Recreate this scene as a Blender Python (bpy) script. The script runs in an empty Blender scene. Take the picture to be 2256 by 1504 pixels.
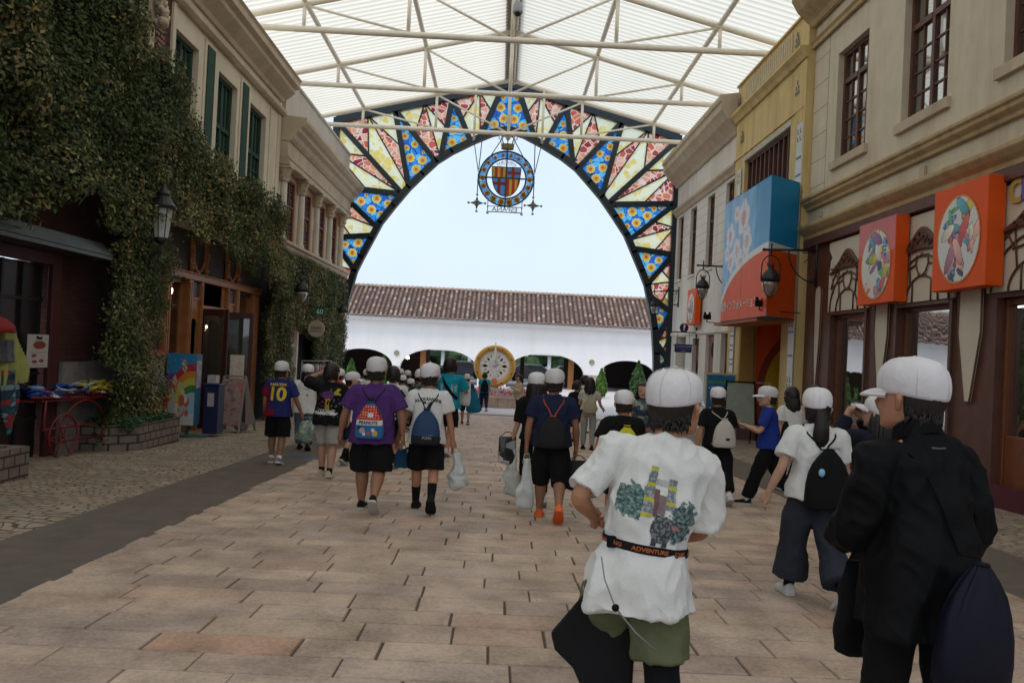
import bpy, bmesh, math, random
import numpy as np
from mathutils import Vector, Matrix, noise, Euler
from mathutils.bvhtree import BVHTree
R = math.radians
PI = math.pi
random.seed(7)
sc = bpy.context.scene
COL = sc.collection

# ---------------------------------------------------------------- camera
F, CX, CY = 1821.0, 1128.0, 752.0
VPX, VPY, ROLL = 1100.0, 772.0, 0.048
CAMH = 1.38
SLOPE = 0.031
_ds = Vector((VPX - CX, VPY - CY, F)).normalized()
_up = _ds.cross(Vector((1, ROLL, 0))).normalized()
if _up.y > 0: _up = -_up
_rt = _ds.cross(-_up)
if _rt.x < 0: _rt = -_rt
CM = Matrix((_rt, _ds, _up))          # image frame (x right, y down, z forward) -> world
CAMPOS = Vector((0, 0, CAMH))
cd = bpy.data.cameras.new("camera"); cam = bpy.data.objects.new("camera", cd); COL.objects.link(cam)
cd.sensor_width = 36.0; cd.lens = F / 2256 * 36.0; cd.clip_end = 2000; cd.clip_start = 0.05
xw = CM @ Vector((1, 0, 0)); yw = CM @ Vector((0, -1, 0)); zw = CM @ Vector((0, 0, -1))
cam.matrix_world = Matrix(((xw.x, yw.x, zw.x, 0), (xw.y, yw.y, zw.y, 0), (xw.z, yw.z, zw.z, CAMH), (0, 0, 0, 1)))
sc.camera = cam

# ---------------------------------------------------------------- world, sun, exposure
w = bpy.data.worlds.new("World"); sc.world = w; w.use_nodes = True
nt = w.node_tree; nt.nodes.clear()
sky = nt.nodes.new("ShaderNodeTexSky"); sky.sky_type = 'NISHITA'; sky.sun_disc = False
SUN_EL, SUN_AZ = R(62), R(-141)
sky.sun_elevation = SUN_EL; sky.sun_rotation = SUN_AZ; sky.air_density = 1.5; sky.dust_density = 3
tcw = nt.nodes.new("ShaderNodeTexCoord")
nz = nt.nodes.new("ShaderNodeTexNoise"); nz.inputs['Scale'].default_value = 2.2; nz.inputs['Detail'].default_value = 4
rmp = nt.nodes.new("ShaderNodeValToRGB")
rmp.color_ramp.elements[0].color = (6.6, 7.9, 9.6, 1); rmp.color_ramp.elements[1].color = (7.9, 8.8, 9.8, 1)
rmp.color_ramp.elements[0].position = .35; rmp.color_ramp.elements[1].position = .7
mx = nt.nodes.new("ShaderNodeMixRGB"); mx.inputs[0].default_value = .85
bg = nt.nodes.new("ShaderNodeBackground"); bg.inputs[1].default_value = 0.115
ow = nt.nodes.new("ShaderNodeOutputWorld")
L = nt.links.new
L(tcw.outputs['Generated'], nz.inputs[0]); L(nz.outputs[0], rmp.inputs[0])
L(sky.outputs[0], mx.inputs[1]); L(rmp.outputs[0], mx.inputs[2]); L(mx.outputs[0], bg.inputs[0]); L(bg.outputs[0], ow.inputs[0])
sl = bpy.data.lights.new("sun", 'SUN'); sl.energy = 1.45; sl.angle = R(14); sl.color = (1, .96, .9)
so = bpy.data.objects.new("sun", sl); COL.objects.link(so)
so.rotation_euler = Vector((-.32, -.40, 1.0)).to_track_quat('Z', 'Y').to_euler(); so.location = (0, 0, 40)
sc.view_settings.view_transform = 'Standard'; sc.view_settings.look = 'None'
sc.view_settings.exposure = 0.12; sc.view_settings.gamma = 1.0
sc.render.engine = 'CYCLES'
sc.cycles.max_bounces = 7; sc.cycles.diffuse_bounces = 4; sc.cycles.glossy_bounces = 3
sc.cycles.transmission_bounces = 5; sc.cycles.transparent_max_bounces = 8
sc.cycles.use_denoising = True
sc.cycles.sample_clamp_indirect = 6.0
sc.cycles.caustics_reflective = False; sc.cycles.caustics_refractive = False

# ---------------------------------------------------------------- helpers
def gz(y):
 return -SLOPE * y if y < 29.3 else -0.885
def ray(px, py):
 return (CM @ Vector((px - CX, py - CY, F))).normalized()
def on_x(px, py, X):
 r = ray(px, py); return CAMPOS + r * (X / r.x)
def on_y(px, py, Y):
 r = ray(px, py); return CAMPOS + r * (Y / r.y)
def on_ground(px, py):
 r = ray(px, py); return CAMPOS + r * (-CAMH / (r.z + SLOPE * r.y))

def wloc(o):
 l = Vector((0, 0, 0))
 while o is not None: l += o.location; o = o.parent
 return l
def tag(o, label=None, cat=None, group=None, kind=None):
 if label: o['label'] = label
 if cat: o['category'] = cat
 if group: o['group'] = group
 if kind: o['kind'] = kind
 return o
def thing(name, label, cat, loc=(0, 0, 0), rz=0, group=None):
 o = bpy.data.objects.new(name, None); COL.objects.link(o)
 o.empty_display_size = .2
 o.location = loc; o.rotation_euler = (0, 0, rz)
 return tag(o, label, cat, group)
def copy_tree(o, parent=None):
 c = o.copy(); COL.objects.link(c)
 if parent is not None: c.parent = parent
 for ch in [x for x in bpy.data.objects if x.parent == o]: copy_tree(ch, c)
 return c

class MB:
 def __init__(s): s.v = []; s.f = []; s.m = []
 def add(s, vs, fs, mi=0):
  b = len(s.v); s.v += [tuple(p) for p in vs]
  s.f += [tuple(b + i for i in f) for f in fs]; s.m += [mi] * len(fs); return s
 def box(s, x0, x1, y0, y1, z0, z1, mi=0):
  if x0 > x1: x0, x1 = x1, x0
  if y0 > y1: y0, y1 = y1, y0
  if z0 > z1: z0, z1 = z1, z0
  return s.add([(x0,y0,z0),(x1,y0,z0),(x1,y1,z0),(x0,y1,z0),(x0,y0,z1),(x1,y0,z1),(x1,y1,z1),(x0,y1,z1)],
                     [(0,3,2,1),(4,5,6,7),(0,1,5,4),(1,2,6,5),(2,3,7,6),(3,0,4,7)], mi)
 def bar(s, p, q, w, h=None, mi=0, up=(0, 0, 1)):
  p = Vector(p); q = Vector(q); h = h or w; d = (q - p).normalized(); up = Vector(up)
  if abs(d.dot(up)) > .98: up = Vector((1, 0, 0)) if abs(d.x) < .9 else Vector((0, 1, 0))
  a = d.cross(up).normalized() * w / 2; b = a.cross(d).normalized() * h / 2
  return s.add([p-a-b, p+a-b, p+a+b, p-a+b, q-a-b, q+a-b, q+a+b, q-a+b],
                     [(0,1,2,3),(7,6,5,4),(0,4,5,1),(1,5,6,2),(2,6,7,3),(3,7,4,0)], mi)
 def tube(s, pts, r, n=8, mi=0, close=False, cap=True):
  pts = [Vector(p) for p in pts]; N = len(pts)
  rs = r if isinstance(r, list) else [r] * N
  vs = []; t0 = None
  for i, p in enumerate(pts):
   if close: d = pts[(i+1) % N] - pts[i-1]
   else: d = pts[min(i+1, N-1)] - pts[max(i-1, 0)]
   d.normalize()
   if t0 is None:
    a = d.cross(Vector((0, 0, 1)))
    if a.length < .1: a = d.cross(Vector((0, 1, 0)))
    a.normalize()
   else:
    a = t0 - d * t0.dot(d)
    a.normalize()
   t0 = a; b = d.cross(a)
   rr = rs[i]; ra, rb = rr if isinstance(rr, tuple) else (rr, rr)
   for k in range(n):
    th = 2 * PI * k / n
    vs.append(p + a * (ra * math.cos(th)) + b * (rb * math.sin(th)))
  fs = []
  for i in range(N if close else N - 1):
   for k in range(n):
    j = (i + 1) % N
    fs.append((i*n+k, i*n+(k+1) % n, j*n+(k+1) % n, j*n+k))
  if cap and not close:
   fs.append(tuple(range(n-1, -1, -1))); fs.append(tuple((N-1)*n+k for k in range(n)))
  return s.add(vs, fs, mi)
 def lathe(s, prof, c=(0, 0, 0), n=16, mi=0, sx=1, sy=1):
  c = Vector(c); vs = []; fs = []
  for (r, z) in prof:
   for k in range(n):
    th = 2 * PI * k / n
    vs.append(c + Vector((r * sx * math.cos(th), r * sy * math.sin(th), z)))
  P = len(prof)
  for i in range(P - 1):
   for k in range(n):
    fs.append((i*n+k, i*n+(k+1) % n, (i+1)*n+(k+1) % n, (i+1)*n+k))
  if prof[0][0] > 1e-4: fs.append(tuple(range(n-1, -1, -1)))
  if prof[-1][0] > 1e-4: fs.append(tuple((P-1)*n+k for k in range(n)))
  return s.add(vs, fs, mi)
 def sphere(s, c, r, n=12, mi=0, sz=1, sx=1, sy=1):
  m = n // 2
  prof = [(r * math.sin(PI * i / m) + 1e-5, -r * sz * math.cos(PI * i / m)) for i in range(m + 1)]
  return s.lathe(prof, c, n, mi, sx, sy)
 def prism(s, poly, o, u, v, n, d0=0, d1=.05, mi=0, ms=None):
  # poly in (u,v) plane extruded along n from d0 to d1; d1 side looks along +n
  o = Vector(o); u = Vector(u); v = Vector(v); n = Vector(n); N = len(poly)
  ar = sum(poly[i][0]*poly[(i+1) % N][1] - poly[(i+1) % N][0]*poly[i][1] for i in range(N))
  if ar < 0: poly = poly[::-1]
  a = [o + u*p[0] + v*p[1] + n*d0 for p in poly]; b = [o + u*p[0] + v*p[1] + n*d1 for p in poly]
  flip = u.cross(v).dot(n) < 0
  fs = [tuple(range(N-1, -1, -1))] + [(i, (i+1) % N, N+(i+1) % N, N+i) for i in range(N)]
  if flip: fs = [f[::-1] for f in fs]
  s.add(a + b, fs, mi if ms is None else ms)
  top = tuple(range(N, 2*N)); b0 = len(s.v) - 2*N
  if flip: top = top[::-1]
  s.f.append(tuple(b0 + i for i in top)); s.m.append(mi)
  return s
 def build(s, name, mats, parent=None, smooth=False, bevel=0, local=False, label=None, cat=None, group=None, kind=None, bseg=1):
  if not isinstance(mats, (list, tuple)): mats = [mats]
  off = Vector((0, 0, 0)) if (local or parent is None) else wloc(parent)
  me = bpy.data.meshes.new(name)
  me.from_pydata([(p[0]-off.x, p[1]-off.y, p[2]-off.z) for p in s.v], [], s.f)
  for m in mats: me.materials.append(m)
  if len(mats) > 1: me.polygons.foreach_set('material_index', s.m)
  if smooth: me.polygons.foreach_set('use_smooth', [True] * len(s.f))
  me.update()
  o = bpy.data.objects.new(name, me); COL.objects.link(o)
  if parent is not None: o.parent = parent
  if bevel:
   b = o.modifiers.new('bevel', 'BEVEL'); b.width = bevel; b.segments = bseg; b.limit_method = 'ANGLE'; b.angle_limit = R(40)
  return tag(o, label, cat, group, kind)

UR, UL, UF = ((0,-1,0),(0,0,1),(-1,0,0)), ((0,1,0),(0,0,1),(1,0,0)), ((1,0,0),(0,0,1),(0,-1,0))   # right facade, left facade, facing camera
UB = ((-1,0,0),(0,0,1),(0,1,0))
def text_mb(txt, size=1.0, extrude=.004, align='CENTER', shear=0, bold=0):
 cu = bpy.data.curves.new('t', 'FONT'); cu.body = txt; cu.size = size; cu.extrude = extrude
 cu.align_x = align; cu.align_y = 'CENTER'; cu.shear = shear; cu.offset = bold; cu.resolution_u = 4
 ob = bpy.data.objects.new('t', cu); COL.objects.link(ob)
 dg = bpy.context.evaluated_depsgraph_get()
 me = bpy.data.meshes.new_from_object(ob.evaluated_get(dg))
 vs = [tuple(v.co) for v in me.vertices]; fs = [tuple(p.vertices) for p in me.polygons]
 bpy.data.objects.remove(ob); bpy.data.curves.remove(cu); bpy.data.meshes.remove(me)
 return vs, fs
def text(name, txt, o, fr, size, mat, parent, extrude=.004, sx=1.0, align='CENTER', shear=0, bold=0, local=False, curve=None):
 vs, fs = text_mb(txt, size, extrude, align, shear, bold)
 u, v, n = [Vector(a) for a in fr]; o = Vector(o); m = MB(); out = []
 for p in vs:
  x, y = p[0] * sx, p[1]
  if curve:
   a = x / curve; x, y = (curve + y) * math.sin(a), (curve + y) * math.cos(a) - curve
  out.append(o + u * x + v * y + n * (p[2] + extrude))
 m.add(out, fs)
 return m.build(name, mat, parent, local=local)

# ---------------------------------------------------------------- materials
def newmat(name):
 m = bpy.data.materials.new(name); m.use_nodes = True; nt = m.node_tree
 b = nt.nodes['Principled BSDF']; return m, nt, b
def coords(nt, kind='Object'):
 tc = nt.nodes.new('ShaderNodeTexCoord'); return tc.outputs[kind]
def mat(name, c, rough=.7, var=.12, scale=6, bump=.0, bscale=60, metal=0, spec=.4, var2=0, coat=0, sheen=0, dirt=None, dscale=1.2):
 m, nt, b = newmat(name); Lk = nt.links.new
 b.inputs['Roughness'].default_value = rough; b.inputs['Metallic'].default_value = metal
 b.inputs['Specular IOR Level'].default_value = spec
 if coat: b.inputs['Coat Weight'].default_value = coat; b.inputs['Coat Roughness'].default_value = .1
 if sheen: b.inputs['Sheen Weight'].default_value = sheen
 tc = coords(nt)
 n = nt.nodes.new('ShaderNodeTexNoise'); n.inputs['Scale'].default_value = scale; n.inputs['Detail'].default_value = 6; n.inputs['Roughness'].default_value = .65
 Lk(tc, n.inputs[0])
 r = nt.nodes.new('ShaderNodeValToRGB'); e = r.color_ramp.elements
 e[0].position = .3; e[1].position = .7
 e[0].color = tuple(x * (1 - var) for x in c) + (1,); e[1].color = tuple(min(1, x * (1 + var)) for x in c) + (1,)
 Lk(n.outputs[0], r.inputs[0]); out = r.outputs[0]
 if dirt:
  n2 = nt.nodes.new('ShaderNodeTexNoise'); n2.inputs['Scale'].default_value = dscale; n2.inputs['Detail'].default_value = 8; n2.inputs['Roughness'].default_value = .7
  mp = nt.nodes.new('ShaderNodeMapping'); mp.inputs['Scale'].default_value = (1.6, 1.6, .22); Lk(tc, mp.inputs[0]); Lk(mp.outputs[0], n2.inputs[0])
  r2 = nt.nodes.new('ShaderNodeValToRGB'); r2.color_ramp.elements[0].position = .45; r2.color_ramp.elements[1].position = .75; Lk(n2.outputs[0], r2.inputs[0])
  mxx = nt.nodes.new('ShaderNodeMixRGB'); mxx.inputs[2].default_value = tuple(dirt) + (1,)
  ml = nt.nodes.new('ShaderNodeMath'); ml.operation = 'MULTIPLY'; ml.inputs[1].default_value = .7
  Lk(r2.outputs[0], ml.inputs[0]); Lk(ml.outputs[0], mxx.inputs[0]); Lk(out, mxx.inputs[1]); out = mxx.outputs[0]
 Lk(out, b.inputs['Base Color'])
 if bump:
  nb = nt.nodes.new('ShaderNodeTexNoise'); nb.inputs['Scale'].default_value = bscale; nb.inputs['Detail'].default_value = 5; Lk(tc, nb.inputs[0])
  bp = nt.nodes.new('ShaderNodeBump'); bp.inputs['Strength'].default_value = bump; bp.inputs['Distance'].default_value = .02
  Lk(nb.outputs[0], bp.inputs['Height']); Lk(bp.outputs[0], b.inputs['Normal'])
 return m
def brickmat(name, c1, c2, mortar, bw, bh, ms=.01, axes='YZ', rough=.85, bump=.6, offs=.5, noisec=.25, warp=0):
 m, nt, b = newmat(name); Lk = nt.links.new; tc = coords(nt)
 sep = nt.nodes.new('ShaderNodeSeparateXYZ'); Lk(tc, sep.inputs[0]); cb = nt.nodes.new('ShaderNodeCombineXYZ')
 Lk(sep.outputs['XYZ'.index(axes[0])], cb.inputs[0]); Lk(sep.outputs['XYZ'.index(axes[1])], cb.inputs[1])
 vec = cb.outputs[0]
 if warp:
  nw = nt.nodes.new('ShaderNodeTexNoise'); nw.inputs['Scale'].default_value = .9; Lk(tc, nw.inputs[0])
  mw = nt.nodes.new('ShaderNodeVectorMath'); mw.operation = 'MULTIPLY_ADD'; mw.inputs[1].default_value = (warp, warp, 0)
  Lk(nw.outputs['Color'], mw.inputs[0]); Lk(vec, mw.inputs[2]); vec = mw.outputs[0]
 br = nt.nodes.new('ShaderNodeTexBrick'); Lk(vec, br.inputs[0]); br.offset = offs
 br.inputs['Scale'].default_value = 1; br.inputs['Brick Width'].default_value = bw; br.inputs['Row Height'].default_value = bh
 br.inputs['Mortar Size'].default_value = ms; br.inputs['Mortar Smooth'].default_value = .3
 br.inputs['Color1'].default_value = tuple(c1) + (1,); br.inputs['Color2'].default_value = tuple(c2) + (1,); br.inputs['Mortar'].default_value = tuple(mortar) + (1,)
 n = nt.nodes.new('ShaderNodeTexNoise'); n.inputs['Scale'].default_value = 2.5; n.inputs['Detail'].default_value = 8; n.inputs['Roughness'].default_value = .7; Lk(tc, n.inputs[0])
 mr = nt.nodes.new('ShaderNodeMapRange'); mr.inputs['From Min'].default_value = .3; mr.inputs['From Max'].default_value = .7
 mr.inputs['To Min'].default_value = 1 - noisec; mr.inputs['To Max'].default_value = 1 + noisec; Lk(n.outputs[0], mr.inputs[0])
 mu = nt.nodes.new('ShaderNodeVectorMath'); mu.operation = 'SCALE'; Lk(br.outputs[0], mu.inputs[0]); Lk(mr.outputs[0], mu.inputs['Scale'])
 Lk(mu.outputs[0], b.inputs['Base Color']); b.inputs['Roughness'].default_value = rough
 b.inputs['Specular IOR Level'].default_value = .3
 bp = nt.nodes.new('ShaderNodeBump'); bp.inputs['Strength'].default_value = bump; bp.inputs['Distance'].default_value = .01
 inv = nt.nodes.new('ShaderNodeMath'); inv.operation = 'SUBTRACT'; inv.inputs[0].default_value = 1; Lk(br.outputs[1], inv.inputs[1])
 Lk(inv.outputs[0], bp.inputs['Height']); Lk(bp.outputs[0], b.inputs['Normal'])
 return m
def attrmat(name, rough=.8, grain=60, amt=.25, bump=.3, spec=.3, trans=0, attr='tone'):
 m, nt, b = newmat(name); Lk = nt.links.new
 a = nt.nodes.new('ShaderNodeAttribute'); a.attribute_name = attr
 tc = coords(nt); n = nt.nodes.new('ShaderNodeTexNoise'); n.inputs['Scale'].default_value = grain; n.inputs['Detail'].default_value = 6; n.inputs['Roughness'].default_value = .75; Lk(tc, n.inputs[0])
 n3 = nt.nodes.new('ShaderNodeTexNoise'); n3.inputs['Scale'].default_value = grain / 12; n3.inputs['Detail'].default_value = 5; Lk(tc, n3.inputs[0])
 ad = nt.nodes.new('ShaderNodeMath'); ad.operation = 'ADD'; Lk(n.outputs[0], ad.inputs[0]); Lk(n3.outputs[0], ad.inputs[1])
 mr = nt.nodes.new('ShaderNodeMapRange'); mr.inputs['From Min'].default_value = .7; mr.inputs['From Max'].default_value = 1.3
 mr.inputs['To Min'].default_value = 1 - amt; mr.inputs['To Max'].default_value = 1 + amt; Lk(ad.outputs[0], mr.inputs[0])
 mu = nt.nodes.new('ShaderNodeVectorMath'); mu.operation = 'SCALE'; Lk(a.outputs['Color'], mu.inputs[0]); Lk(mr.outputs[0], mu.inputs['Scale'])
 Lk(mu.outputs[0], b.inputs['Base Color']); b.inputs['Roughness'].default_value = rough; b.inputs['Specular IOR Level'].default_value = spec
 bp = nt.nodes.new('ShaderNodeBump'); bp.inputs['Strength'].default_value = bump; bp.inputs['Distance'].default_value = .004
 Lk(n.outputs[0], bp.inputs['Height']); Lk(bp.outputs[0], b.inputs['Normal'])
 if trans:
  t = nt.nodes.new('ShaderNodeBsdfTranslucent'); Lk(mu.outputs[0], t.inputs[0]); ms = nt.nodes.new('ShaderNodeMixShader'); ms.inputs[0].default_value = trans
  Lk(b.outputs[0], ms.inputs[1]); Lk(t.outputs[0], ms.inputs[2]); Lk(ms.outputs[0], nt.nodes['Material Output'].inputs[0])
 return m
def glassmat(name, tint=(.8, .85, .85), refl=.25, rough=.02, base=(.02, .03, .03), see=.6):
 # window glass: partly see-through, partly mirror
 m, nt, b = newmat(name); Lk = nt.links.new
 nt.nodes.remove(b)
 tr = nt.nodes.new('ShaderNodeBsdfTransparent'); tr.inputs[0].default_value = tuple(tint) + (1,)
 df = nt.nodes.new('ShaderNodeBsdfDiffuse'); df.inputs[0].default_value = tuple(base) + (1,)
 gl = nt.nodes.new('ShaderNodeBsdfGlossy'); gl.inputs['Roughness'].default_value = rough
 m1 = nt.nodes.new('ShaderNodeMixShader'); m1.inputs[0].default_value = see; Lk(df.outputs[0], m1.inputs[1]); Lk(tr.outputs[0], m1.inputs[2])
 fr = nt.nodes.new('ShaderNodeFresnel'); fr.inputs[0].default_value = 1.5
 mr = nt.nodes.new('ShaderNodeMapRange'); mr.inputs['To Min'].default_value = refl; mr.inputs['To Max'].default_value = .55; Lk(fr.outputs[0], mr.inputs[0])
 n = nt.nodes.new('ShaderNodeTexNoise'); n.inputs['Scale'].default_value = 1.5; Lk(coords(nt), n.inputs[0])
 bp = nt.nodes.new('ShaderNodeBump'); bp.inputs['Strength'].default_value = .12; bp.inputs['Distance'].default_value = .02; Lk(n.outputs[0], bp.inputs['Height']); Lk(bp.outputs[0], gl.inputs['Normal'])
 m2 = nt.nodes.new('ShaderNodeMixShader'); Lk(mr.outputs[0], m2.inputs[0]); Lk(m1.outputs[0], m2.inputs[1]); Lk(gl.outputs[0], m2.inputs[2])
 Lk(m2.outputs[0], nt.nodes['Material Output'].inputs[0]); return m
def emitmat(name, c, s):
 m, nt, b = newmat(name); b.inputs['Base Color'].default_value = tuple(c) + (1,)
 b.inputs['Emission Color'].default_value = tuple(c) + (1,); b.inputs['Emission Strength'].default_value = s; return m
def translumat(name, c, mixf=.5, rough=.6, var=0, scale=3):
 m, nt, b = newmat(name); Lk = nt.links.new
 b.inputs['Base Color'].default_value = tuple(c) + (1,); b.inputs['Roughness'].default_value = rough
 t = nt.nodes.new('ShaderNodeBsdfTranslucent'); t.inputs[0].default_value = tuple(c) + (1,)
 ms = nt.nodes.new('ShaderNodeMixShader'); ms.inputs[0].default_value = mixf
 Lk(b.outputs[0], ms.inputs[1]); Lk(t.outputs[0], ms.inputs[2]); Lk(ms.outputs[0], nt.nodes['Material Output'].inputs[0])
 if var:
  n = nt.nodes.new('ShaderNodeTexNoise'); n.inputs['Scale'].default_value = scale; n.inputs['Detail'].default_value = 5; Lk(coords(nt), n.inputs[0])
  r = nt.nodes.new('ShaderNodeValToRGB'); r.color_ramp.elements[0].position = .3; r.color_ramp.elements[1].position = .7
  r.color_ramp.elements[0].color = tuple(x*(1-var) for x in c) + (1,); r.color_ramp.elements[1].color = tuple(min(1, x*(1+var*.5)) for x in c) + (1,)
  Lk(n.outputs[0], r.inputs[0]); Lk(r.outputs[0], t.inputs[0]); Lk(r.outputs[0], b.inputs['Base Color'])
 return m
def mosaicmat(name, cols, line, scale, lw=.04, mixf=.92):
 # leaded stained glass: voronoi cells, one of several glass colours each, and a line between
 m, nt, b = newmat(name); Lk = nt.links.new; tc = coords(nt)
 mp = nt.nodes.new('ShaderNodeMapping'); mp.inputs['Scale'].default_value = (1, .001, 1); Lk(tc, mp.inputs[0])
 v1 = nt.nodes.new('ShaderNodeTexVoronoi'); v1.inputs['Scale'].default_value = scale; Lk(mp.outputs[0], v1.inputs[0])
 v2 = nt.nodes.new('ShaderNodeTexVoronoi'); v2.feature = 'DISTANCE_TO_EDGE'; v2.inputs['Scale'].default_value = scale; Lk(mp.outputs[0], v2.inputs[0])
 sp = nt.nodes.new('ShaderNodeSeparateColor'); Lk(v1.outputs['Color'], sp.inputs[0])
 r = nt.nodes.new('ShaderNodeValToRGB'); r.color_ramp.interpolation = 'CONSTANT'; e = r.color_ramp.elements
 while len(e) < len(cols): e.new(.5)
 for i, c in enumerate(cols): e[i].position = i / len(cols); e[i].color = tuple(c) + (1,)
 Lk(sp.outputs[0], r.inputs[0])
 lt = nt.nodes.new('ShaderNodeMath'); lt.operation = 'LESS_THAN'; lt.inputs[1].default_value = lw; Lk(v2.outputs['Distance'], lt.inputs[0])
 mxx = nt.nodes.new('ShaderNodeMixRGB'); Lk(lt.outputs[0], mxx.inputs[0]); Lk(r.outputs[0], mxx.inputs[1]); mxx.inputs[2].default_value = tuple(line) + (1,)
 Lk(mxx.outputs[0], b.inputs['Base Color']); b.inputs['Roughness'].default_value = .25
 t = nt.nodes.new('ShaderNodeBsdfTranslucent'); Lk(mxx.outputs[0], t.inputs[0])
 ms = nt.nodes.new('ShaderNodeMixShader'); ms.inputs[0].default_value = mixf; tin = t.outputs[0]
 if mixf > .5:
  tp = nt.nodes.new('ShaderNodeBsdfTransparent'); Lk(mxx.outputs[0], tp.inputs[0]); m5 = nt.nodes.new('ShaderNodeMixShader'); m5.inputs[0].default_value = .45; Lk(t.outputs[0], m5.inputs[1]); Lk(tp.outputs[0], m5.inputs[2]); tin = m5.outputs[0]
 Lk(b.outputs[0], ms.inputs[1]); Lk(tin, ms.inputs[2]); Lk(ms.outputs[0], nt.nodes['Material Output'].inputs[0])
 return m

M = {}
M['steel'] = mat('white painted steel', (.86, .80, .69), .45, .06, 3)
M['black_iron'] = mat('black iron', (.012, .012, .013), .45, .3, 20, .2, 80)
M['navy_frame'] = mat('dark frame paint', (.008, .018, .024), .4, .3, 4)
M['cream_wall'] = mat('cream render', (.65, .575, .445), .85, .08, 1.5, .25, 40, dirt=(.44, .36, .25), dscale=.8)
M['cream_trim'] = mat('cream trim', (.54, .45, .33), .8, .08, 2, .15, 60, dirt=(.32, .25, .17), dscale=.9)
M['tan_trim'] = mat('tan trim', (.50, .37, .20), .8, .1, 2, .15, 60, dirt=(.22, .15, .08), dscale=1.5)
M['yellow_wall'] = mat('yellow render', (.66, .50, .23), .85, .08, 1.5, .2, 40, dirt=(.34, .22, .07))
M['white_wall'] = mat('white render', (.89, .89, .885), .85, .03, 1, .1, 30, dirt=(.78, .78, .76), dscale=.5)
M['offwhite'] = mat('off white render', (.74, .70, .63), .85, .06, 1.5, .2, 40, dirt=(.45, .40, .34), dscale=.8)
M['brown_wood'] = mat('brown painted wood', (.115, .046, .030), .5, .2, 5, .2, 50)
M['orange_wood'] = mat('orange brown wood', (.34, .135, .045), .45, .25, 6, .2, 60)
M['dark_wood'] = mat('dark red wood', (.05, .014, .010), .5, .3, 6, .2, 60)
M['black'] = mat('matte black', (.007, .006, .006), .8, .3, 5, spec=.15)
M['grey_stone'] = mat('grey stone plinth', (.20, .185, .175), .85, .2, 8, .4, 50)
M['green_paint'] = mat('green paint', (.030, .068, .052), .75, .15, 4, spec=.12)
M['orange_panel'] = mat('orange sign panel', (.78, .10, .012), .5, .06, 2, spec=.2)
M['white_paint'] = mat('white paint', (.75, .75, .74), .5, .04, 4)
M['gold'] = mat('gold paint', (.60, .33, .07), .4, .1, 5)
M['lampglass'] = glassmat('lamp glass', (.85, .8, .7), .12, .1, (.35, .3, .24), .45)
M['frosted'] = translumat('frosted lamp glass', (.86, .88, .85), .5, .3)
M['warm_lamp'] = emitmat('lit warm lamp', (1, .68, .36), 45)
M['tube_lamp'] = emitmat('lit tube lamp', (1, .97, .9), 6)
M['window'] = glassmat('upper window glass', (.7, .78, .75), .12, .03, (.05, .065, .06), .45)
M['shopglass'] = glassmat('shop window glass', (.8, .82, .8), .10, .01, (.02, .02, .02), .85)
M['foliage'] = attrmat('ivy leaves', .55, 30, .15, .1, .4, .25)
# ================================================================ ground
def sheet(name, x0, x1, y0, y1, dz, m, kind='structure'):
 mb = MB()
 ys = np.linspace(y0, y1, max(2, int((y1 - y0) / 2) + 1))
 for a, b in zip(ys[:-1], ys[1:]):
  mb.add([(x0, a, gz(a) + dz), (x1, a, gz(a) + dz), (x1, b, -SLOPE*b + dz if b <= 29.31 else gz(b) + dz), (x0, b, -SLOPE*b + dz if b <= 29.31 else gz(b) + dz)], [(0, 1, 2, 3)])
 return mb.build(name, m, kind=kind)
g_base = mat('joint sand', (.09, .07, .056), .95, .3, 20, .3, 90)
asph = mat('brown asphalt', (.140, .110, .088), .9, .14, 4, .5, 220, dirt=(.085, .070, .058), dscale=2)
cob = brickmat('cobbles', (.36, .265, .18), (.25, .215, .165), (.085, .07, .056), .155, .095, .010, 'XY', .85, 1.0, .5, .35, .9)
plaza = mat('pale plaza paving', (.55, .50, .49), .85, .08, .8, .2, 60)
gm = MB()
gm.add([(-400, -60, 60*SLOPE-.03), (400, -60, 60*SLOPE-.03), (400, 29.3, -SLOPE*29.3-.03), (-400, 29.3, -SLOPE*29.3-.03)], [(0, 1, 2, 3)])
gm.build('ground', g_base, kind='structure')
p2 = MB(); p2.box(-60, 60, 29.3, 60, -1.2, -.885); p2.build('plaza', plaza, kind='structure')
p3 = MB(); p3.add([(-400, 60, -.95), (400, 60, -.95), (400, 900, -.95), (-400, 900, -.95)], [(0, 1, 2, 3)]); p3.build('ground', mat('car park asphalt', (.16, .16, .17), .9, .2, 1), kind='structure')
kb = MB(); kb.box(-6, 6.3, 29.0, 29.34, -1.1, -.87); kb.build('kerb', mat('kerb stone', (.34, .30, .28), .8, .12, 8, .3, 50), kind='structure')
XL, XR = -2.66, 3.72
sheet('asphalt_strip', -3.62, XL, -8, 29.0, -.006, asph)
sheet('asphalt_strip', XR, 4.72, -8, 29.0, -.006, asph)
sheet('pavement', -6.6, -3.62, -8, 29.0, -.010, cob)
sheet('pavement', 4.72, 7.0, -8, 29.0, -.010, cob)
sheet('joint_bed', XL+.02, XR-.02, -2, 29.0, -.007, g_base)
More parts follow.
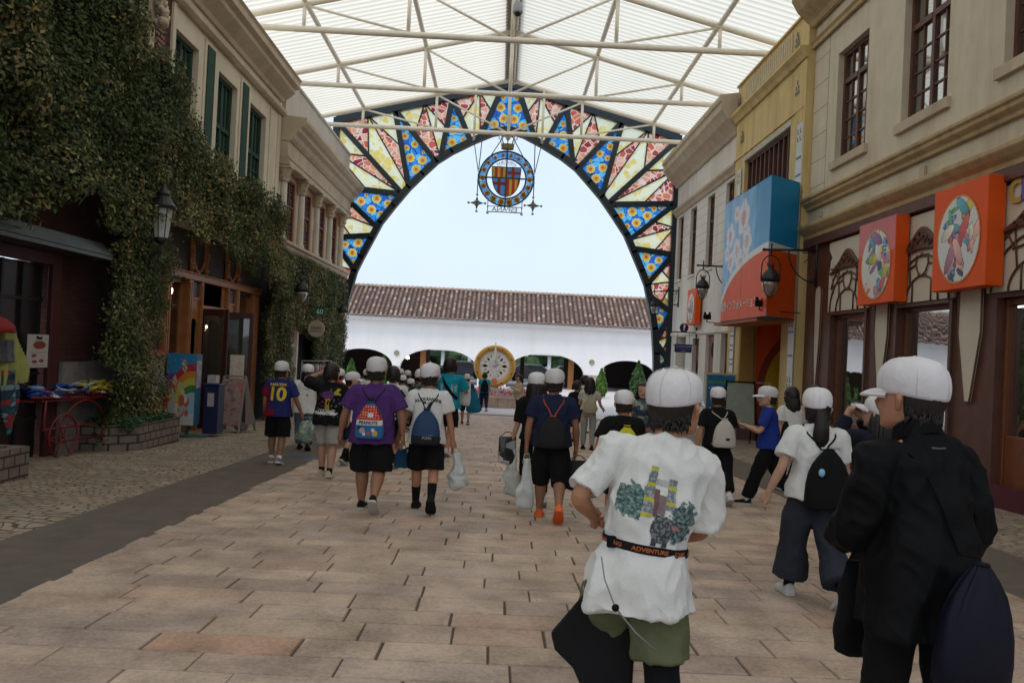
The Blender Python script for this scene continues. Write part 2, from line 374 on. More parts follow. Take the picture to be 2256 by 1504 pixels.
# stone slabs, laid in transverse courses of uneven length
rnd = random.Random(5)
vs, fs, cols = [], [], []
pal = [(.49, .36, .275), (.50, .375, .285), (.50, .345, .255), (.455, .335, .265), (.51, .385, .295), (.465, .355, .285), (.495, .36, .27), (.48, .355, .275), (.49, .365, .27)]
y = -1.0
while y < 29.0:
 h = rnd.choice([.22, .25, .27, .27, .30])
 x = XL - rnd.random() * .05
 first = True
 while x < XR:
  wd = rnd.uniform(.36, .82) if not first else rnd.uniform(.2, .7)
  first = False
  x1 = min(x + wd, XR + rnd.uniform(-.03, .03))
  if XR - x1 < .2: x1 = XR + rnd.uniform(-.04, .04)
  g = rnd.choice([.0012, .003, .0042, .006]); j = lambda: rnd.uniform(-.003, .003)
  y0, y1 = y + g, min(y + h, 29.0) - g
  z = rnd.uniform(0, .003)
  q = [(x+g+j(), y0+j()), (x1-g+j(), y0+j()), (x1-g+j(), y1+j()), (x+g+j(), y1+j())]
  c = rnd.choice(pal); k = rnd.uniform(.79, .95);
  if rnd.random() < .02: c = (.46, .285, .20)
  b = len(vs); cc = tuple(min(1, e * k) for e in c)
  e = .005
  for (a0, b0) in q: vs.append((a0, b0, -SLOPE*b0 - .012 + z))
  cx_, cy_ = (x + x1) / 2, (y0 + y1) / 2
  for (a0, b0) in q:
   a1 = a0 + (e if a0 < cx_ else -e); b1 = b0 + (e if b0 < cy_ else -e)
   vs.append((a1, b1, -SLOPE*b1 + z))
  fs += [(b+4, b+5, b+6, b+7), (b, b+1, b+5, b+4), (b+1, b+2, b+6, b+5), (b+2, b+3, b+7, b+6), (b+3, b, b+4, b+7)]
  cols += [cc + (1,)] * 20
  x = x1
 y += h
me = bpy.data.meshes.new('stone_paving'); me.from_pydata(vs, [], fs)
at = me.color_attributes.new('tone', 'FLOAT_COLOR', 'CORNER'); at.data.foreach_set('color', [c for q in cols for c in q])
me.materials.append(attrmat('stone slabs', .66, 38, .42, .7, .35))
o = bpy.data.objects.new('stone_paving', me); COL.objects.link(o); tag(o, kind='structure')
# drain cover
d = MB(); g0 = Vector((-2.95, 12.6, gz(12.6)))
d.box(g0.x-.28, g0.x+.28, g0.y-.28, g0.y+.28, g0.z-.02, g0.z+.0)
o = d.build('drain_cover', mat('drain iron', (.07, .075, .085), .5, .3, 30, .5, 60)); o.location.z += .004
tag(o, 'dark square drain cover in the left asphalt strip', 'drain cover')

# ================================================================ glazed street roof
RZ, EZ, XC = 11.25, 9.62, -0.05        # ridge and eave height, centre line
SLP = (RZ - EZ) / 6.6
def roofz(x): return RZ - SLP * abs(x - XC)
can = thing('canopy_roof', 'translucent white corrugated roof on cream tube trusses spanning the street', 'canopy', (XC, 12, 9))
m_sheet, nt_, b_ = newmat('translucent corrugated sheet')
Lk = nt_.links.new
tcx = coords(nt_); sx_ = nt_.nodes.new('ShaderNodeSeparateXYZ'); Lk(tcx, sx_.inputs[0])
wv = nt_.nodes.new('ShaderNodeMath'); wv.operation = 'MULTIPLY'; wv.inputs[1].default_value = 2*PI/.26; Lk(sx_.outputs[1], wv.inputs[0])
sn = nt_.nodes.new('ShaderNodeMath'); sn.operation = 'SINE'; Lk(wv.outputs[0], sn.inputs[0])
rr_ = nt_.nodes.new('ShaderNodeMapRange'); rr_.inputs['From Min'].default_value = .35; rr_.inputs['From Max'].default_value = .95; rr_.inputs['To Min'].default_value = 1; rr_.inputs['To Max'].default_value = .78; Lk(sn.outputs[0], rr_.inputs[0])
nn = nt_.nodes.new('ShaderNodeTexNoise'); nn.inputs['Scale'].default_value = .6; nn.inputs['Detail'].default_value = 5; Lk(tcx, nn.inputs[0])
mr_ = nt_.nodes.new('ShaderNodeMapRange'); mr_.inputs['To Min'].default_value = .92; mr_.inputs['To Max'].default_value = 1.05; Lk(nn.outputs[0], mr_.inputs[0])
m3 = nt_.nodes.new('ShaderNodeMath'); m3.operation = 'MULTIPLY'; Lk(rr_.outputs[0], m3.inputs[0]); Lk(mr_.outputs[0], m3.inputs[1])
vm = nt_.nodes.new('ShaderNodeVectorMath'); vm.operation = 'SCALE'; vm.inputs[0].default_value = (.83, .775, .665); Lk(m3.outputs[0], vm.inputs['Scale'])
tl = nt_.nodes.new('ShaderNodeBsdfTranslucent'); Lk(vm.outputs[0], tl.inputs[0]); b_.inputs['Base Color'].default_value = (.8, .78, .74, 1); b_.inputs['Roughness'].default_value = .4
ms_ = nt_.nodes.new('ShaderNodeMixShader'); ms_.inputs[0].default_value = .92
Lk(b_.outputs[0], ms_.inputs[1]); Lk(tl.outputs[0], ms_.inputs[2]); Lk(ms_.outputs[0], nt_.nodes['Material Output'].inputs[0])
for sgn in (-1, 1):
 mb = MB(); ys = np.arange(-14, 30.71, .065); xs = [XC + sgn * .16, XC + sgn * 8.6]
 vv = []
 for yy in ys:
  dz = .022 * math.sin(2*PI*yy/.26)
  for xx in xs: vv.append((xx, yy, roofz(xx) + .16 + dz))
 ff = [(2*i, 2*i+1, 2*i+3, 2*i+2) for i in range(len(ys)-1)]
 mb.add(vv, ff); mb.build('roof_sheet', m_sheet, can, smooth=True)
rb = MB(); rb.box(XC-.24, XC+.24, -14, 30.7, RZ+.14, RZ+.30); rb.build('ridge_cap', mat('ridge cap', (.30, .25, .2), .6, .1), can)
rb = MB(); rb.box(XC-.05, XC+.05, -14, 30.6, RZ-.10, RZ+.06); rb.build('ridge_beam', M['steel'], can)
rb = MB(); rb.tube([(XC+.12, -14, RZ-.02), (XC+.12, 30.5, RZ-.02)], .035, 6); rb.build('conduit', M['steel'], can)
for px_ in (-5.3, -2.65, 2.65, 5.3):
 pb = MB(); pb.tube([(XC+px_, -14, roofz(XC+px_)+.05), (XC+px_, 30.4, roofz(XC+px_)+.05)], .07, 8); pb.build('purlin', M['steel'], can, smooth=True)
CZ = 9.28
for ty in (-6.5, -2, 2.5, 7, 11.75, 16.4, 20.96, 25.4, 30.0):
 tr_ = MB()
 xe = 6.62
 tr_.tube([(XC-xe-.9, ty, CZ), (XC+xe+.9, ty, CZ)], .078, 10)
 for s_ in (-1, 1):
  tr_.tube([(XC, ty, RZ-.03), (XC+s_*(xe+1.2), ty, roofz(XC+s_*(xe+1.2))-.03)], .075, 10)
  for nx in (2.65, 5.3):
   tr_.tube([(XC+s_*nx, ty, CZ), (XC+s_*nx, ty, roofz(XC+s_*nx)-.03)], .05, 8)
  tr_.tube([(XC+s_*.1, ty, CZ+.05), (XC+s_*2.65, ty, roofz(XC+2.65)-.05)], .035, 8)
  tr_.tube([(XC+s_*2.65, ty, CZ+.05), (XC+s_*5.3, ty, roofz(XC+5.3)-.05)], .035, 8)
 tr_.tube([(XC, ty, CZ), (XC, ty, RZ-.03)], .06, 8)
 tr_.build('truss', M['steel'], can, smooth=True)
# security camera hanging from the truss
p = on_y(1141, 22, 20.9)
sc_ = thing('security_camera', 'grey dome security camera hanging under the roof ridge', 'camera', p)
mb = MB(); mb.tube([(p.x, p.y, RZ-.05), (p.x, p.y, p.z+.08)], .03, 8); mb.build('pole', M['steel'], sc_, smooth=True)
mb = MB(); mb.lathe([(.02, .20), (.09, .18), (.12, .12), (.13, -.05), (.12, -.09)][::-1], p, 16); mb.build('housing', mat('camera housing', (.35, .37, .4), .4), sc_, smooth=True)
mb = MB(); mb.sphere(p + Vector((0, 0, -.09)), .085, 12); mb.build('dome', M['black_iron'], sc_, smooth=True)
# ================================================================ stained glass arch across the street
YA = 32.2
AC = -0.06
def axz(px, py):
 p = on_y(px, py, YA); return (p.x, p.z)
arch = thing('stained_glass_arch', 'huge stained glass sunburst arch in a dark frame closing the street', 'arch', (AC, YA, -.9))
def z6(a, b): return axz(720 + a/3.27, 180 + b/3.27)
inner = [z6(*q) for q in [(1300,350),(1190,372),(1060,425),(900,503),(790,572),(690,665),(590,762),(480,892),(385,1012),(320,1132),(250,1262),(200,1362)]]
inner += [axz(*q) for q in [(767,644),(756,690),(747,745),(742,790),(739,840),(737,905)]]
inner = [(x - AC, z) for x, z in inner]; inner[0] = (0, inner[1][1] + .16)
inner[-1] = (inner[-1][0], -.95)
def inn(z_or_x, byz=False):
 for a, b in zip(inner[:-1], inner[1:]):
  i = 1 if byz else 0
  lo, hi = sorted((a[i], b[i]))
  if lo <= z_or_x <= hi:
   t = (z_or_x - a[i]) / (b[i] - a[i] + 1e-9); return (a[0]+(b[0]-a[0])*t, a[1]+(b[1]-a[1])*t)
 return inner[-1]
cor = z6(75, 290); apx = axz(1118, 190)
CXo, CZo = cor[0] - AC, cor[1]; AZ = apx[1]
def top(x): return (x, AZ + (CZo - AZ) * abs(x) / abs(CXo))
def side(z): return (CXo, z)
def P6(a, b): p = z6(a, b); return (p[0]-AC, p[1])
O1 = top(P6(1265, 90)[0]); I1 = inn(P6(1105, 400)[0])
O2a = top(P6(905,165)[0]); I2r = inn(P6(1040,405)[0]); I2l = inn(P6(820,545)[0])
O3 = top(P6(490,250)[0]); I3r = inn(P6(785,575)[0]); I3l = inn(P6(590,760)[0])
C0 = (CXo, CZo); I4t = inn(P6(550,770)[0]); I4b = inn(P6(365,1010)[0])
O4 = side(P6(140,760)[1]); O5 = side(P6(60,1125)[1]); I5t = inn(P6(335,1065)[0]); I5b = inn(P6(205,1300)[0])
O6 = side(axz(738,652)[1]); I6t = inn(axz(775,608)[0]-AC); I6b = inn(axz(752,700)[0]-AC)
O7 = side(axz(738,760)[1]); I7t = inn(axz(752,705)[0]-AC); I7b = inn(axz(742,800)[0]-AC)
m_blue = mosaicmat('blue mosaic glass', [(.05,.30,.85),(.10,.52,.98),(.04,.18,.66),(.16,.62,1),(.05,.34,.90),(.22,.60,.95)], (.01,.05,.15), 4.2, .03)
m_red = mosaicmat('red mosaic glass', [(.86,.26,.13),(.95,.44,.26),(.36,.04,.06),(.98,.55,.36),(.74,.16,.10),(.92,.36,.22),(.52,.09,.08)], (1,.80,.66), 4.6, .06)
m_yel = mosaicmat('yellow mosaic glass', [(1,.94,.55),(.99,.80,.28),(1,.98,.74),(1,.95,.62),(.97,.74,.20),(1,.96,.66)], (1,1,.82), 4.6, .03)
m_or = translumat('orange glass roundel', (1,.60,.10), .9, .3)
m_rd = translumat('red glass roundel', (.80,.20,.04), .75, .3)
m_yl = translumat('yellow glass rim', (1,.84,.34), .9, .3)
def lerp(a, b, t): return (a[0]+(b[0]-a[0])*t, a[1]+(b[1]-a[1])*t)
def inpoly(p, poly, mar):
 n = len(poly); ins = True; sg = None
 for i in range(n):
  a, b = poly[i], poly[(i+1) % n]; ex, ey = b[0]-a[0], b[1]-a[1]; l = math.hypot(ex, ey)
  if l < 1e-6: continue
  c = (ex*(p[1]-a[1]) - ey*(p[0]-a[0])) / l
  if sg is None: sg = 1 if c > 0 else -1
  if c*sg < mar: return False
 return True
UO = ((1,0,0),(0,0,1),(0,-1,0))
fr = MB(); blues, reds, yels = [], [], []
rr = random.Random(11)
rd = [MB(), MB(), MB()]
def curve_between(a, b):
 pts = [a] + [q for q in inner if min(a[0],b[0]) + 1e-3 < q[0] < max(a[0],b[0]) - 1e-3 and min(a[1],b[1]) < q[1] < max(a[1],b[1])] + [b]
 pts.sort(key=lambda q: -q[1]) if a[1] > b[1] else pts.sort(key=lambda q: q[1])
 return pts
def discs(poly, mir):
 done = []
 for R0 in (.175, .14, .11, .085, .065):
  for _ in range(60):
   xs = [p[0] for p in poly]; zs = [p[1] for p in poly]
   p = (rr.uniform(min(xs), max(xs)), rr.uniform(min(zs), max(zs)))
   if not inpoly(p, poly, R0 + .06): continue
   if any(math.hypot(p[0]-q[0], p[1]-q[1]) < R0 + q[2] + .05 for q in done): continue
   if len([1 for q in done if q[2] == R0]) >= 4: break
   done.append((p[0], p[1], R0))
 return done
def pane(mbs, poly, mi):
 for s_, mb in zip((1, -1), mbs):
  pts = [(x*s_ + AC, YA, z) for x, z in poly]
  mb.add(pts, [tuple(range(len(pts)))], mi)
def blue_pane(mb, poly, ds):
 # small glass pieces: blue ground with round orange and red pieces let in
 xs = [p[0] for p in poly]; zs = [p[1] for p in poly]; st = .03
 for ix in range(int((max(xs)-min(xs))/st)+1):
  for iz in range(int((max(zs)-min(zs))/st)+1):
   x = min(xs)+ix*st; z = min(zs)+iz*st; c = (x+st/2, z+st/2)
   n = len(poly); ins = False
   for i in range(n):
    a, b = poly[i], poly[(i+1) % n]
    if (a[1] > c[1]) != (b[1] > c[1]) and c[0] < (b[0]-a[0])*(c[1]-a[1])/(b[1]-a[1])+a[0]: ins = not ins
   if not ins: continue
   mi = 0
   for (dx, dz, r_) in ds:
    q = math.hypot(c[0]-dx, c[1]-dz)/r_
    if q < .36: mi = 2
    elif q < .76: mi = 1
    elif q < 1: mi = 3
   for s_, b_ in zip((1, -1), mb):
    b_.add([(x*s_+AC, YA, z), ((x+st)*s_+AC, YA, z), ((x+st)*s_+AC, YA, z+st), (x*s_+AC, YA, z+st)], [(0, 1, 2, 3)], mi)
def lead(a, b, wd=.035):
 for s_ in (1, -1): fr.bar((a[0]*s_+AC, YA, a[1]), (b[0]*s_+AC, YA, b[1]), wd, .09, up=(0, 1, 0))
def beam(a, b, wd=.2):
 for s_ in (1, -1): fr.bar((a[0]*s_+AC, YA, a[1]), (b[0]*s_+AC, YA, b[1]), wd, .26, up=(0, 1, 0))
mblue, mred, myel = MB(), MB(), MB()
def blue(O, a, b):
 poly = [O] + curve_between(a, b); q_ = (MB(), MB()); blue_pane(q_, poly, discs([O, a, b], True)); [e.build('blue_panel', [m_blue, m_or, m_rd, m_yl], arch) for e in q_]; beam(O, a); beam(O, b)
def burst(I, O_a, O_b, via=None, start='r', ws=(.30, .13, .27, .30)):
 pts = [O_a] + ([via] if via else []) + [O_b]
 tot = sum(math.hypot(q[0]-p[0], q[1]-p[1]) for p, q in zip(pts[:-1], pts[1:]))
 def at(t):
  d = t * tot
  for p, q in zip(pts[:-1], pts[1:]):
   l = math.hypot(q[0]-p[0], q[1]-p[1])
   if d <= l + 1e-6: return lerp(p, q, d / l)
   d -= l
  return pts[-1]
 q_ = (MB(), MB()); Ia, Ib = I if isinstance(I[0], tuple) else (I, I)
 Q = at(.47); Pa, Pb = lerp(O_a, Ia, .48), lerp(O_b, Ib, .48); c0 = 1 if start == 'y' else 0
 pane(q_, [O_a, Q, Pa], c0); pane(q_, [Q, Pa, Ia], 1-c0); pane(q_, [Q, Ia, Ib, Pb] if Ia != Ib else [Q, Ia, Pb], c0); pane(q_, [Q, Pb, O_b], 1-c0)
 for p in (Pa, Ia, Pb): lead(Q, p, .05)
 for e in q_: e.build('sunburst_panel', [m_red, m_yel], arch)
# centre pair
cpoly = [(0, top(0)[1]), (O1[0], O1[1]), I1] + curve_between(I1, inner[0])[1:]
q_ = (MB(), MB()); blue_pane(q_, [(0, AZ), O1, I1, inner[1], inner[0]], discs([(.06, AZ-.1), O1, I1, (.06, inner[0][1])], True)); [e.build('blue_panel', [m_blue, m_or, m_rd, m_yl], arch) for e in q_]
beam(O1, I1); fr.bar((AC, YA, AZ), (AC, YA, inner[0][1]), .12, .2, up=(0, 1, 0))
burst((I1, I2r), O1, lerp(O1, O2a, .97), start='y', ws=(.38, .18, .2, .3));
blue(O2a, I2r, I2l)
burst((I2l, I3r), lerp(O2a, O3, .03), O3, start='r', ws=(.34, .22, .16, .30))
blue(O3, I3r, I3l)
burst((I3l, I4t), O3, C0, start='y', ws=(.3, .3, .14, .34)); beam(C0, I4t)
burst(I4t, C0, O4, start='y', ws=(.36, .26, .16, .22));
blue(O4, I4t, I4b)
burst((I4b, I5t), O4, O5, start='y', ws=(.3, .2, .25, .28))
blue(O5, I5t, I5b)
burst((I5b, I6t), O5, O6, start='r', ws=(.3, .25, .3, .2))
blue(O6, I6t, I6b); burst((I6b, I7t), O6, O7, start='y', ws=(.4, .4)); blue(O7, I7t, I7b)
blue((CXo, -.9), I7b, inner[-2])
# frames: curve, pitched head, posts
for s_ in (1, -1):
 pts = [Vector((x*s_+AC, YA, z)) for x, z in inner]
 for a, b in zip(pts[:-1], pts[1:]):
  d = (b-a).normalized(); fr.bar(a - d*.04, b + d*.04, .24, .36, up=(0, 1, 0))
 fr.bar((AC, YA, AZ+.06), (CXo*s_+AC, YA, CZo+.06), .30, .34, up=(0, 1, 0))
 fr.bar((CXo*s_+AC, YA, CZo+.15), (CXo*s_+AC, YA, -1.0), .24, .3, up=(0, 1, 0))
fr.build('frame', M['navy_frame'], arch)

# ================================================================ hanging emblem
YE = 29.98
ec = on_y(1115, 394, YE)
em = thing('hanging_emblem', 'round blue stained glass crest with crown and red yellow shield hanging under the arch', 'emblem', ec)
def E_(x, z, d=0): return Vector((ec.x + x, YE - d, ec.z + z))
iron = mat('emblem iron', (.03, .05, .07), .5, .2, 10)
silver = mat('emblem silver', (.42, .44, .45), .45, .15, 20)
green = mat('emblem green', (.03, .16, .11), .5, .15, 20)
Ro, Ri = 1.0, .72
ring = [MB(), MB()]
N = 48
for k in range(N):
 a0, a1 = 2*PI*k/N, 2*PI*(k+1)/N
 mb = ring[0]
 P_ = [(Ri, a0), (Ro, a0), (Ro, a1), (Ri, a1)]
 mb.add([(ec.x + r_*math.cos(a), YE, ec.z + r_*math.sin(a)) for r_, a in P_], [(0,1,2,3)])
ring[0].build('ring_glass', mosaicmat('pale blue mosaic', [(.20,.48,.85),(.12,.40,.80),(.30,.60,.90),(.22,.52,.62)], (.02,.06,.15), 6, .03), em)
mb = MB()
for r_ in (Ro, Ri): mb.tube([E_(r_*math.cos(t*PI/24), r_*math.sin(t*PI/24)) for t in range(48)], .028, 6, close=True)
mb.bar(E_(0, 1.0), E_(0, -1.05), .05, .05); mb.bar(E_(-1.03, .02), E_(1.03, .02), .04, .05)
mb.build('ring_frame', iron, em)
for k in range(18):
 a = PI/2 + (k + .5) * 2*PI/18; r0 = .062 + .05 * (1 - math.sin(a)) / 2; e3 = MB()
 for q, f_ in enumerate((1, .72, .36)):
  e3.prism([(ec.x + .86*math.cos(a) + r0*f_*math.cos(t*PI/7), ec.z + .86*math.sin(a) + r0*f_*math.sin(t*PI/7)) for t in range(14)], (0, YE, 0), *UO, -.035-.01*q, .035+.01*q, q)
 e3.build('roundel', [m_yl, m_or, m_rd], em)
# shield
def shield_edge(t):  # t 0..1 from top right corner to bottom point
 x = .50 * (1 - t**2.6) if t < 1 else 0; return x
sh_y, sh_r, sh_b = MB(), MB(), MB()
def halfw(z):
 if z > .0: return .50 + .03*(z)/.4
 t = -z / .66; return .50 * math.sqrt(max(0, 1 - t**1.7))
def patch(mb, x0, x1, z0, z1, d=0):
 n_ = 8
 for i in range(n_):
  za, zb = z0 + (z1-z0)*i/n_, z0 + (z1-z0)*(i+1)/n_
  pl = []
  for z_ in (za, zb):
   w_ = halfw(z_)-.015; pl.append((max(-w_, min(w_, x0)), max(-w_, min(w_, x1))))
  if pl[0][1]-pl[0][0] < .002 and pl[1][1]-pl[1][0] < .002: continue
  mb.prism([(ec.x+pl[0][0], ec.z+za), (ec.x+pl[0][1], ec.z+za), (ec.x+pl[1][1], ec.z+zb), (ec.x+pl[1][0], ec.z+zb)], (0, YE, 0), *UO, -.012-d, .012+d)
for (sx_, up_) in ((-1, 1), (1, -1)):
 z0, z1 = (.04, .40) if up_ > 0 else (-.66, 0)
 for k in range(5):
  a, b = sx_*(.02 + k*.1), sx_*(.02 + (k+1)*.1)
  patch(sh_r if k % 2 == (1 if up_ > 0 else 0) else sh_y, min(a, b), max(a, b), z0, z1)
for (sx_, up_) in ((1, 1), (-1, -1)):
 z0, z1 = (.04, .40) if up_ > 0 else (-.66, 0)
 patch(sh_b, min(.02*sx_, .52*sx_), max(.02*sx_, .52*sx_), z0, z1)
 patch(sh_r, min(.20*sx_, .30*sx_), max(.20*sx_, .30*sx_), z0, z1, .006)
 zc = .22 if up_ > 0 else -.18
 patch(sh_r, min(.02*sx_, .52*sx_), max(.02*sx_, .52*sx_), zc-.05, zc+.05, .007)
sh_y.build('shield_yellow', translumat('crest yellow', (.90,.72,.22), .7), em); sh_r.build('shield_red', translumat('crest red', (.85,.14,.07), .7), em); sh_b.build('shield_blue', translumat('crest blue', (.25,.55,.90), .7), em)
mb = MB()
edge = [E_(halfw(z_), z_) for z_ in np.linspace(.42, -.66, 20)] + [E_(-halfw(z_), z_) for z_ in np.linspace(-.66, .42, 20)][1:]
mb.tube(edge, .018, 6, close=True)
for a, b in (((-.53, .42), (-.53, .58)), ((.53, .42), (.53, .50))): mb.bar(E_(*a), E_(*b), .02)
mb.build('shield_frame', iron, em)
# crown
mb = MB(); mb.lathe([(.20, 0), (.24, .02), (.22, .05), (.24, .16), (.23, .20)], E_(0, 1.06), 16, 0, 1, .6)
for k in range(8):
 a = k*PI/4; b_ = E_(.22*math.cos(a), 1.25) + Vector((0, .13*math.sin(a), 0)); t_ = E_(.33*math.cos(a), 1.50) + Vector((0, .2*math.sin(a), 0))
 mb.tube([b_, (b_+t_)/2 + Vector((0, 0, .02)), t_], [.016, .012, .007], 6); mb.sphere(t_, .025, 6)
 mb.tube([t_ - Vector((.045, 0, .05)), t_ - Vector((-.045, 0, .05))], .008, 4)
mb.build('crown', mat('crown gold', (.16, .12, .05), .5, .2, 20), em, smooth=True)
# rods
mb = MB()
hubp = Vector((ec.x, YE, CZ - .02))
for a, b in ((Vector((ec.x, YE, CZ)), E_(0, 1.0)), (Vector((ec.x-.12, YE, CZ-.05)), E_(-1.0, .12)), (Vector((ec.x+.12, YE, CZ-.05)), E_(1.0, .12)),
             (Vector((ec.x-1.24, YE, CZ-.3)), E_(-1.02, .2)), (Vector((ec.x+1.24, YE, CZ-.3)), E_(1.02, .2)), (Vector((ec.x-.95, YE+.25, CZ-.25)), E_(-1.01, .3)), (Vector((ec.x+1.0, YE+.25, CZ-.25)), E_(1.01, .3))):
 mb.tube([a, b], .018, 6)
for s_ in (-1, 1):
 mb.tube([E_(s_*1.02, .15), E_(s_*1.02, -.62)], .018, 6); mb.tube([E_(s_*.62, -.78), E_(s_*.62, -1.24)], .014, 6)
mb.tube([E_(-.62, -1.02), E_(.62, -1.02)], .014, 6); mb.tube([E_(-.62, -1.22), E_(.62, -1.22)], .018, 6)
mb.build('hanger_rods', iron, em)
mb = MB()
for s_ in (-1, 1):
 mb.tube([Vector((ec.x+s_*1.24, YE, roofz(1.24)-.05)), Vector((ec.x+s_*1.24, YE, CZ-.32))], .045, 8)
mb.build('hanger_posts', M['steel'], em, smooth=True)
mb = MB(); mb.lathe([(.02, -.14), (.08, -.10), (.10, 0), (.26, .02), (.10, .06), (.03, .08)], (ec.x, YE, CZ-.12), 12); mb.build('hub', M['steel'], em)
for s_ in (-1, 1):
 c = E_(s_*1.02, -.93); st = MB()
 for k in range(4):
  a = k*PI/2; tip = c + Vector((.26*math.cos(a), 0, .26*math.sin(a)))
  l_ = c + Vector((.09*math.cos(a+PI/4), 0, .09*math.sin(a+PI/4))); r2 = c + Vector((.09*math.cos(a-PI/4), 0, .09*math.sin(a-PI/4)))
  f_ = Vector((0, .02, 0)); st.add([c-f_, r2-f_, tip-f_, l_-f_, c+f_, r2+f_, tip+f_, l_+f_], [(0,1,2,3), (7,6,5,4), (1,5,6,2), (2,6,7,3)])
 s1 = st.build('star', green, em)
 pb = MB()
 for k in range(4):
  a = k*PI/2; pb.sphere(c + Vector((.30*math.cos(a), 0, .30*math.sin(a))), .05, 8); pb.sphere(c + Vector((.075*math.cos(a+PI/4), -.03, .075*math.sin(a+PI/4))), .042, 8)
 pb.build('pearls', silver, s1, smooth=True)
 pc = MB(); pc.sphere(c + Vector((0, -.04, 0)), .05, 8); pc.build('centre_bead', m_rd, s1, smooth=True)
 for x9, z9, r9 in ((.62, -1.26, .055), (.62, -.8, .035), (.62, -1.04, .035), (1.02, -.10, .04)): fb = MB(); fb.sphere(E_(s_*x9, z9), r9, 8); fb.build('finial', silver, em, smooth=True)
text('lettering', 'ESPAÑA', E_(0, -1.125), UB, .21, silver, em, sx=1.25, bold=.004)
text('lettering', 'AVENTURAS', E_(0, .60), UB, .135, silver, em, curve=.62, bold=.003)
mb = MB(); mb.tube([E_(.52*math.sin(a), .52*math.cos(a)) for a in np.linspace(-.8, .8, 14)], .008, 5); mb.build('letter_rail', silver, em)

# ================================================================ far building with arcade and tiled roof
YF = 52.0
fb_ = thing('arcade_building', 'long white arcade with brown tiled roof behind the arch', 'building', (0, YF, -.9))
ez, rz_ = 3.05, 5.25
arches = [(-14.4, 3.8, 1.10), (-8.55, 3.8, 1.10), (-3.75, 4.9, 1.28), (2.95, 4.9, 1.30), (8.15, 3.7, 1.12), (14.0, 3.7, 1.12)]
wb = MB()
def archtop(x):
 for c, w_, tp_ in arches:
  if abs(x - c) < w_/2:
   t = abs(x - c)/(w_/2); rise = tp_ - .02
   base = .02
   return base + rise*math.sqrt(max(0, 1 - t**2.2))
 return None
XS = sorted(set([-40, 40] + [c + s_*w_/2*t for c, w_, tp_ in arches for s_ in (-1, 1) for t in (0, .2, .4, .6, .75, .86, .94, .985, .9999)]))
for a, b in zip(XS[:-1], XS[1:]):
 za = archtop((a*.9999+b*.0001)); zb = archtop((b*.9999+a*.0001)); mid = archtop((a+b)/2)
 if mid is None: wb.add([(a, YF, -1), (b, YF, -1), (b, YF, ez), (a, YF, ez), (a, YF+.5, -1), (b, YF+.5, -1), (b, YF+.5, ez), (a, YF+.5, ez)], [(0,1,2,3), (7,6,5,4), (0,3,7,4), (1,5,6,2)])
 else:
  za = za if za is not None else mid; zb = zb if zb is not None else mid
  wb.add([(a, YF, za), (b, YF, zb), (b, YF, ez), (a, YF, ez), (a, YF+.5, za), (b, YF+.5, zb), (b, YF+.5, ez), (a, YF+.5, ez)], [(0,1,2,3), (7,6,5,4), (0,4,5,1)])
wb.build('wall', M['white_wall'], fb_)
mb = MB(); mb.box(-40, 40, YF-.35, YF-.02, ez-.12, ez+.10); mb.box(-40, 40, YF-.42, YF-.02, ez+.11, ez+.18); mb.build('gutter', M['white_paint'], fb_)
# tiled roof: barrel tiles as ribs
mt = mat('clay roof tiles', (.27, .16, .115), .8, .35, 1.4, .2, 40, dirt=(.12, .085, .075), dscale=1.0)
tm, tnt, tb = newmat('barrel tiles'); Lk = tnt.links.new; tc_ = coords(tnt); sp_ = tnt.nodes.new('ShaderNodeSeparateXYZ'); Lk(tc_, sp_.inputs[0])
att = tnt.nodes.new('ShaderNodeAttribute'); att.attribute_name = 'tone'; Lk(att.outputs['Color'], tb.inputs['Base Color']); tb.inputs['Roughness'].default_value = .8
vs, fs, cs = [], [], []
sl_ = (rz_ - ez - .2) / 3.6; rr2 = random.Random(3)
x = -24.0; pitch = .30
while x < 24.0:
 y_ = YF - .55
 while y_ < YF + 3.2:
  z_ = ez + .12 + (y_ - YF + .55) * sl_; b0 = len(vs); y2 = y_ + .36;
  for (yy, ra, lift) in ((y_, .095, .03), (y2, .075, 0)):
   zz = ez + .12 + (yy - YF + .55)*sl_
   for k in range(5):
    a = PI*k/4; vs.append((x + ra*math.cos(a), yy, zz + ra*math.sin(a)*.9 + lift))
  c = rr2.choice([(.22,.125,.09), (.17,.09,.07), (.27,.17,.125), (.14,.085,.07), (.38,.28,.22), (.20,.115,.085), (.11,.07,.06)]); k_ = rr2.uniform(.8, 1.2)
  for k in range(4): fs.append((b0+k, b0+k+1, b0+k+6, b0+k+5)); cs += [tuple(e*k_ for e in c) + (1,)]*4
  fs.append((b0, b0+1, b0+2, b0+3, b0+4)[::-1]); cs += [(.32*k_, .24*k_, .19*k_, 1)]*5
  y_ += .33
 x += pitch
b0 = len(vs); vs += [(-24, YF-.5, ez+.11), (24, YF-.5, ez+.11), (24, YF+3.2, rz_-.02), (-24, YF+3.2, rz_-.02)]; fs.append((b0, b0+1, b0+2, b0+3)); cs += [(.07, .04, .035, 1)]*4
me = bpy.data.meshes.new('roof'); me.from_pydata([(a, b-YF, c+.9) for a, b, c in vs], [], fs); at = me.color_attributes.new('tone', 'FLOAT_COLOR', 'CORNER'); at.data.foreach_set('color', [c for q in cs for c in q]); me.materials.append(tm)
ro = bpy.data.objects.new('roof', me); COL.objects.link(ro); ro.parent = fb_
mb = MB()
xx = -24.0
while xx < 24: mb.tube([(xx, YF+3.15, rz_+.02), (xx+.42, YF+3.15, rz_+.05)], [.13, .10], 8); xx += .40
mb.build('ridge_tiles', mat('ridge tiles', (.42, .31, .24), .8, .25, 2), ro)
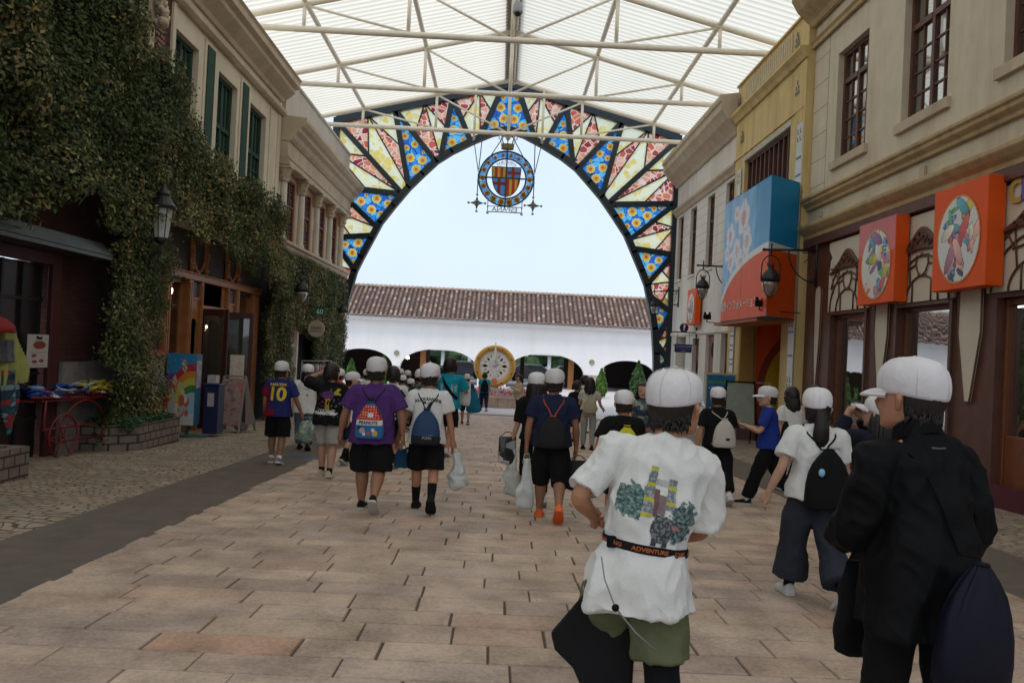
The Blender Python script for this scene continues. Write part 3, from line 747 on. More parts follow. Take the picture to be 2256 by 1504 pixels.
mb = MB(); mb.add([(-24, YF+3.2, rz_-.02), (24, YF+3.2, rz_-.02), (24, YF+7, ez), (-24, YF+7, ez)], [(0, 1, 2, 3)]); mb.build('rear_slope', mt, ro)
# arcade inside: dark soffit and timber walls, open to the car park in the middle
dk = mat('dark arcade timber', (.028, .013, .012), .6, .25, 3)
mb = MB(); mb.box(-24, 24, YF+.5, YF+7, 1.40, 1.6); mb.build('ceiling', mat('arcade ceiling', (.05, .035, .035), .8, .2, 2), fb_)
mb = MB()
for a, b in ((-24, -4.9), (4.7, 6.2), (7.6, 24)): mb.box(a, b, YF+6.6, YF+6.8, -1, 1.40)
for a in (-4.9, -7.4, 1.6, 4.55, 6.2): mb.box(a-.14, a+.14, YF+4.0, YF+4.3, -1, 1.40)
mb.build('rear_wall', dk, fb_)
for a in (-4.85, 4.65):
 mb = MB(); mb.box(a-.17, a+.17, YF+.9, YF+1.25, -1, 1.40); mb.build('post', mat('ochre timber', (.38, .17, .05), .6, .15, 4), fb_)
for c, w_, tp_ in arches[:-1]:
 mb = MB(); mb.box(c-1.0, c+.2, YF+2.2, YF+2.35, 1.36, 1.395); mb.build('ceiling_light', emitmat('arcade light', (.9, .85, .8), .6), fb_)
pl = mat('pale pink stone', (.60, .50, .46), .8, .1, 3)
for a, b in zip(arches[:-1], arches[1:]):
 xm = ((a[0]+a[1]/2) + (b[0]-b[1]/2))/2; w2 = (b[0]-b[1]/2) - (a[0]+a[1]/2)
 mb = MB(); mb.box(xm-w2/2+.04, xm+w2/2-.04, YF-.06, YF+.56, .0, .07); mb.box(xm-w2/2-.02, xm+w2/2+.02, YF-.1, YF+.6, .07, .12); mb.box(xm-w2/2+.1, xm+w2/2-.1, YF-.03, YF+.53, -1, .0); mb.build('capital', pl, fb_)
 mb = MB(); mb.lathe([(.17, 0), (.17, .05), (.13, .07), (.12, .04), (.02, .04)], (0, 0, 0), 20); md = mb.build('medallion', mat('olive medallion', (.34, .33, .22), .7, .2, 20), fb_, local=True)
 md.rotation_euler = (PI/2, 0, 0); md.location = (xm, -.0, .93+.9)
mb = MB(); mb.sphere((-6.0, YF+2.5, .62), .10, 8); wl = mb.build('lit_lamp', M['warm_lamp'], fb_)
# things behind the arcade: pale canopies, hedge, wood
gr = mat('far foliage', (.045, .085, .035), .9, .45, 3, 1, 8)
cn = thing('covered_walkway', 'white flat roofed walkway seen through the arcade', 'walkway', (0, 76, -.95))
mb = MB(); mb.box(-13, 12, 74, 78, 1.15, 1.75); mb.build('roof', M['white_wall'], cn)
for i in range(11):
 mb = MB(); mb.box(-12.4+i*2.4, -12.1+i*2.4, 74.4, 74.7, -.95, 1.15); mb.build('post', M['white_wall'], cn)
hb = MB(); rr3 = random.Random(9)
for i in range(260):
 hb.sphere((rr3.uniform(-32, 32), rr3.uniform(95, 101), rr3.uniform(-.5, 3.6)), rr3.uniform(.7, 1.5), 8)
tag(hb.build('wood', gr), kind='stuff')
hb = MB(); hb.box(-14, 13, 70, 71, -.95, -.1); tag(hb.build('hedge', mat('clipped hedge', (.09, .17, .04), .9, .4, 4, 1, 10)), 'low clipped green hedge seen through the arcade arches', 'hedge')
for i, x_ in enumerate((-6.5, -3.0, 2.6, 5.8)):
 p = thing('parked_car', ['small dark car parked beyond the left arch', 'dark parked car left of the compass beyond the arcade', 'dark parked car right of the compass beyond the arcade', 'black parked car behind the right hand pillar'][i], 'car', (x_, 66, -.95))
 mb = MB(); s_ = [(-2.1, .25), (-2.1, .75), (-1.5, .85), (-.9, 1.35), (.8, 1.35), (1.4, .9), (2.1, .75), (2.1, .25)]
 mb.prism([(x_+a, -.95+b) for a, b in s_], (0, 66, 0), *UO, -.8, .8); mb.build('body', mat('car paint', (.03, .03, .05), .3, .05, 3, coat=.6), p, bevel=.06)
 mb = MB(); mb.prism([(x_+a, -.95+b) for a, b in ((-1.2, .9), (-.85, 1.28), (.75, 1.28), (1.2, .9))], (0, 66, 0), *UO, -.81, .81); mb.build('windows', M['window'], p)
 for q in (-1.3, 1.3):
  mb = MB(); mb.tube([(x_+q, 65.15, -.64), (x_+q, 65.35, -.64)], .3, 14); mb.build('wheel', M['black'], p)

# ================================================================ compass monument in flower bed
YC = 35.6
cc = on_y(1090, 806, YC)
cm = thing('compass_monument', 'big round compass with ochre rim standing in a flower bed', 'monument', (cc.x, YC, -.9))
def ringlathe(prof, c, mi=0, n=48):
 # profile (r, d) revolved about the y axis, d towards the camera
 vs = []; fs = []
 for (r_, d_) in prof:
  for k in range(n): a = 2*PI*k/n; vs.append((c.x + r_*math.cos(a), c.y - d_, c.z + r_*math.sin(a)))
 for i in range(len(prof)-1):
  for k in range(n): fs.append((i*n+k, (i+1)*n+k, (i+1)*n+(k+1) % n, i*n+(k+1) % n))
 return vs, fs
mb = MB(); mb.add(*ringlathe([(.655, -.12), (.88, -.12), (.90, 0), (.88, .13), (.80, .17), (.70, .13), (.655, .05)], cc)); mb.build('rim', M['gold'], cm, smooth=True)
mb = MB(); mb.prism([(cc.x+.66*math.cos(t*PI/24), cc.z+.66*math.sin(t*PI/24)) for t in range(48)], (0, YC, 0), *UO, -.1, .05); mb.build('dial', mat('compass dial', (.86, .85, .80), .5, .05, 5), cm)
for k in range(16):
 a = k*PI/8; r1, r2, wd = (.56, .28, .065) if k % 4 == 0 else ((.48, .30, .05) if k % 2 == 0 else (.52, .36, .018))
 u_ = Vector((math.cos(a), 0, math.sin(a))); v_ = Vector((-math.sin(a), 0, math.cos(a)))
 pts = [u_*r2, u_*((r1+r2)/2) + v_*wd, u_*r1, u_*((r1+r2)/2) - v_*wd]
 mb = MB(); mb.prism([(cc.x+p.x, cc.z+p.z) for p in pts], (0, YC, 0), *UO, .05, .062); mb.build('compass_point', M['black'], cm)
mb = MB()
for k in range(64):
 a = k*PI/32; u_ = Vector((math.cos(a), 0, math.sin(a))); mb.bar(cc+u_*.60+Vector((0, -.055, 0)), cc+u_*.64+Vector((0, -.055, 0)), .008)
mb.build('tick_ring', M['black'], cm)
mb = MB(); mb.prism([(cc.x+.25*math.cos(t*PI/14), cc.z+.25*math.sin(t*PI/14)) for t in range(28)], (0, YC, 0), *UO, .05, .075); mb.build('boss', mat('pale boss', (.70, .72, .76), .5), cm)
mb = MB();
for k in range(5): mb.tube([cc + Vector((-.12+.05*k, -.08, -.03+.05*math.sin(k*2))), cc + Vector((-.04+.05*k, -.08, .05-.04*math.cos(k)))], .006, 4)
mb.build('boss_script', M['black'], cm)
mb = MB()
for s_, z1 in ((1, .93), (-1, -.62)):
 mb.prism([(cc.x-.05, cc.z+s_*.25), (cc.x+.05, cc.z+s_*.25), (cc.x+.065, cc.z+s_*.6), (cc.x, cc.z+z1), (cc.x-.065, cc.z+s_*.6)], (0, YC, 0), *UO, .06, .17)
mb.build('needle', M['white_paint'], cm)
mb = MB(); mb.prism([(cc.x-.02, cc.z+.92), (cc.x+.02, cc.z+.92), (cc.x+.01, cc.z+1.02), (cc.x-.01, cc.z+1.02)], (0, YC, 0), *UO, .09, .15); mb.build('needle_tip', mat('red tip', (.5, .03, .02)), cm)
mb = MB(); mb.lathe([(.11, 0), (.11, .02), (.02, .03)], (0, 0, 0), 16); q = mb.build('rosette', mat('coral rosette', (.75, .25, .15)), cm, local=True); q.rotation_euler = (PI/2, 0, 0); q.location = cc + Vector((0, -.16, -.62)) - cm.location
for k in range(8):
 a = (k+.5)*PI/4; mb = MB(); mb.lathe([(.035, 0), (.03, .02), (.005, .03)], (0, 0, 0), 10); q = mb.build('rivet', M['dark_wood'], cm, local=True); q.rotation_euler = (PI/2, 0, 0); q.location = cc + Vector((.78*math.cos(a), -.165, .78*math.sin(a))) - cm.location
# ribbon base with lettering
mb = MB()
for zc_, wd, yo in ((-.36+.05, .55, .2), (-.56+.05, .75, .35)):
 pts = [(cc.x+.15-wd+2*wd*i/12, YC-yo-.06*math.sin(i*.9), zc_+.03*math.sin(i*.6)) for i in range(13)]
 for a, b in zip(pts[:-1], pts[1:]): mb.add([Vector(a)-Vector((0,0,.09)), Vector(b)-Vector((0,0,.09)), Vector(b)+Vector((0,0,.09)), Vector(a)+Vector((0,0,.09))] + [Vector(q)+Vector((0,.05,z)) for q, z in ((a,-.09),(b,-.09),(b,.09),(a,.09))], [(0,1,2,3), (7,6,5,4), (3,2,6,7), (0,4,5,1)])
mb.build('ribbon', mat('pale ribbon', (.66, .62, .56), .6), cm)
text('lettering', 'E S P A Ñ A', (cc.x+.15, YC-.31, -.31), UF, .13, mat('teal lettering', (.05, .25, .25)), cm)
mb = MB(); mb.box(cc.x-.2, cc.x+.2, YC-.1, YC+.3, -.9, cc.z-.85); mb.build('stand', M['grey_stone'], cm)
# bed
fbx = on_y(1075, 890, 33.0)
bed = thing('flower_bed', 'low round stone flower bed planted pink and red around the compass', 'planter', (cc.x, YC, -.9))
rb_ = 2.95
mb = MB(); mb.lathe([(rb_-.28, -.9), (rb_-.28, -.40)], (cc.x, YC, 0), 40); mb.lathe([(rb_, -.9), (rb_, -.52)], (cc.x, YC, 0), 40)
mb.lathe([(rb_+.03, -.52), (rb_+.03, -.46), (rb_-.30, -.46), (rb_-.30, -.6)], (cc.x, YC, 0), 40)
mb.build('wall', brickmat('bed stone', (.50, .36, .29), (.58, .46, .38), (.3, .22, .18), .4, .5, .012, 'XZ'), bed)
mb = MB(); mb.lathe([(.001, -.55), (rb_-.26, -.55)][::-1], (cc.x, YC, 0), 30); mb.build('soil', mat('soil', (.03, .05, .02)), bed)
vs, fs, cs = [], [], []; rf = random.Random(4)
for i in range(5200):
 a = rf.uniform(0, 2*PI); r_ = (rb_-.32)*math.sqrt(rf.random()); z_ = -.55 + .22*rf.random() + .04*math.sin(a*9) + .05*math.sin(r_*6)
 g_ = rf.random() < .38; s_ = rf.uniform(.02, .045); n_ = Vector((rf.uniform(-1, 1), rf.uniform(-1.2, .4), rf.uniform(0, 1))).normalized(); t_ = n_.orthogonal().normalized(); b_2 = n_.cross(t_)
 c0 = Vector((r_*math.cos(a), r_*math.sin(a), z_+.9)); b0 = len(vs)
 for k in range(5): th = k*2*PI/5; vs.append(c0 + (t_*math.cos(th) + b_2*math.sin(th))*s_)
 fs.append((b0, b0+1, b0+2, b0+3, b0+4)); zone = int((a*9)//1.1) % 4
 c = (.03, .08, .02) if g_ else [(.65,.03,.10), (.55,.28,.62), (.70,.04,.04), (.75,.20,.35)][zone if rf.random() < .75 else rf.randrange(4)]
 cs += [c + (1,)]*5
me = bpy.data.meshes.new('flowers'); me.from_pydata(vs, [], fs); at = me.color_attributes.new('tone', 'FLOAT_COLOR', 'CORNER'); at.data.foreach_set('color', [c for q in cs for c in q]); me.materials.append(M['foliage'])
o = bpy.data.objects.new('flowers', me); COL.objects.link(o); o.parent = bed; o['kind'] = 'stuff'
# clipped conifers
def leafcloud(name, fn, n, size, palette, parent, seed=1, mat_=None):
 rq = random.Random(seed); vs, fs, cs = [], [], []
 for i in range(n):
  c0, nn_, c = fn(rq); s_ = size*rq.uniform(.6, 1.3)
  n_ = (nn_ + Vector((rq.uniform(-1, 1), rq.uniform(-1, 1), rq.uniform(-1, 1)))*.8).normalized(); t_ = n_.orthogonal(); t_.rotate(Matrix.Rotation(rq.uniform(0, 6.3), 3, n_)); t_.normalize(); b2 = n_.cross(t_)
  b0 = len(vs); vs += [c0 - t_*s_, c0 + b2*s_*.55 + n_*s_*.15, c0 + t_*s_, c0 - b2*s_*.55 + n_*s_*.15]; fs.append((b0, b0+1, b0+2, b0+3)); cs += [c + (1,)]*4
 off = wloc(parent) if parent else Vector((0, 0, 0))
 me = bpy.data.meshes.new(name); me.from_pydata([v - off for v in vs], [], fs); at = me.color_attributes.new('tone', 'FLOAT_COLOR', 'CORNER'); at.data.foreach_set('color', [c for q in cs for c in q]); me.materials.append(mat_ or M['foliage'])
 o = bpy.data.objects.new(name, me); COL.objects.link(o)
 if parent: o.parent = parent
 return o
for (pl_, pt_, Y_, lab, g_) in (((1323, 882), (1326, 812), 44, 'slender bright green clipped conifer nearest the compass', (.10, .20, .035)), ((1408, 870), (1408, 795), 44, 'taller dark green conifer before the right hand arch', (.05, .12, .03)), ((775, 850), (775, 790), 44, 'green conifer in front of the left arch', (.07, .16, .03)), ((848, 850), (846, 782), 47, 'small green conifer beside the left pillar medallion', (.08, .18, .03))):
 b_ = on_y(*pl_, Y_); t_ = on_y(*pt_, Y_); hh = t_.z + .885; base = Vector((t_.x, Y_, -.885))
 tr_ = thing('conifer', lab, 'conifer', base, 0, 'clipped conifers in front of the arcade')
 mb = MB(); mb.tube([base, base + Vector((0, 0, hh*.6))], [.05, .02], 6); mb.build('trunk', M['dark_wood'], tr_)
 W_ = hh*.24
 def fn(rq, base=base, hh=hh, W_=W_, g_=g_):
  t = rq.random()**.8; a = rq.uniform(0, 2*PI); prof = (math.sin(PI*min(1, t*.9+.12))**.7)*(1-t*.55)
  r_ = W_*prof*rq.uniform(.72, 1.06)*(1+.12*math.sin(a*5+t*9)); k = rq.uniform(.55, 1.5)
  return base + Vector((r_*math.cos(a), r_*math.sin(a), .08 + t*(hh-.1))), Vector((math.cos(a), math.sin(a), .4)), tuple(e*k for e in g_)
 leafcloud('crown', fn, 2600, .075, None, tr_, 5)
# ================================================================ right side of the street
def wall_holes(mb, x0, x1, y0, y1, z0, z1, holes, mi=0):
 ys = sorted(set([y0, y1] + [h for q in holes for h in q[:2] if y0 < h < y1])); zs = sorted(set([z0, z1] + [h for q in holes for h in q[2:] if z0 < h < z1]))
 for a, b in zip(ys[:-1], ys[1:]):
  run = None
  for c, d in zip(zs[:-1], zs[1:]):
   hole = any(q[0] <= (a+b)/2 <= q[1] and q[2] <= (c+d)/2 <= q[3] for q in holes)
   if hole:
    if run: mb.box(x0, x1, a, b, run[0], run[1], mi); run = None
   else: run = (run[0], d) if run else (c, d)
  if run: mb.box(x0, x1, a, b, run[0], run[1], mi)
class Fac:
 def __init__(s, X, side): s.X = X; s.s = side; s.fr = UR if side > 0 else UL
 def x(s, d): return s.X - s.s * d
 def box(s, mb, d0, d1, y0, y1, z0, z1, mi=0): return mb.box(s.x(d0), s.x(d1), y0, y1, z0, z1, mi)
 def pt(s, y, z, d=0): return Vector((s.x(d), y, z))
 def prism(s, mb, poly, d0, d1, mi=0):   # poly in (y, z)
  u = (0, 1, 0); return mb.prism(poly, (s.X, 0, 0), u, (0, 0, 1), (-s.s, 0, 0), d0, d1, mi)
 def cornice(s, mb, y0, y1, prof, mi=0):
  # prof: list of (d, z) going up; closed against the wall
  a = [s.pt(y0, z, d) for d, z in prof]; b = [s.pt(y1, z, d) for d, z in prof]; n = len(prof)
  fs = [(i, i+1, n+i+1, n+i) for i in range(n-1)] + [tuple(range(n)), tuple(range(2*n-1, n-1, -1)), (0, n, 2*n-1, n-1)]
  return mb.add(a + b, fs, mi)
def frame_window(par, Fc, y0, y1, z0, z1, fm, gm, cols=2, rows=4, split=None, fw=.07, name='window', rec=.16, mw=.03, back=None):
 # recessed window: outer frame, mullions, a pane, and a dim room behind it
 f = MB(); d = -rec
 Fc.box(f, d-.05, d+.04, y0, y0+fw, z0, z1); Fc.box(f, d-.05, d+.04, y1-fw, y1, z0, z1)
 Fc.box(f, d-.05, d+.04, y0+fw, y1-fw, z1-fw, z1); Fc.box(f, d-.05, d+.04, y0+fw, y1-fw, z0, z0+fw)
 zt = split if split else z1
 ym = (y0+y1)/2
 if cols >= 2: Fc.box(f, d-.045, d+.035, ym-fw*.55, ym+fw*.55, z0+fw, z1-fw)
 if split:
  Fc.box(f, d-.045, d+.045, y0+fw, ym-fw*.55, split-fw*.6, split+fw*.6); Fc.box(f, d-.045, d+.045, ym+fw*.55, y1-fw, split-fw*.6, split+fw*.6)
 halves = [(y0+fw, ym-fw*.55), (ym+fw*.55, y1-fw)] if cols >= 2 else [(y0+fw, y1-fw)]
 for a, b in halves:
  if mw:
   Fc.box(f, d-.03, d+.015, (a+b)/2-mw/2, (a+b)/2+mw/2, z0+fw, z1-fw)
   top_ = (split-fw*.6) if split else z1-fw
   for k in range(1, rows):
    zz = z0+fw + (top_-z0-fw)*k/rows; Fc.box(f, d-.028, d+.012, a, (a+b)/2-mw/2, zz-mw/2, zz+mw/2); Fc.box(f, d-.028, d+.012, (a+b)/2+mw/2, b, zz-mw/2, zz+mw/2)
 w_ = f.build(name, fm, par)
 g = MB(); g.add([Fc.pt(y0+fw*.5, z0+fw*.5, d-.01), Fc.pt(y1-fw*.5, z0+fw*.5, d-.01), Fc.pt(y1-fw*.5, z1-fw*.5, d-.01), Fc.pt(y0+fw*.5, z1-fw*.5, d-.01)], [(0, 1, 2, 3)]); g.build('pane', gm, w_)
 if back:
  bk = MB(); Fc.box(bk, d-.5, d-.55, y0-.1, y1+.1, z0-.1, z1+.1); bk.build('curtain', back, w_)
 return w_
curt = mat('pale curtain', (.26, .25, .22), .9, .35, 3)
dim = mat('dim interior', (.05, .045, .04), .9, .4, 2)

# ---- beige building with the shop
RF = Fac(6.6, 1)
nb = thing('shop_building', 'beige rendered building with tall brown windows above a brown and cream shop front', 'building', (6.6, 10, -.3))
wins = [(15.22, 16.62), (12.40, 13.85), (9.55, 10.98), (6.7, 8.13), (3.85, 5.28)]
WZ = (5.52, 7.72)
shops = [(14.84, 16.42), (12.02, 13.66), (9.05, 10.95), (6.4, 7.9), (3.6, 5.1)]
mb = MB(); wall_holes(mb, RF.X, RF.X+.35, 2.0, 17.9, 4.14, 9.3, [(a, b, WZ[0], WZ[1]) for a, b in wins])
mb.box(RF.X+.36, 14, 2.0, 2.3, -1.3, 9.3); mb.box(RF.X+.36, 14, 17.6, 17.89, -1.3, 9.3); mb.box(RF.X+.2, 14, 2.0, 17.9, 9.3, 9.4)
mb.build('wall', M['cream_wall'], nb)
mb = MB()
for z_ in (5.2, 5.75, 6.3, 6.85, 7.4, 7.95): RF.box(mb, .0, .001, 17.1, 17.9, z_, z_+.014)
RF.box(mb, .0, .001, 17.08, 17.1, 4.95, 8.3)
mb.build('joint_lines', mat('joint line', (.2, .17, .12)), nb)
for k, (a, b) in enumerate(wins):
 w_ = frame_window(nb, RF, a, b, WZ[0], WZ[1], M['brown_wood'], M['window'], 2, 4, WZ[0]+1.6, .08, back=curt)
 s_ = MB(); RF.box(s_, .0, .07, a-.12, b+.12, WZ[0]-.16, WZ[0]); s_.build('sill', M['cream_trim'], w_)
mb = MB()
RF.cornice(mb, 2.0, 17.93, [(.02, 4.72), (.07, 4.72), (.07, 4.78), (.15, 4.84), (.15, 4.90), (.19, 4.92), (.19, 4.98), (.02, 5.0)])
RF.cornice(mb, 2.0, 17.93, [(.02, 4.08), (.08, 4.08), (.08, 4.16), (.15, 4.22), (.22, 4.30), (.22, 4.37), (.02, 4.40)])
mb.build('string_course', M['tan_trim'], nb, bevel=.01)
mb = MB(); RF.cornice(mb, 2.0, 17.95, [(.02, 8.28), (.08, 8.28), (.08, 8.36), (.13, 8.42), (.02, 8.43)]); RF.cornice(mb, 2.0, 17.95, [(.02, 8.75), (.10, 8.75), (.16, 8.85), (.28, 8.95), (.42, 9.08), (.50, 9.22), (.55, 9.30), (.55, 9.40), (.02, 9.44)])
mb.build('cornice', M['tan_trim'], nb, bevel=.01)
mb = MB(); RF.box(mb, .01, .05, 12.9, 13.05, 4.44, 4.62); RF.box(mb, .01, .05, 17.1, 17.2, 4.5, 4.6); mb.build('vent', M['cream_trim'], nb)
# shop front
mb = MB(); wall_holes(mb, RF.X+.02, RF.X+.30, 2.0, 17.9, -1.3, 4.07, [(a, b, (.22 if k != 2 else -.6), 2.40) for k, (a, b) in enumerate(shops)])
mb.build('shop_front', M['brown_wood'], nb)
mb = MB(); RF.box(mb, .0, .10, 2.0, 17.88, 3.90, 4.075); mb.build('fascia', M['brown_wood'], nb, bevel=.01)
cpan = mat('cream panel', (.64, .58, .47), .7, .05, 3, .1, 40)
def bay(yc, hw, k):
 p_ = MB(); z0, z1 = 2.47, 3.86
 # cream field above the window with an eased outline
 poly = [(yc-hw-.12, z0)] + [(yc-hw-.12, 3.2)] + [(yc-hw-.05, 3.5), (yc-hw+.02, 3.55), (yc-hw-.15, 3.72), (yc-hw-.15, z1), (yc+hw+.15, z1), (yc+hw+.15, 3.72), (yc+hw-.02, 3.55), (yc+hw+.05, 3.5), (yc+hw+.12, 3.2), (yc+hw+.12, z0)]
 RF.prism(p_, poly, -.005, .03); o_ = p_.build('arched_panel', cpan, nb)
 t = MB(); dd = .045
 def arc(cx_, cz_, rx, rz, a0, a1, r_=.016, n=20): t.tube([RF.pt(cx_+rx*math.cos(a), cz_+rz*math.sin(a), dd) for a in np.linspace(a0, a1, n)], r_, 6)
 def seg(a, b, r_=.014): t.tube([RF.pt(a[0], a[1], dd), RF.pt(b[0], b[1], dd)], r_, 6)
 arc(yc, z0, hw*1.0, .72, 0, PI); arc(yc, z0, hw*.62, .40, 0, PI); arc(yc, z0+.28, hw*.98, .62, .25, PI-.25)
 seg((yc-hw*.36, z0), (yc-hw*.36, z0+.33)); seg((yc+hw*.36, z0), (yc+hw*.36, z0+.33))
 sh = [(yc-.17, 3.20), (yc-.19, 3.05), (yc-.12, 2.93), (yc, 2.86), (yc+.12, 2.93), (yc+.19, 3.05), (yc+.17, 3.20), (yc+.08, 3.17), (yc, 3.22), (yc-.08, 3.17)]
 t.tube([RF.pt(a, b, dd+.006) for a, b in sh], .014, 6, close=True)
 for s_ in (-1, 1):
  seg((yc+s_*.19, 3.06), (yc+s_*hw*.55, 3.0)); seg((yc+s_*hw*.45, z0+.26), (yc+s_*hw*.52, 3.28)); seg((yc+s_*hw*.80, z0+.35), (yc+s_*hw*.86, 3.12)); seg((yc+s_*.10, 2.88), (yc+s_*.12, 3.40-.6+.08))
  arc(yc+s_*hw*.95, z0, hw*.55, .85, PI*.5-.1, PI*.5+.9, .014) if s_ > 0 else arc(yc+s_*hw*.95, z0, hw*.55, .85, PI*.5-.9, PI*.5+.1, .014)
 t.build('lattice', M['brown_wood'], o_, smooth=True)
 c = MB(); hh = lambda y: 3.30 + .34*math.exp(-((y-yc)/.38)**2)
 ys_ = np.linspace(yc-hw*.98, yc+hw*.98, 22)
 low = [(y, 3.18 + .10*math.cos((y-yc)/hw*1.5)) for y in ys_]
 upp = [(y, max(3.23 + .10*math.cos((y-yc)/hw*1.5), hh(y) if abs(y-yc) < .62 else 3.30-.5*(abs(y-yc)-.62))) for y in ys_]
 RF.prism(c, low + upp[::-1], .03, .085)
 c2 = c.build('carved_crest', M['brown_wood'], o_, bevel=.012)
 s = MB()
 for s_ in (-1, 1):
  for q in range(3):
   cy, cz = yc + s_*(.12+.16*q), 3.42 - .055*q; r0 = .085 - .018*q
   s.tube([RF.pt(cy + s_*r0*(1-i/16)*math.cos(i*.55), cz + r0*(1-i/16)*math.sin(i*.55), .095) for i in range(15)], .012, 5)
 s.tube([RF.pt(yc+.06*math.cos(a), 3.5+.06*math.sin(a), .095) for a in np.linspace(0, 6, 12)], .012, 5)
 s.build('scrollwork', mat('lighter carved wood', (.12, .05, .035), .5, .2, 20) if k == 0 else bpy.data.materials['lighter carved wood'], c2, smooth=True)  # scrollwork in a slightly lighter brown than the crest
for k, (a, b) in enumerate(shops):
 bay((a+b)/2, .80 if k != 2 else 1.0, k)
 # window set in the bay
 if k != 2:
  f = MB(); z0, z1 = .22, 2.40; d = -.16
  for (y0, y1) in ((a, a+.06), (b-.06, b)): RF.box(f, d-.06, d+.05, y0, y1, z0, z1)
  RF.box(f, d-.06, d+.05, a+.06, b-.06, z1-.07, z1); RF.box(f, d-.06, d+.05, a+.06, b-.06, z0, z0+.10)
  w_ = f.build('shop_window', M['orange_wood'] if False else mat('shop window wood %d' % k, (.16, .06, .028), .45, .2, 8), nb, bevel=.008)
  g = MB(); g.add([RF.pt(a+.05, z0+.05, d), RF.pt(b-.05, z0+.05, d), RF.pt(b-.05, z1-.05, d), RF.pt(a+.05, z1-.05, d)], [(0, 1, 2, 3)]); g.build('pane', M['shopglass'], w_)
  rv = MB(); RF.box(rv, .0, .03, b-.01, b+.06, z0-.04, z1+.05); RF.box(rv, .0, .03, a-.06, a+.01, z0-.04, z1+.05); RF.box(rv, .0, .035, a+.01, b-.01, z1, z1+.05); RF.box(rv, .0, .06, a-.06, b+.06, z0-.1, z0-.041); rv.build('reveal', mat('reveal wood %d' % k, (.11, .042, .024), .5, .2, 8), w_)
  # dark blue window box below the sill
  bx = MB(); RF.box(bx, .04, .20, a-.1, b+.05, -.12, .10);
  for q in range(6): RF.box(bx, .20, .23, a-.08, b+.03, -.10+q*.035, -.085+q*.035)
  bx.build('window_box', mat('slate blue paint %d' % k, (.03, .04, .07), .35, .15, 6), nb, bevel=.008)
 else:
  f = MB(); d = -.18
  for yy in (a, a+.62, b-.7, b-.07): RF.box(f, d-.06, d+.05, yy, yy+.07, -.45, 2.40)
  RF.box(f, d-.06, d+.05, a+.07, b-.07, 2.30, 2.40)
  for (y0, y1) in ((a+.07, a+.62), (a+.69, b-.7), (b-.63, b-.07)): RF.box(f, d-.05, d+.03, y0, y1, -.45, .58)
  w_ = f.build('shop_door', mat('door wood', (.17, .055, .02), .45, .2, 8), nb, bevel=.01)
  g = MB(); g.add([RF.pt(a+.05, .5, d-.01), RF.pt(b-.05, .5, d-.01), RF.pt(b-.05, 2.35, d-.01), RF.pt(a+.05, 2.35, d-.01)], [(0, 1, 2, 3)]); g.build('pane', M['shopglass'], w_)
  h = MB(); h.tube([RF.pt(a+.72, .75, -.08), RF.pt(a+.72, 1.15, -.08)], .018, 8); h.build('handle', M['gold'], w_)
# piers with tapering cream insets
for k, (yc, w_, zt) in enumerate(((17.12, .62, 3.10), (14.22, .58, 3.9), (11.52, .66, 3.9), (8.48, .6, 3.9), (5.75, .6, 3.9))):
 c = MB(); h = w_/2
 if k == 0: poly = [(yc-.17, 2.9), (yc-.13, 3.0), (yc, 3.06), (yc+.13, 3.0), (yc+.17, 2.9), (yc+.15, 1.9), (yc+.05, .98), (yc-.05, .98), (yc-.15, 1.9)]
 else: poly = [(yc-h*.80, zt), (yc+h*.80, zt), (yc+h*.86, 1.95), (yc+.07, .98), (yc-.07, .98), (yc-h*.86, 1.95)]
 RF.prism(c, poly, -.01, .012); p_ = c.build('inset_panel', cpan, nb)
 e = MB(); e.tube([RF.pt(a, b, .014) for a, b in poly], .016, 5, close=True); e.build('moulding', M['brown_wood'], p_)
mb = MB(); RF.box(mb, .0, .10, 2.0, 17.88, -1.3, -.05); mb.build('base_board', mat('maroon base', (.085, .012, .02), .5, .2, 6), nb)
# room inside
def room(par, Fc, y0, y1, z0, z1, depth, wm, lights=True, seed=1, lm=None, goods=True, cm_=None):
 r = MB(); a, b = -.36, -.36-depth
 Fc.box(r, b, b-.05, y0, y1, z0, z1); Fc.box(r, a, b, y0, y0+.05, z0, z1); Fc.box(r, a, b, y1-.05, y1, z0, z1)
 Fc.box(r, a, b, y0+.05, y1-.05, z0, z0+.05)
 rm = r.build('interior', wm, par)
 c_ = MB(); Fc.box(c_, a, b, y0+.06, y1-.06, z1-.05, z1); c_.build('ceiling', cm_ or wm, rm)
 q = random.Random(seed)
 if goods:
  cl = [(.5,.08,.05), (.08,.2,.4), (.6,.5,.1), (.1,.3,.12), (.5,.45,.4), (.35,.1,.25), (.7,.65,.6), (.6,.25,.05)]
  mats_ = [mat('goods %d' % i, c, .5, .3, 12) for i, c in enumerate(cl)] if 'goods 0' not in bpy.data.materials else [bpy.data.materials['goods %d' % i] for i in range(8)]
  y = y0 + .3
  while y < y1 - .4:
   d = -.36 - q.uniform(.7, depth-.6)
   g = MB(); w2 = q.uniform(.5, 1.1)
   for sh in range(4):
    zz = z0 + .3 + sh*.42; Fc.box(g, d, d-.35, y, y+w2, zz-.03, zz, 0); yy = y + .03
    while yy < y + w2 - .12:
     bw = q.uniform(.06, .16); Fc.box(g, d-.03, d-.30, yy, yy+bw, zz, zz+q.uniform(.12, .32), 1 + q.randrange(8)); yy += bw + .02
   g.build('shelf_display', [M['brown_wood']] + mats_, rm); y += w2 + q.uniform(.2, .8)
 return rm
shop_in = mat('shop interior', (.16, .14, .12), .8, .2, 1)
rm = room(nb, RF, 2.4, 17.5, -.4, 3.0, 5.0, shop_in, seed=3, cm_=mat('shop ceiling', (.12, .10, .085), .85, .25, 2))
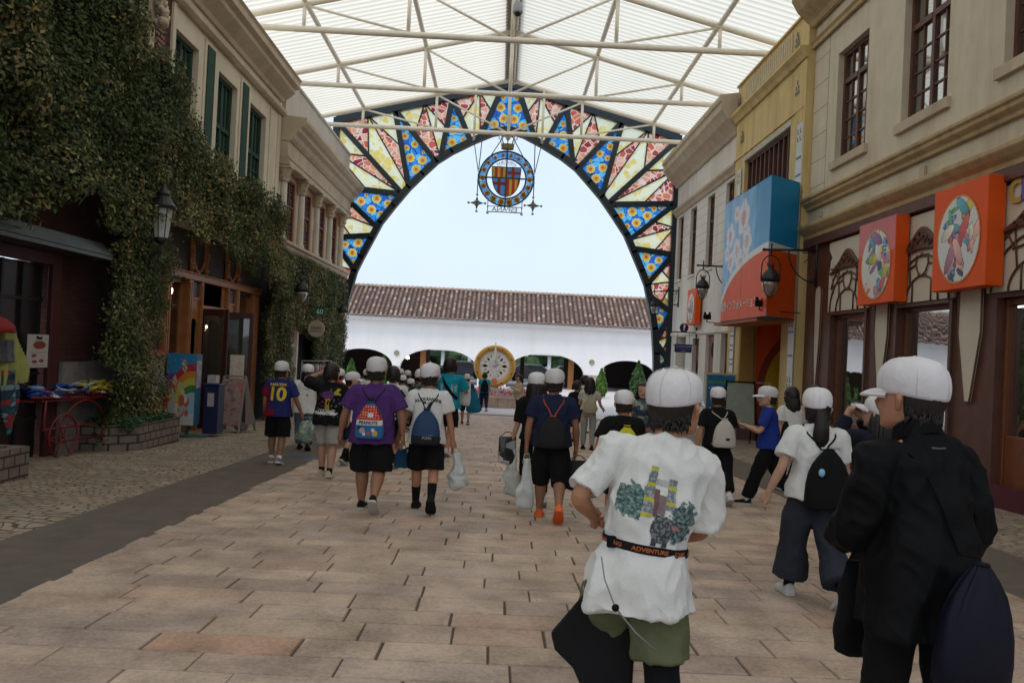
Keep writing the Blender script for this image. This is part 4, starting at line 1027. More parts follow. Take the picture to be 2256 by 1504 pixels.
for i, y_ in enumerate(np.arange(3.2, 17, 1.5)):
 for dd in (1.0, 2.6, 4.0):
  t = MB(); RF.box(t, -dd, -dd-.12, y_, y_+.75, 2.78, 2.82); t.build('ceiling_light', M['tube_lamp'], rm)
# orange square signs with round pictures
def square_sign(lab, Fc, yc, w_, z0, z1, d1, seed, top_pink=False):
 s = thing('picture_sign', lab, 'sign', Fc.pt(yc, z0, 0), 0, 'orange picture signs on the right hand buildings')
 m_ = MB(); Fc.box(m_, .06, d1, yc-w_/2, yc+w_/2, z0, z1); m_.build('box', M['orange_panel'], s, bevel=.006)
 zc = (z0+z1)/2 - .04; rx, rz = w_*.40, (z1-z0)*.42
 if top_pink:
  m_ = MB(); Fc.box(m_, d1+.001, d1+.004, yc-w_/2+.005, yc+w_/2-.005, z0+(z1-z0)*.6, z1-.005); m_.build('pink_field', mat('pink sign print', (.62, .14, .14), .4, .15, 2), s)
 # picture: one fine printed disc of abstract coloured forms
 n = 76; vs, fs, cs = [], [], []; q = random.Random(seed)
 blobs = [(q.uniform(-.55, .85), q.uniform(-.9, .75), q.uniform(.10, .30), q.uniform(.5, 2.2), q.uniform(0, PI), q.choice([(.05,.16,.42), (.62,.10,.10), (.70,.55,.05), (.12,.40,.16), (.55,.22,.30), (.80,.45,.38), (.03,.07,.16), (.30,.14,.30), (.75,.72,.60), (.10,.40,.50)])) for _ in range(34)]
 for i in range(n):
  for j in range(n):
   u0, v0 = -1+2*i/n, -1+2*j/n; uc, vc = u0+1/n, v0+1/n
   if uc*uc+vc*vc > 1: continue
   c = (.70, .69, .66)
   if uc*uc+vc*vc > .92: c = (.60, .30, .08)
   else:
    for (bx, by, br, asp, an, col) in blobs:
     if abs(bx) > .95: continue
     du, dv = uc-bx, vc-by; ru, rv_ = du*math.cos(an)+dv*math.sin(an), -du*math.sin(an)+dv*math.cos(an)
     e = (ru/(br*asp))**2 + (rv_/(br*.55))**2
     if e < 1: c = tuple(k*(.75+.5*(ru/br+1)/2) for k in col) if e < .82 else tuple(k*.25 for k in col)
     if e < .6 and col == (.05,.16,.42) and int((ru+3)*18) % 2: c = (.35, .55, .65)
   b0 = len(vs)
   for (du, dv) in ((0, 0), (2/n, 0), (2/n, 2/n), (0, 2/n)): vs.append(Fc.pt(yc - Fc.s*(u0+du)*rx, zc + (v0+dv)*rz, d1+.008))
   fs.append((b0, b0+1, b0+2, b0+3)); cs += [c+(1,)]*4
 off = wloc(s); me = bpy.data.meshes.new('picture'); me.from_pydata([v-off for v in vs], [], fs); at = me.color_attributes.new('tone', 'FLOAT_COLOR', 'CORNER'); at.data.foreach_set('color', [c for k in cs for c in k])
 me.materials.append(bpy.data.materials.get('print') or attrmat('print', .4, 30, .06, .0, .4)); o = bpy.data.objects.new('picture', me); COL.objects.link(o); o.parent = s
 return s
square_sign('orange square sign with a pink top and round picture, second nearest on the right', RF, 13.94, 1.36, 2.48, 3.90, .28, 21, True)
square_sign('plain orange square sign with round picture, nearest on the right', RF, 11.38, 1.34, 2.54, 4.0, .30, 8)
cs_ = thing('shop_lettering', 'colourful raised shop name letters beside the nearest orange sign', 'lettering', RF.pt(9.7, 3.75, 0))
for i, (ch, c) in enumerate((('C', (.55, .36, .10)), ('h', (.16, .12, .42)), ('i', (.55, .30, .10)))):
 text('letter', ch, RF.pt(10.52 - i*.215, 3.73 + (.02 if i == 1 else 0), .04), UR, .42, mat('letter paint %d' % i, c, .4, .1), cs_, .012, bold=.012)
dt_ = MB(); dt_.sphere(RF.pt(10.08, 3.95, .05), .03, 8); dt_.build('letter_dot', mat('pink dot', (.7, .2, .25)), cs_)

# ---- yellow building
YB = Fac(6.45, 1)
yb = thing('yellow_building', 'yellow building with a slatted parapet and an orange entrance hall', 'building', (6.45, 20.6, -.6))
mb = MB(); wall_holes(mb, YB.X, YB.X+.4, 17.92, 23.33, -1.3, 9.15, [(18.86, 22.40, 5.0, 6.86), (18.9, 22.2, -1.0, 2.62)])
mb.box(YB.X+.4, 12, 17.93, 18.2, -1.3, 9.15); mb.box(YB.X+.4, 12, 23.05, 23.32, -1.3, 9.15)
mb.build('wall', M['yellow_wall'], yb)
mb = MB(); YB.cornice(mb, 17.90, 23.36, [(.0, 8.12), (.06, 8.12), (.12, 8.22), (.20, 8.30), (.20, 8.36), (.0, 8.38)]); YB.box(mb, -.4, .05, 17.9, 23.36, 9.15, 9.2); YB.box(mb, .002, .03, 17.9, 23.36, 7.05, 7.10)
mb.build('cornice', M['yellow_wall'], yb)
mb = MB()
for i in range(24): y_ = 18.95 + i*.155; YB.box(mb, .004, .03, y_, y_+.07, 8.46, 9.02)
mb.build('parapet_slats', mat('pale slats', (.60, .52, .35), .7, .1), yb)
mb = MB()
YB.box(mb, .004, .022, 17.92, 18.5, 5.2, 8.1)
mb.build('pilaster', M['yellow_wall'], yb)
til = mat('white wall tile', (.60, .60, .58), .35, .05, 6)
tdk = mat('blue black tile glaze', (.05, .06, .10), .3, .3, 12)
for (y0, y1) in ((17.98, 18.34), (22.62, 22.98)):
 t = MB(); YB.box(t, .022, .034, y0, y1, -.35, 6.72); ts_ = t.build('tile_strip', til, yb)
 p_ = MB(); z_ = -.2; k = 0; rq = random.Random(int(y0))
 while z_ < 6.6:
  seg_ = int(z_/1.05) % 2
  if seg_ == 0:
   for q in range(2):
    a = y0+.05+q*.15; p_.add([YB.pt(a, z_, .038), YB.pt(a+.10, z_, .038), YB.pt(a+.12, z_+.12, .038), YB.pt(a+.08, z_+.12, .038), YB.pt(a+.05, z_+.03, .038)], [(0, 1, 2, 3, 4)])
   z_ += .17
  else:
   if rq.random() < .35: YB.box(p_, .035, .039, y0+.03, y1-.03, z_, z_+.05)
   z_ += .13
 p_.build('tile_pattern', tdk, ts_)
mb = MB()
for i in range(26): y_ = 18.82 + i*.142; mb.add([YB.pt(y_, 6.86, .02), YB.pt(y_+.11, 6.86, .02), YB.pt(y_+.055, 7.0, .02)], [(0, 1, 2)]); YB.box(mb, .004, .02, y_, y_+.03, 6.88, 6.98)
mb.build('tile_frieze', til, yb)
for (yc, zc) in ((18.45, 7.6), (22.7, 7.6), (18.6, 8.75), (23.1, 8.75)):
 mb = MB()
 for dy, dz in ((0, .12), (-.07, 0), (.07, 0), (-.1, -.12), (0, -.12), (.1, -.12)): YB.box(mb, .024, .034, yc+dy-.028, yc+dy+.028, zc+dz-.045, zc+dz+.045)
 mb.build('tile_motif', tdk, yb)
f = MB(); YB.box(f, -.3, -.22, 18.86, 22.40, 5.0, 6.86)
g_ = f.build('window', mat('brown shutter', (.05, .022, .018), .5, .2, 4), yb)
f = MB()
for i in range(11): y_ = 18.9 + i*.345; YB.box(f, -.22, -.10, y_, y_+.06, 5.0, 6.86)
YB.box(f, -.23, -.09, 18.86, 22.4, 6.78, 6.86); f.build('bars', M['brown_wood'], g_)
# entrance hall
og = mat('orange hall wall', (.85, .13, .025), .5, .08, 2)
hall = MB(); hall.box(YB.X+.42, YB.X+3.2, 22.2, 22.3, -1.1, 2.9); hall.box(YB.X+3.1, YB.X+3.2, 18.6, 22.2, -1.1, 2.9); hall.box(YB.X+.42, YB.X+3.2, 18.6, 18.7, -1.1, 2.9); hall.box(YB.X+.42, YB.X+3.2, 18.6, 22.3, 2.9, 3.0)
h_ = hall.build('entrance_hall', og, yb)
jm = MB(); jm.box(YB.X+.401, YB.X+.45, 22.12, 22.19, -.1, 2.62); jm.box(YB.X+.01, YB.X+.38, 22.1, 22.195, -.1, 2.6); jm.build('door_jamb', mat('ochre jamb', (.42, .25, .07), .8, .1), yb)
jm = MB(); jm.box(YB.X+.005, YB.X+.47, 22.09, 22.20, -1.1, -.11); YB.box(jm, .0, .03, 22.2, 23.3, -1.1, -.10); jm.build('plinth', mat('mauve plinth', (.16, .115, .115), .8, .1), yb)
jm = MB(); YB.box(jm, .0, .045, 17.95, 18.88, -1.1, -.33); YB.box(jm, .031, .055, 22.1, 23.3, -1.1, -.42); jm.build('base', M['grey_stone'], yb)
# rainbow painted on the hall's far wall
for i, (r1, r0, c) in enumerate(((1.80, 1.60, (.30, .06, .02)), (1.60, 1.18, (.62, .42, .03)), (1.18, .78, (.12, .30, .04)), (.78, .3, (.03, .20, .14)))):
 m_ = MB(); aa = np.linspace(PI*.42, PI, 22); cx9, cz9 = 8.75, .55
 for p, q in zip(aa[:-1], aa[1:]): m_.add([(cx9+r*math.cos(t), 22.192-.001*i, cz9+r*1.12*math.sin(t)) for r, t in ((r1, p), (r1, q), (r0, q), (r0, p))], [(0, 1, 2, 3)])
 m_.add([(cx9-r1, 22.192-.001*i, -.9), (cx9-r0, 22.192-.001*i, -.9), (cx9-r0, 22.192-.001*i, cz9), (cx9-r1, 22.192-.001*i, cz9)], [(0, 1, 2, 3)])
 m_.build('rainbow_band', mat('rainbow %d' % i, c, .5, .05), h_)
text('hall_text', 'Información', (YB.X+.72, 22.185, .85), UF, .09, M['white_paint'], h_); text('hall_text', '総合', (YB.X+.68, 22.185, .68), UF, .12, M['white_paint'], h_)
# big blue and orange box sign over the entrance
bs = thing('box_sign', 'large bright blue and orange box sign projecting over the entrance', 'sign', YB.pt(19.4, 2.4, 0))
prof = [(17.95, .06), (17.30, .88), (20.9, .88), (21.6, .5), (21.75, .06)]   # (y, d) plan: splayed near end
def signbody(z0, z1, m_, name, grow=0):
 b = MB(); n = len(prof)
 b.add([YB.pt(y_, z0, d_+grow) for y_, d_ in prof] + [YB.pt(y_, z1, d_+grow) for y_, d_ in prof], [tuple(range(n)), tuple(range(2*n-1, n-1, -1))] + [(i, (i+1) % n, n+(i+1) % n, n+i) for i in range(n)])
 return b.build(name, m_, bs, bevel=.01)
body = signbody(2.38, 5.36, mat('sign blue', (.015, .27, .58), .5, .08, 1, spec=.25), 'box')
fm_ = YB.x(.88)
def sgp(y, z, d=.005): return Vector((fm_ - d, y, z))
# orange hill with white rim on the front face, and on the splayed near face
def hillz(y): t = (21.0 - y)/3.7; return 2.40 + 1.40*math.sqrt(max(0, 1 - (1-min(1, max(0, t)))**2.0))
ys_ = np.linspace(20.88, 17.31, 26)
w1, w2 = MB(), MB()
for a, b in zip(ys_[:-1], ys_[1:]):
 w1.add([sgp(a, 2.385), sgp(b, 2.385), sgp(b, hillz(b)), sgp(a, hillz(a))], [(0, 1, 2, 3)])
 w2.add([sgp(a, max(2.385, hillz(a)), .008), sgp(b, hillz(b), .008), sgp(b, hillz(b)+.15, .008), sgp(a, hillz(a)+.15+.05*(a > 20), .008)], [(0, 1, 2, 3)])
nd = Vector((YB.x(.88) - YB.x(.06), 17.30-17.95, 0)); nn_ = Vector((nd.y, -nd.x, 0)).normalized()
if nn_.y > 0: nn_ = -nn_
A_ = Vector((YB.x(.88), 17.30, 0)) + nn_*.006; B_ = Vector((YB.x(.06), 17.95, 0)) + nn_*.006
hz = hillz(17.31)
w1.add([A_+Vector((0,0,2.385)), B_+Vector((0,0,2.385)), B_+Vector((0,0,hz-.02)), A_+Vector((0,0,hz))], [(0,1,2,3)])
w2.add([A_+Vector((0,0,hz)), B_+Vector((0,0,hz-.02)), B_+Vector((0,0,hz+.09)), A_+Vector((0,0,hz+.15))], [(0,1,2,3)])
w1.build('orange_field', M['orange_panel'], bs); w2.build('white_rim', M['white_paint'], bs)
for y_ in (19.2, 20.3):
 l_ = MB(); l_.box(fm_-.012, fm_-.0115, y_, y_+.012, 2.4, 5.34); l_.build('panel_joint', mat('sign joint', (.01, .12, .28)), bs)
# printed front: sky with pale rays and round white blossoms in place of the mascot
def skyprint(u, v):          # u 0 far .. 1 near, v 0..1 up
 c = (.02, .25, .52)
 if u < .72: c = (.07+.25*max(0, .5-abs(u-.3)), .36, .62)
 ang = math.atan2(v-.1, u-.35)
 if int(ang*9) % 2 and u < .8: c = tuple(k*1.18 for k in c)
 for (bx, by, r_) in ((.46, .80, .15), (.16, .70, .11), (.33, .56, .10), (.55, .60, .12), (.20, .48, .09), (.42, .44, .12), (.30, .86, .07), (.10, .56, .07)):
  du, dv = (u-bx)*1.15, v-by; d_ = math.hypot(du, dv); rad = r_*(.78+.22*abs(math.sin(2.5*math.atan2(dv, du)+bx*9)))
  if d_ < rad: c = (.68, .66, .70) if d_ > r_*.42 else ((.62, .34, .42) if d_ > r_*.20 else (.60, .45, .12))
  elif d_ < rad*1.08: c = (.25, .42, .62)
 return c
n1, n2 = 70, 62; vs, fs, cs = [], [], []
for i in range(n1):
 for j in range(n2):
  y0, y1 = 20.88+(17.31-20.88)*i/n1, 20.88+(17.31-20.88)*(i+1)/n1; z0, z1 = 2.39+2.96*j/n2, 2.39+2.96*(j+1)/n2
  if z1 < hillz((y0+y1)/2): continue
  b0 = len(vs); vs += [sgp(y0, z0, .003), sgp(y1, z0, .003), sgp(y1, z1, .003), sgp(y0, z1, .003)]; fs.append((b0, b0+1, b0+2, b0+3)); cs += [skyprint((i+.5)/n1, (j+.5)/n2)+(1,)]*4
off = wloc(bs); me = bpy.data.meshes.new('sky_print'); me.from_pydata([v-off for v in vs], [], fs); at = me.color_attributes.new('tone', 'FLOAT_COLOR', 'CORNER'); at.data.foreach_set('color', [c for k in cs for c in k])
me.materials.append(bpy.data.materials['print']); o = bpy.data.objects.new('sky_print', me); COL.objects.link(o); o.parent = bs
text('sign_text', '総合インフォメーション', sgp(19.42, 2.72, .009), UR, .27, M['white_paint'], bs, .003)
lw = MB(); lw.box(YB.X-.86, YB.X-.02, 18.0, 21.6, 2.30, 2.375); lw.build('soffit', mat('sign soffit', (.40, .14, .05)), bs)
# far small picture signs
WB = Fac(6.6, 1)
square_sign('tall narrow orange picture sign beside the far end of the blue box sign', WB, 22.55, 1.0, 2.45, 3.75, .35, 31, True)
square_sign('small orange picture sign on the white building above the question mark sign', WB, 27.6, 1.15, 2.55, 3.75, .25, 5)

# ---- white far building
wbld = thing('white_building', 'off white building with narrow stained windows next to the glass arch', 'building', (6.6, 27.5, -.8))
ww = [(23.75, 24.75), (26.05, 26.95), (28.45, 29.35), (30.5, 31.35)]
gd = [(23.5, 24.6, -.5, 2.2), (25.4, 26.4, -.8, 2.2), (27.3, 28.2, -.4, 2.1), (29.2, 30.9, -.8, 2.2)]
mb = MB(); wall_holes(mb, 6.6, 6.95, 23.36, 31.7, -1.3, 8.3, [(a, b, 4.35, 6.72) for a, b in ww] + gd); mb.box(6.96, 12, 31.4, 31.69, -1.3, 8.3); mb.box(6.9, 12, 23.4, 31.7, 8.3, 8.4)
mb.build('wall', M['offwhite'], wbld)
m_st = mosaicmat('dim stained glass', [(.03,.06,.20),(.25,.10,.03),(.04,.10,.12),(.30,.24,.08),(.06,.05,.16),(.02,.03,.04)], (.02,.02,.03), 6, .04, .2)
for a, b in ww:
 w_ = frame_window(wbld, WB, a, b, 4.35, 6.72, M['brown_wood'], m_st, 2, 4, 5.9, .05, rec=.14, mw=.025)
 s_ = MB(); WB.box(s_, 0, .05, a-.06, b+.06, 4.27, 4.35); s_.build('sill', M['offwhite'], w_)
mb = MB(); WB.cornice(mb, 23.36, 31.75, [(0, 7.95), (.08, 7.95), (.14, 8.05), (.30, 8.2), (.42, 8.3), (.52, 8.45), (.60, 8.55), (.60, 8.75), (.66, 8.8), (.66, 8.95), (0, 9.05)]); WB.cornice(mb, 23.36, 31.75, [(0, 6.82), (.05, 6.82), (.10, 6.92), (.18, 7.0), (.18, 7.08), (0, 7.12)])
mb.build('cornice', M['cream_trim'], wbld, bevel=.008)
mb = MB()
for z_ in np.arange(4.4, 6.8, .3):
 for y0, y1 in ((24.75, 26.05), (26.95, 28.45), (29.35, 30.5)): WB.box(mb, 0, .001, y0+.02, y1-.02, z_, z_+.014)
mb.build('joint_lines', mat('joint line pale', (.36, .33, .28)), wbld)
mb = MB(); WB.box(mb, 0, .05, 23.36, 31.7, 2.25, 2.36); mb.build('string_course', M['offwhite'], wbld)
# ground floor openings
arw = mat('arched window wood', (.13, .05, .03), .5, .2)
for (a, b, z0, z1) in (gd[0], gd[2]):
 f = MB(); WB.box(f, -.2, -.14, a, a+.08, z0, z1); WB.box(f, -.2, -.14, b-.08, b, z0, z1); WB.box(f, -.2, -.14, a+.08, b-.08, z0, z0+.4); ym = (a+b)/2; hw = (b-a)/2-.08
 for i in range(12):
  a0, a1 = PI*i/12, PI*(i+1)/12
  f.add([WB.pt(ym+hw*math.cos(t), 1.0+hw*1.1*math.sin(t), -.14) for t in (a0, a1)] + [WB.pt(ym+hw*math.cos(a1), z1, -.14), WB.pt(ym+hw*math.cos(a0), z1, -.14)], [(0, 1, 2, 3)])
 w_ = f.build('arched_window', arw, wbld); g = MB(); g.add([WB.pt(a, z0, -.17), WB.pt(b, z0, -.17), WB.pt(b, z1, -.17), WB.pt(a, z1, -.17)], [(0, 1, 2, 3)]); g.build('pane', M['shopglass'], w_)
f = MB(); a, b, z0, z1 = gd[1]; WB.box(f, -.2, -.12, a, b, z0, z1); dd_ = f.build('door', mat('faded red door', (.26, .10, .07), .6, .15), wbld)
f = MB(); f.add([WB.pt(25.9+.25*math.cos(t), 1.72+.25*math.sin(t), -.115) for t in np.linspace(0, 2*PI, 25)[:-1]], [tuple(range(24))]); f.build('round_light', M['black'], dd_)
for y_ in (25.5, 25.95): f = MB(); f.add([WB.pt(y_, .0, -.114), WB.pt(y_+.35, .0, -.114), WB.pt(y_+.35, .75, -.114), WB.pt(y_+.17, 1.05, -.114), WB.pt(y_, .75, -.114)], [(0, 1, 2, 3, 4)]); f.build('door_light', M['window'], dd_)
room(wbld, WB, 23.4, 31.3, -.9, 2.4, 2.0, shop_in, seed=8)
f = MB(); WB.box(f, -.30, -.34, 29.0, 31.0, -.9, 2.3); f.build('niche_back', mat('niche', (.36, .34, .33)), wbld)

# question mark sign and blue hanging sign on a bracket
qs = thing('hanging_sign', 'small dark blue hanging sign under a round question mark on a bracket', 'sign', on_x(1560, 730, 6.6))
bp_ = on_x(1536, 733, 6.6); yb_ = bp_.y; zb_ = bp_.z
ex = on_y(1478, 736, yb_)
b = MB(); b.tube([Vector((6.58, yb_, zb_)), Vector((ex.x, yb_, zb_))], .02, 6); b.tube([Vector((6.57, yb_, zb_+.18)), Vector((6.57, yb_, zb_-.42))], .025, 6); b.build('bracket', M['black_iron'], qs)
c_ = on_y(1507, 722, yb_); b = MB(); b.lathe([(.001, -.02), (.15, -.02), (.15, .02), (.001, .02)], (0, 0, 0), 20); dq = b.build('disc', mat('navy enamel', (.01, .015, .07), .3), qs, local=True); dq.rotation_euler = (PI/2, 0, 0); dq.location = c_ - qs.location
text('question_mark', '?', c_ + Vector((0, -.022, 0)), UF, .26, M['white_paint'], qs, bold=.008)
c_ = on_y(1505, 767, yb_); b = MB(); b.box(c_.x-.29, c_.x+.29, yb_-.02, yb_+.02, c_.z-.14, c_.z+.14); b.box(c_.x-.34, c_.x+.34, yb_-.015, yb_+.015, c_.z+.09, c_.z+.12); b.build('panel', mat('blue sign paint', (.02, .02, .12), .4), qs, bevel=.01)
for i, (t_, s_) in enumerate((('INFORMATION', .075), ('インフォメーション', .05), ('GUIDE', .05))): text('sign_text', t_, c_ + Vector((0, -.022, .06-.075*i)), UF, s_, mat('pale blue lettering', (.35, .42, .6)), qs)
for s_ in (-.2, .2): b = MB(); b.tube([Vector((c_.x+s_, yb_, zb_)), Vector((c_.x+s_, yb_, c_.z+.1))], .008, 5); b.build('chain', M['black_iron'], qs)
# blue information boards by the entrance
bb = thing('notice_board', 'tall blue notice board with pictures standing left of the yellow entrance', 'notice board', (6.3, 22.6, gz(22.6)))
pA = on_ground(1555, 990);
cN = Vector((6.05, 22.4, gz(22.4)))
b = MB(); b.box(cN.x-.42, cN.x+.42, cN.y-.04, cN.y+.04, cN.z+.28, cN.z+1.75); b.build('frame', mat('board frame', (.55, .50, .40), .5), bb)
b = MB(); b.box(cN.x-.38, cN.x+.38, cN.y-.05, cN.y-.041, cN.z+.33, cN.z+1.70); b.build('blue_field', mat('board blue', (.03, .16, .36), .4, .25, 4), bb)
b = MB(); b.box(cN.x+.02, cN.x+.34, cN.y-.056, cN.y-.051, cN.z+.40, cN.z+1.12); b.build('notice', mat('board notice', (.40, .48, .30), .5, .4, 9), bb)
b = MB(); b.box(cN.x-.36, cN.x+.36, cN.y-.056, cN.y-.051, cN.z+1.46, cN.z+1.54); b.build('green_band', mat('board green', (.08, .30, .14), .5), bb)
b = MB(); rq = random.Random(6)
for i in range(14): x_, z_ = rq.uniform(-.3, .3), rq.uniform(1.17, 1.42); b.add([(cN.x+x_+.02*math.cos(t), cN.y-.054, cN.z+z_+.02*math.sin(t)) for t in np.linspace(0, 2*PI, 7)[:-1]], [tuple(range(6))])
b.build('dots', M['white_paint'], bb)
b = MB(); b.box(cN.x-.42, cN.x-.36, cN.y-.03, cN.y+.03, cN.z, cN.z+.28); b.box(cN.x+.36, cN.x+.42, cN.y-.03, cN.y+.03, cN.z, cN.z+.28); b.box(cN.x-.46, cN.x+.46, cN.y-.2, cN.y+.2, cN.z, cN.z+.06); b.build('stand', M['grey_stone'], bb)
eb = thing('easel_board', 'easel with a pale green notice standing inside the orange entrance', 'notice board', (5.75, 20.3, gz(20.3)))
e0 = Vector((5.95, 20.2, gz(20.2)))
b = MB()
for s_ in (-1, 1): b.bar(e0+Vector((s_*.42, -.15, 0)), e0+Vector((s_*.34, 0, 1.55)), .035); b.bar(e0+Vector((s_*.40, .35, 0)), e0+Vector((s_*.34, .02, 1.5)), .03)
b.bar(e0+Vector((-.36, 0, 1.52)), e0+Vector((.36, 0, 1.52)), .035); b.bar(e0+Vector((-.40, -.1, .42)), e0+Vector((.40, -.1, .42)), .035); b.build('legs', M['black'], eb)
b = MB(); b.add([e0+Vector(q) for q in ((-.35, -.12, .45), (.35, -.12, .45), (.32, -.03, 1.48), (-.32, -.03, 1.48))], [(0, 1, 2, 3)]); b.build('panel', mat('pale green notice', (.30, .34, .29), .6, .15, 5), eb)

# ---- street lamps on brackets and small floodlights
def arm_lamp(lab, wall, tip, H_=.95, big=1.0, group='black bracket lamps along the street', empty_glass=True):
 wall = Vector(wall); tip = Vector(tip)      # wall: arm root on the facade, tip: top of the lantern hanger
 t = thing('bracket_lamp', lab, 'street lamp', wall, 0, group)
 d = (tip - wall); L_ = d.length; u = d.normalized()
 b = MB(); b.tube([wall, tip + u*.14], .022*big, 8); b.tube([wall + Vector((0, 0, .14)), wall - Vector((0, 0, .66*big))], .026*big, 8)
 for k in range(6):
  f = .18 + .12*k; a = wall + Vector((0, 0, -.02)); q = [wall + u*(L_*f) + Vector((0, 0, -.02)), wall + u*(L_*f*.45) + Vector((0, 0, -.14-.30*(1-f))), wall + Vector((0, 0, -.12 - .07*k))]
  if k % 2 == 0: b.tube([wall + u*.05 + Vector((0, 0, -.05)), wall + u*(.30+.0*k)*math.cos(k*.26) + Vector((0, 0, -.05-.42*math.sin(k*.26)))], .010, 5)
 b.tube([wall + u*(L_*.62) + Vector((0, 0, -.03))] + [wall + u*(L_*.62*math.cos(a)) + Vector((0, 0, -.58*big*math.sin(a))) for a in np.linspace(.15, PI/2, 10)], .016, 6)
 b.tube([wall + Vector((0, 0, -.5*big)) + u*.02, wall + Vector((0, 0, -.58*big)) + u*.09, wall + Vector((0, 0, -.52*big)) + u*.14], .014, 5)
 b.sphere(tip + u*.16, .035, 8); b.tube([tip, tip + Vector((0, 0, .10))], .018, 6); b.sphere(tip + Vector((0, 0, .11)), .026, 6)
 b.build('bracket', M['black_iron'], t, smooth=True)
 c = tip - Vector((0, 0, .12)); W = .165*big
 h = MB(); h.tube([tip, c], .018, 6)
 hp = [c - Vector((0, 0, .0))] ;
 yokes = [Vector((W*1.0*math.sin(a)*(-1 if s_ else 1), 0, 0)) for s_ in (0, 1) for a in (0,)]
 for s_ in (-1, 1): h.tube([c + Vector((s_*W*math.sin(a), 0, -W*1.25*(1-math.cos(a)))) for a in np.linspace(0, PI/2, 8)] + [c + Vector((s_*W*1.02, 0, -.34*big)), c + Vector((s_*W*1.0, 0, -.46*big))], .014, 6)
 h.build('yoke', M['black_iron'], t, smooth=True)
 z0 = c.z - .46*big
 cap = MB(); cap.lathe([(.155*big, 0), (.165*big, .03*big), (.155*big, .07*big), (.125*big, .15*big), (.07*big, .20*big), (.045*big, .24*big), (.06*big, .27*big), (.02*big, .28*big)], (tip.x, tip.y, z0), 18)
 for k in range(8): a = k*PI/4; cap.tube([(tip.x+.05*big*math.cos(a), tip.y+.05*big*math.sin(a), z0+.26*big), (tip.x+.08*big*math.cos(a), tip.y+.08*big*math.sin(a), z0+.34*big)], [.012, .004], 5)
 cap.build('cap', M['black_iron'], t, smooth=True)
 gl = MB(); gl.lathe([(.145*big, 0), (.14*big, -.08*big), (.115*big, -.18*big), (.06*big, -.26*big), (.02, -.28*big)], (tip.x, tip.y, z0), 18); gl.build('glass_bowl', M['lampglass'], t, smooth=True)
 cg = MB()
 for k in range(4): a = k*PI/2+.3; cg.tube([(tip.x+r_*big*math.cos(a), tip.y+r_*big*math.sin(a), z0+z_*big) for r_, z_ in ((.150, 0), (.146, -.08), (.12, -.18), (.065, -.265), (.0, -.29))], .008, 5)
 cg.tube([(tip.x+.148*big*math.cos(a), tip.y+.148*big*math.sin(a), z0-.01) for a in np.linspace(0, 2*PI, 17)[:-1]], .010, 5, close=True); cg.build('cage', M['black_iron'], t)
 bl = MB(); bl.lathe([(.03, -.02), (.035, -.12), (.01, -.16)][::-1], (tip.x, tip.y, z0), 8); bl.build('bulb', M['frosted'], t)
 return t
r1w = on_x(1800, 552, 6.45); r1 = on_y(1700, 550, r1w.y)
arm_lamp('large black bracket lamp with amber glass in front of the blue box sign', r1w, r1, big=1.15)
r2w = on_x(1592, 580, 6.45); r2w = Vector((6.5, 22.9, on_y(1550, 585, 22.9).z)); r2 = on_y(1550, 585, 22.9); arm_lamp('black bracket lamp hanging left of the big blue and orange box sign', r2w, r2, big=1.1)
r3w = Vector((6.57, 27.0, on_x(1497, 640, 6.6).z)); r3w.y = on_x(1497, 640, 6.6).y; r3 = on_y(1442, 642, r3w.y); arm_lamp('small bracket lamp at the right foot of the stained glass arch', r3w, r3, big=.95)
def flood(lab, px, py, Y, wx):
 c = on_y(px, py, Y); t = thing('floodlight', lab, 'floodlight', c, 0, 'small floodlights on arms')
 b = MB(); b.tube([c + Vector((0, .02, -.14)), Vector((wx, Y, c.z-.17))], .012, 6); b.tube([c + Vector((0, .02, -.14)), c], .015, 6); b.build('arm', M['black_iron'], t)
 b = MB(); b.box(c.x-.10, c.x+.10, c.y-.06, c.y+.06, c.z-.07, c.z+.07); b.build('housing', M['black'], t, bevel=.015)
 for s_ in (-.05, .05): b = MB(); b.bar(c+Vector((s_, 0, .07)), c+Vector((s_*1.6, 0, .13)), .02, .06); b.build('shade', M['black'], t)
flood('small black floodlight on an arm below the amber lamp', 1674, 668, 17.6, 6.4)
flood('small black floodlight on an arm under the second right hand lamp', 1558, 698, 22.7, 6.4)
# ================================================================ left side of the street
LF = Fac(-6.2, -1)
# ---- dark brick building nearest the camera
bk = thing('brick_building', 'dark red brick building with a stone plinth behind the thick ivy', 'building', (-6.2, 9, -.3))
m_brick = brickmat('red brick', (.085, .028, .020), (.06, .022, .018), (.035, .022, .018), .22, .07, .008, 'YZ')
mb = MB(); wall_holes(mb, -6.55, -6.2, 2.0, 14.95, -1.0, 8.6, [(9.3, 11.55, -.9, 2.3), (13.3, 14.0, 6.3, 8.0), (5.0, 7.4, -.9, 2.2)])
mb.box(-12, -6.56, 2.0, 2.3, -1, 8.6); mb.build('wall', m_brick, bk)
for a, b in ((11.78, 13.6), (7.5, 9.2)): mb = MB(); LF.box(mb, .0, .05, a, b, -1.0, .92); mb.build('plinth', M['grey_stone'], bk)
mb = MB(); LF.box(mb, -.02, .06, 9.25, 9.45, -.6, 2.42); LF.box(mb, -.02, .06, 11.4, 11.62, -.6, 2.42); LF.box(mb, -.02, .06, 9.45, 11.4, 2.25, 2.42); df = mb.build('door_frame', mat('maroon door frame', (.06, .012, .012), .5, .2, 6), bk, bevel=.01)
mb = MB(); LF.box(mb, -.18, -.1, 9.45, 11.4, -.7, 2.25)
dd_ = mb.build('door', mat('very dark door', (.018, .012, .012), .3, .3, 6), df)
mb = MB()
for y_ in (9.5, 9.95, 10.42, 10.88, 11.3): LF.box(mb, -.1, -.06, y_, y_+.05, -.7, 2.25)
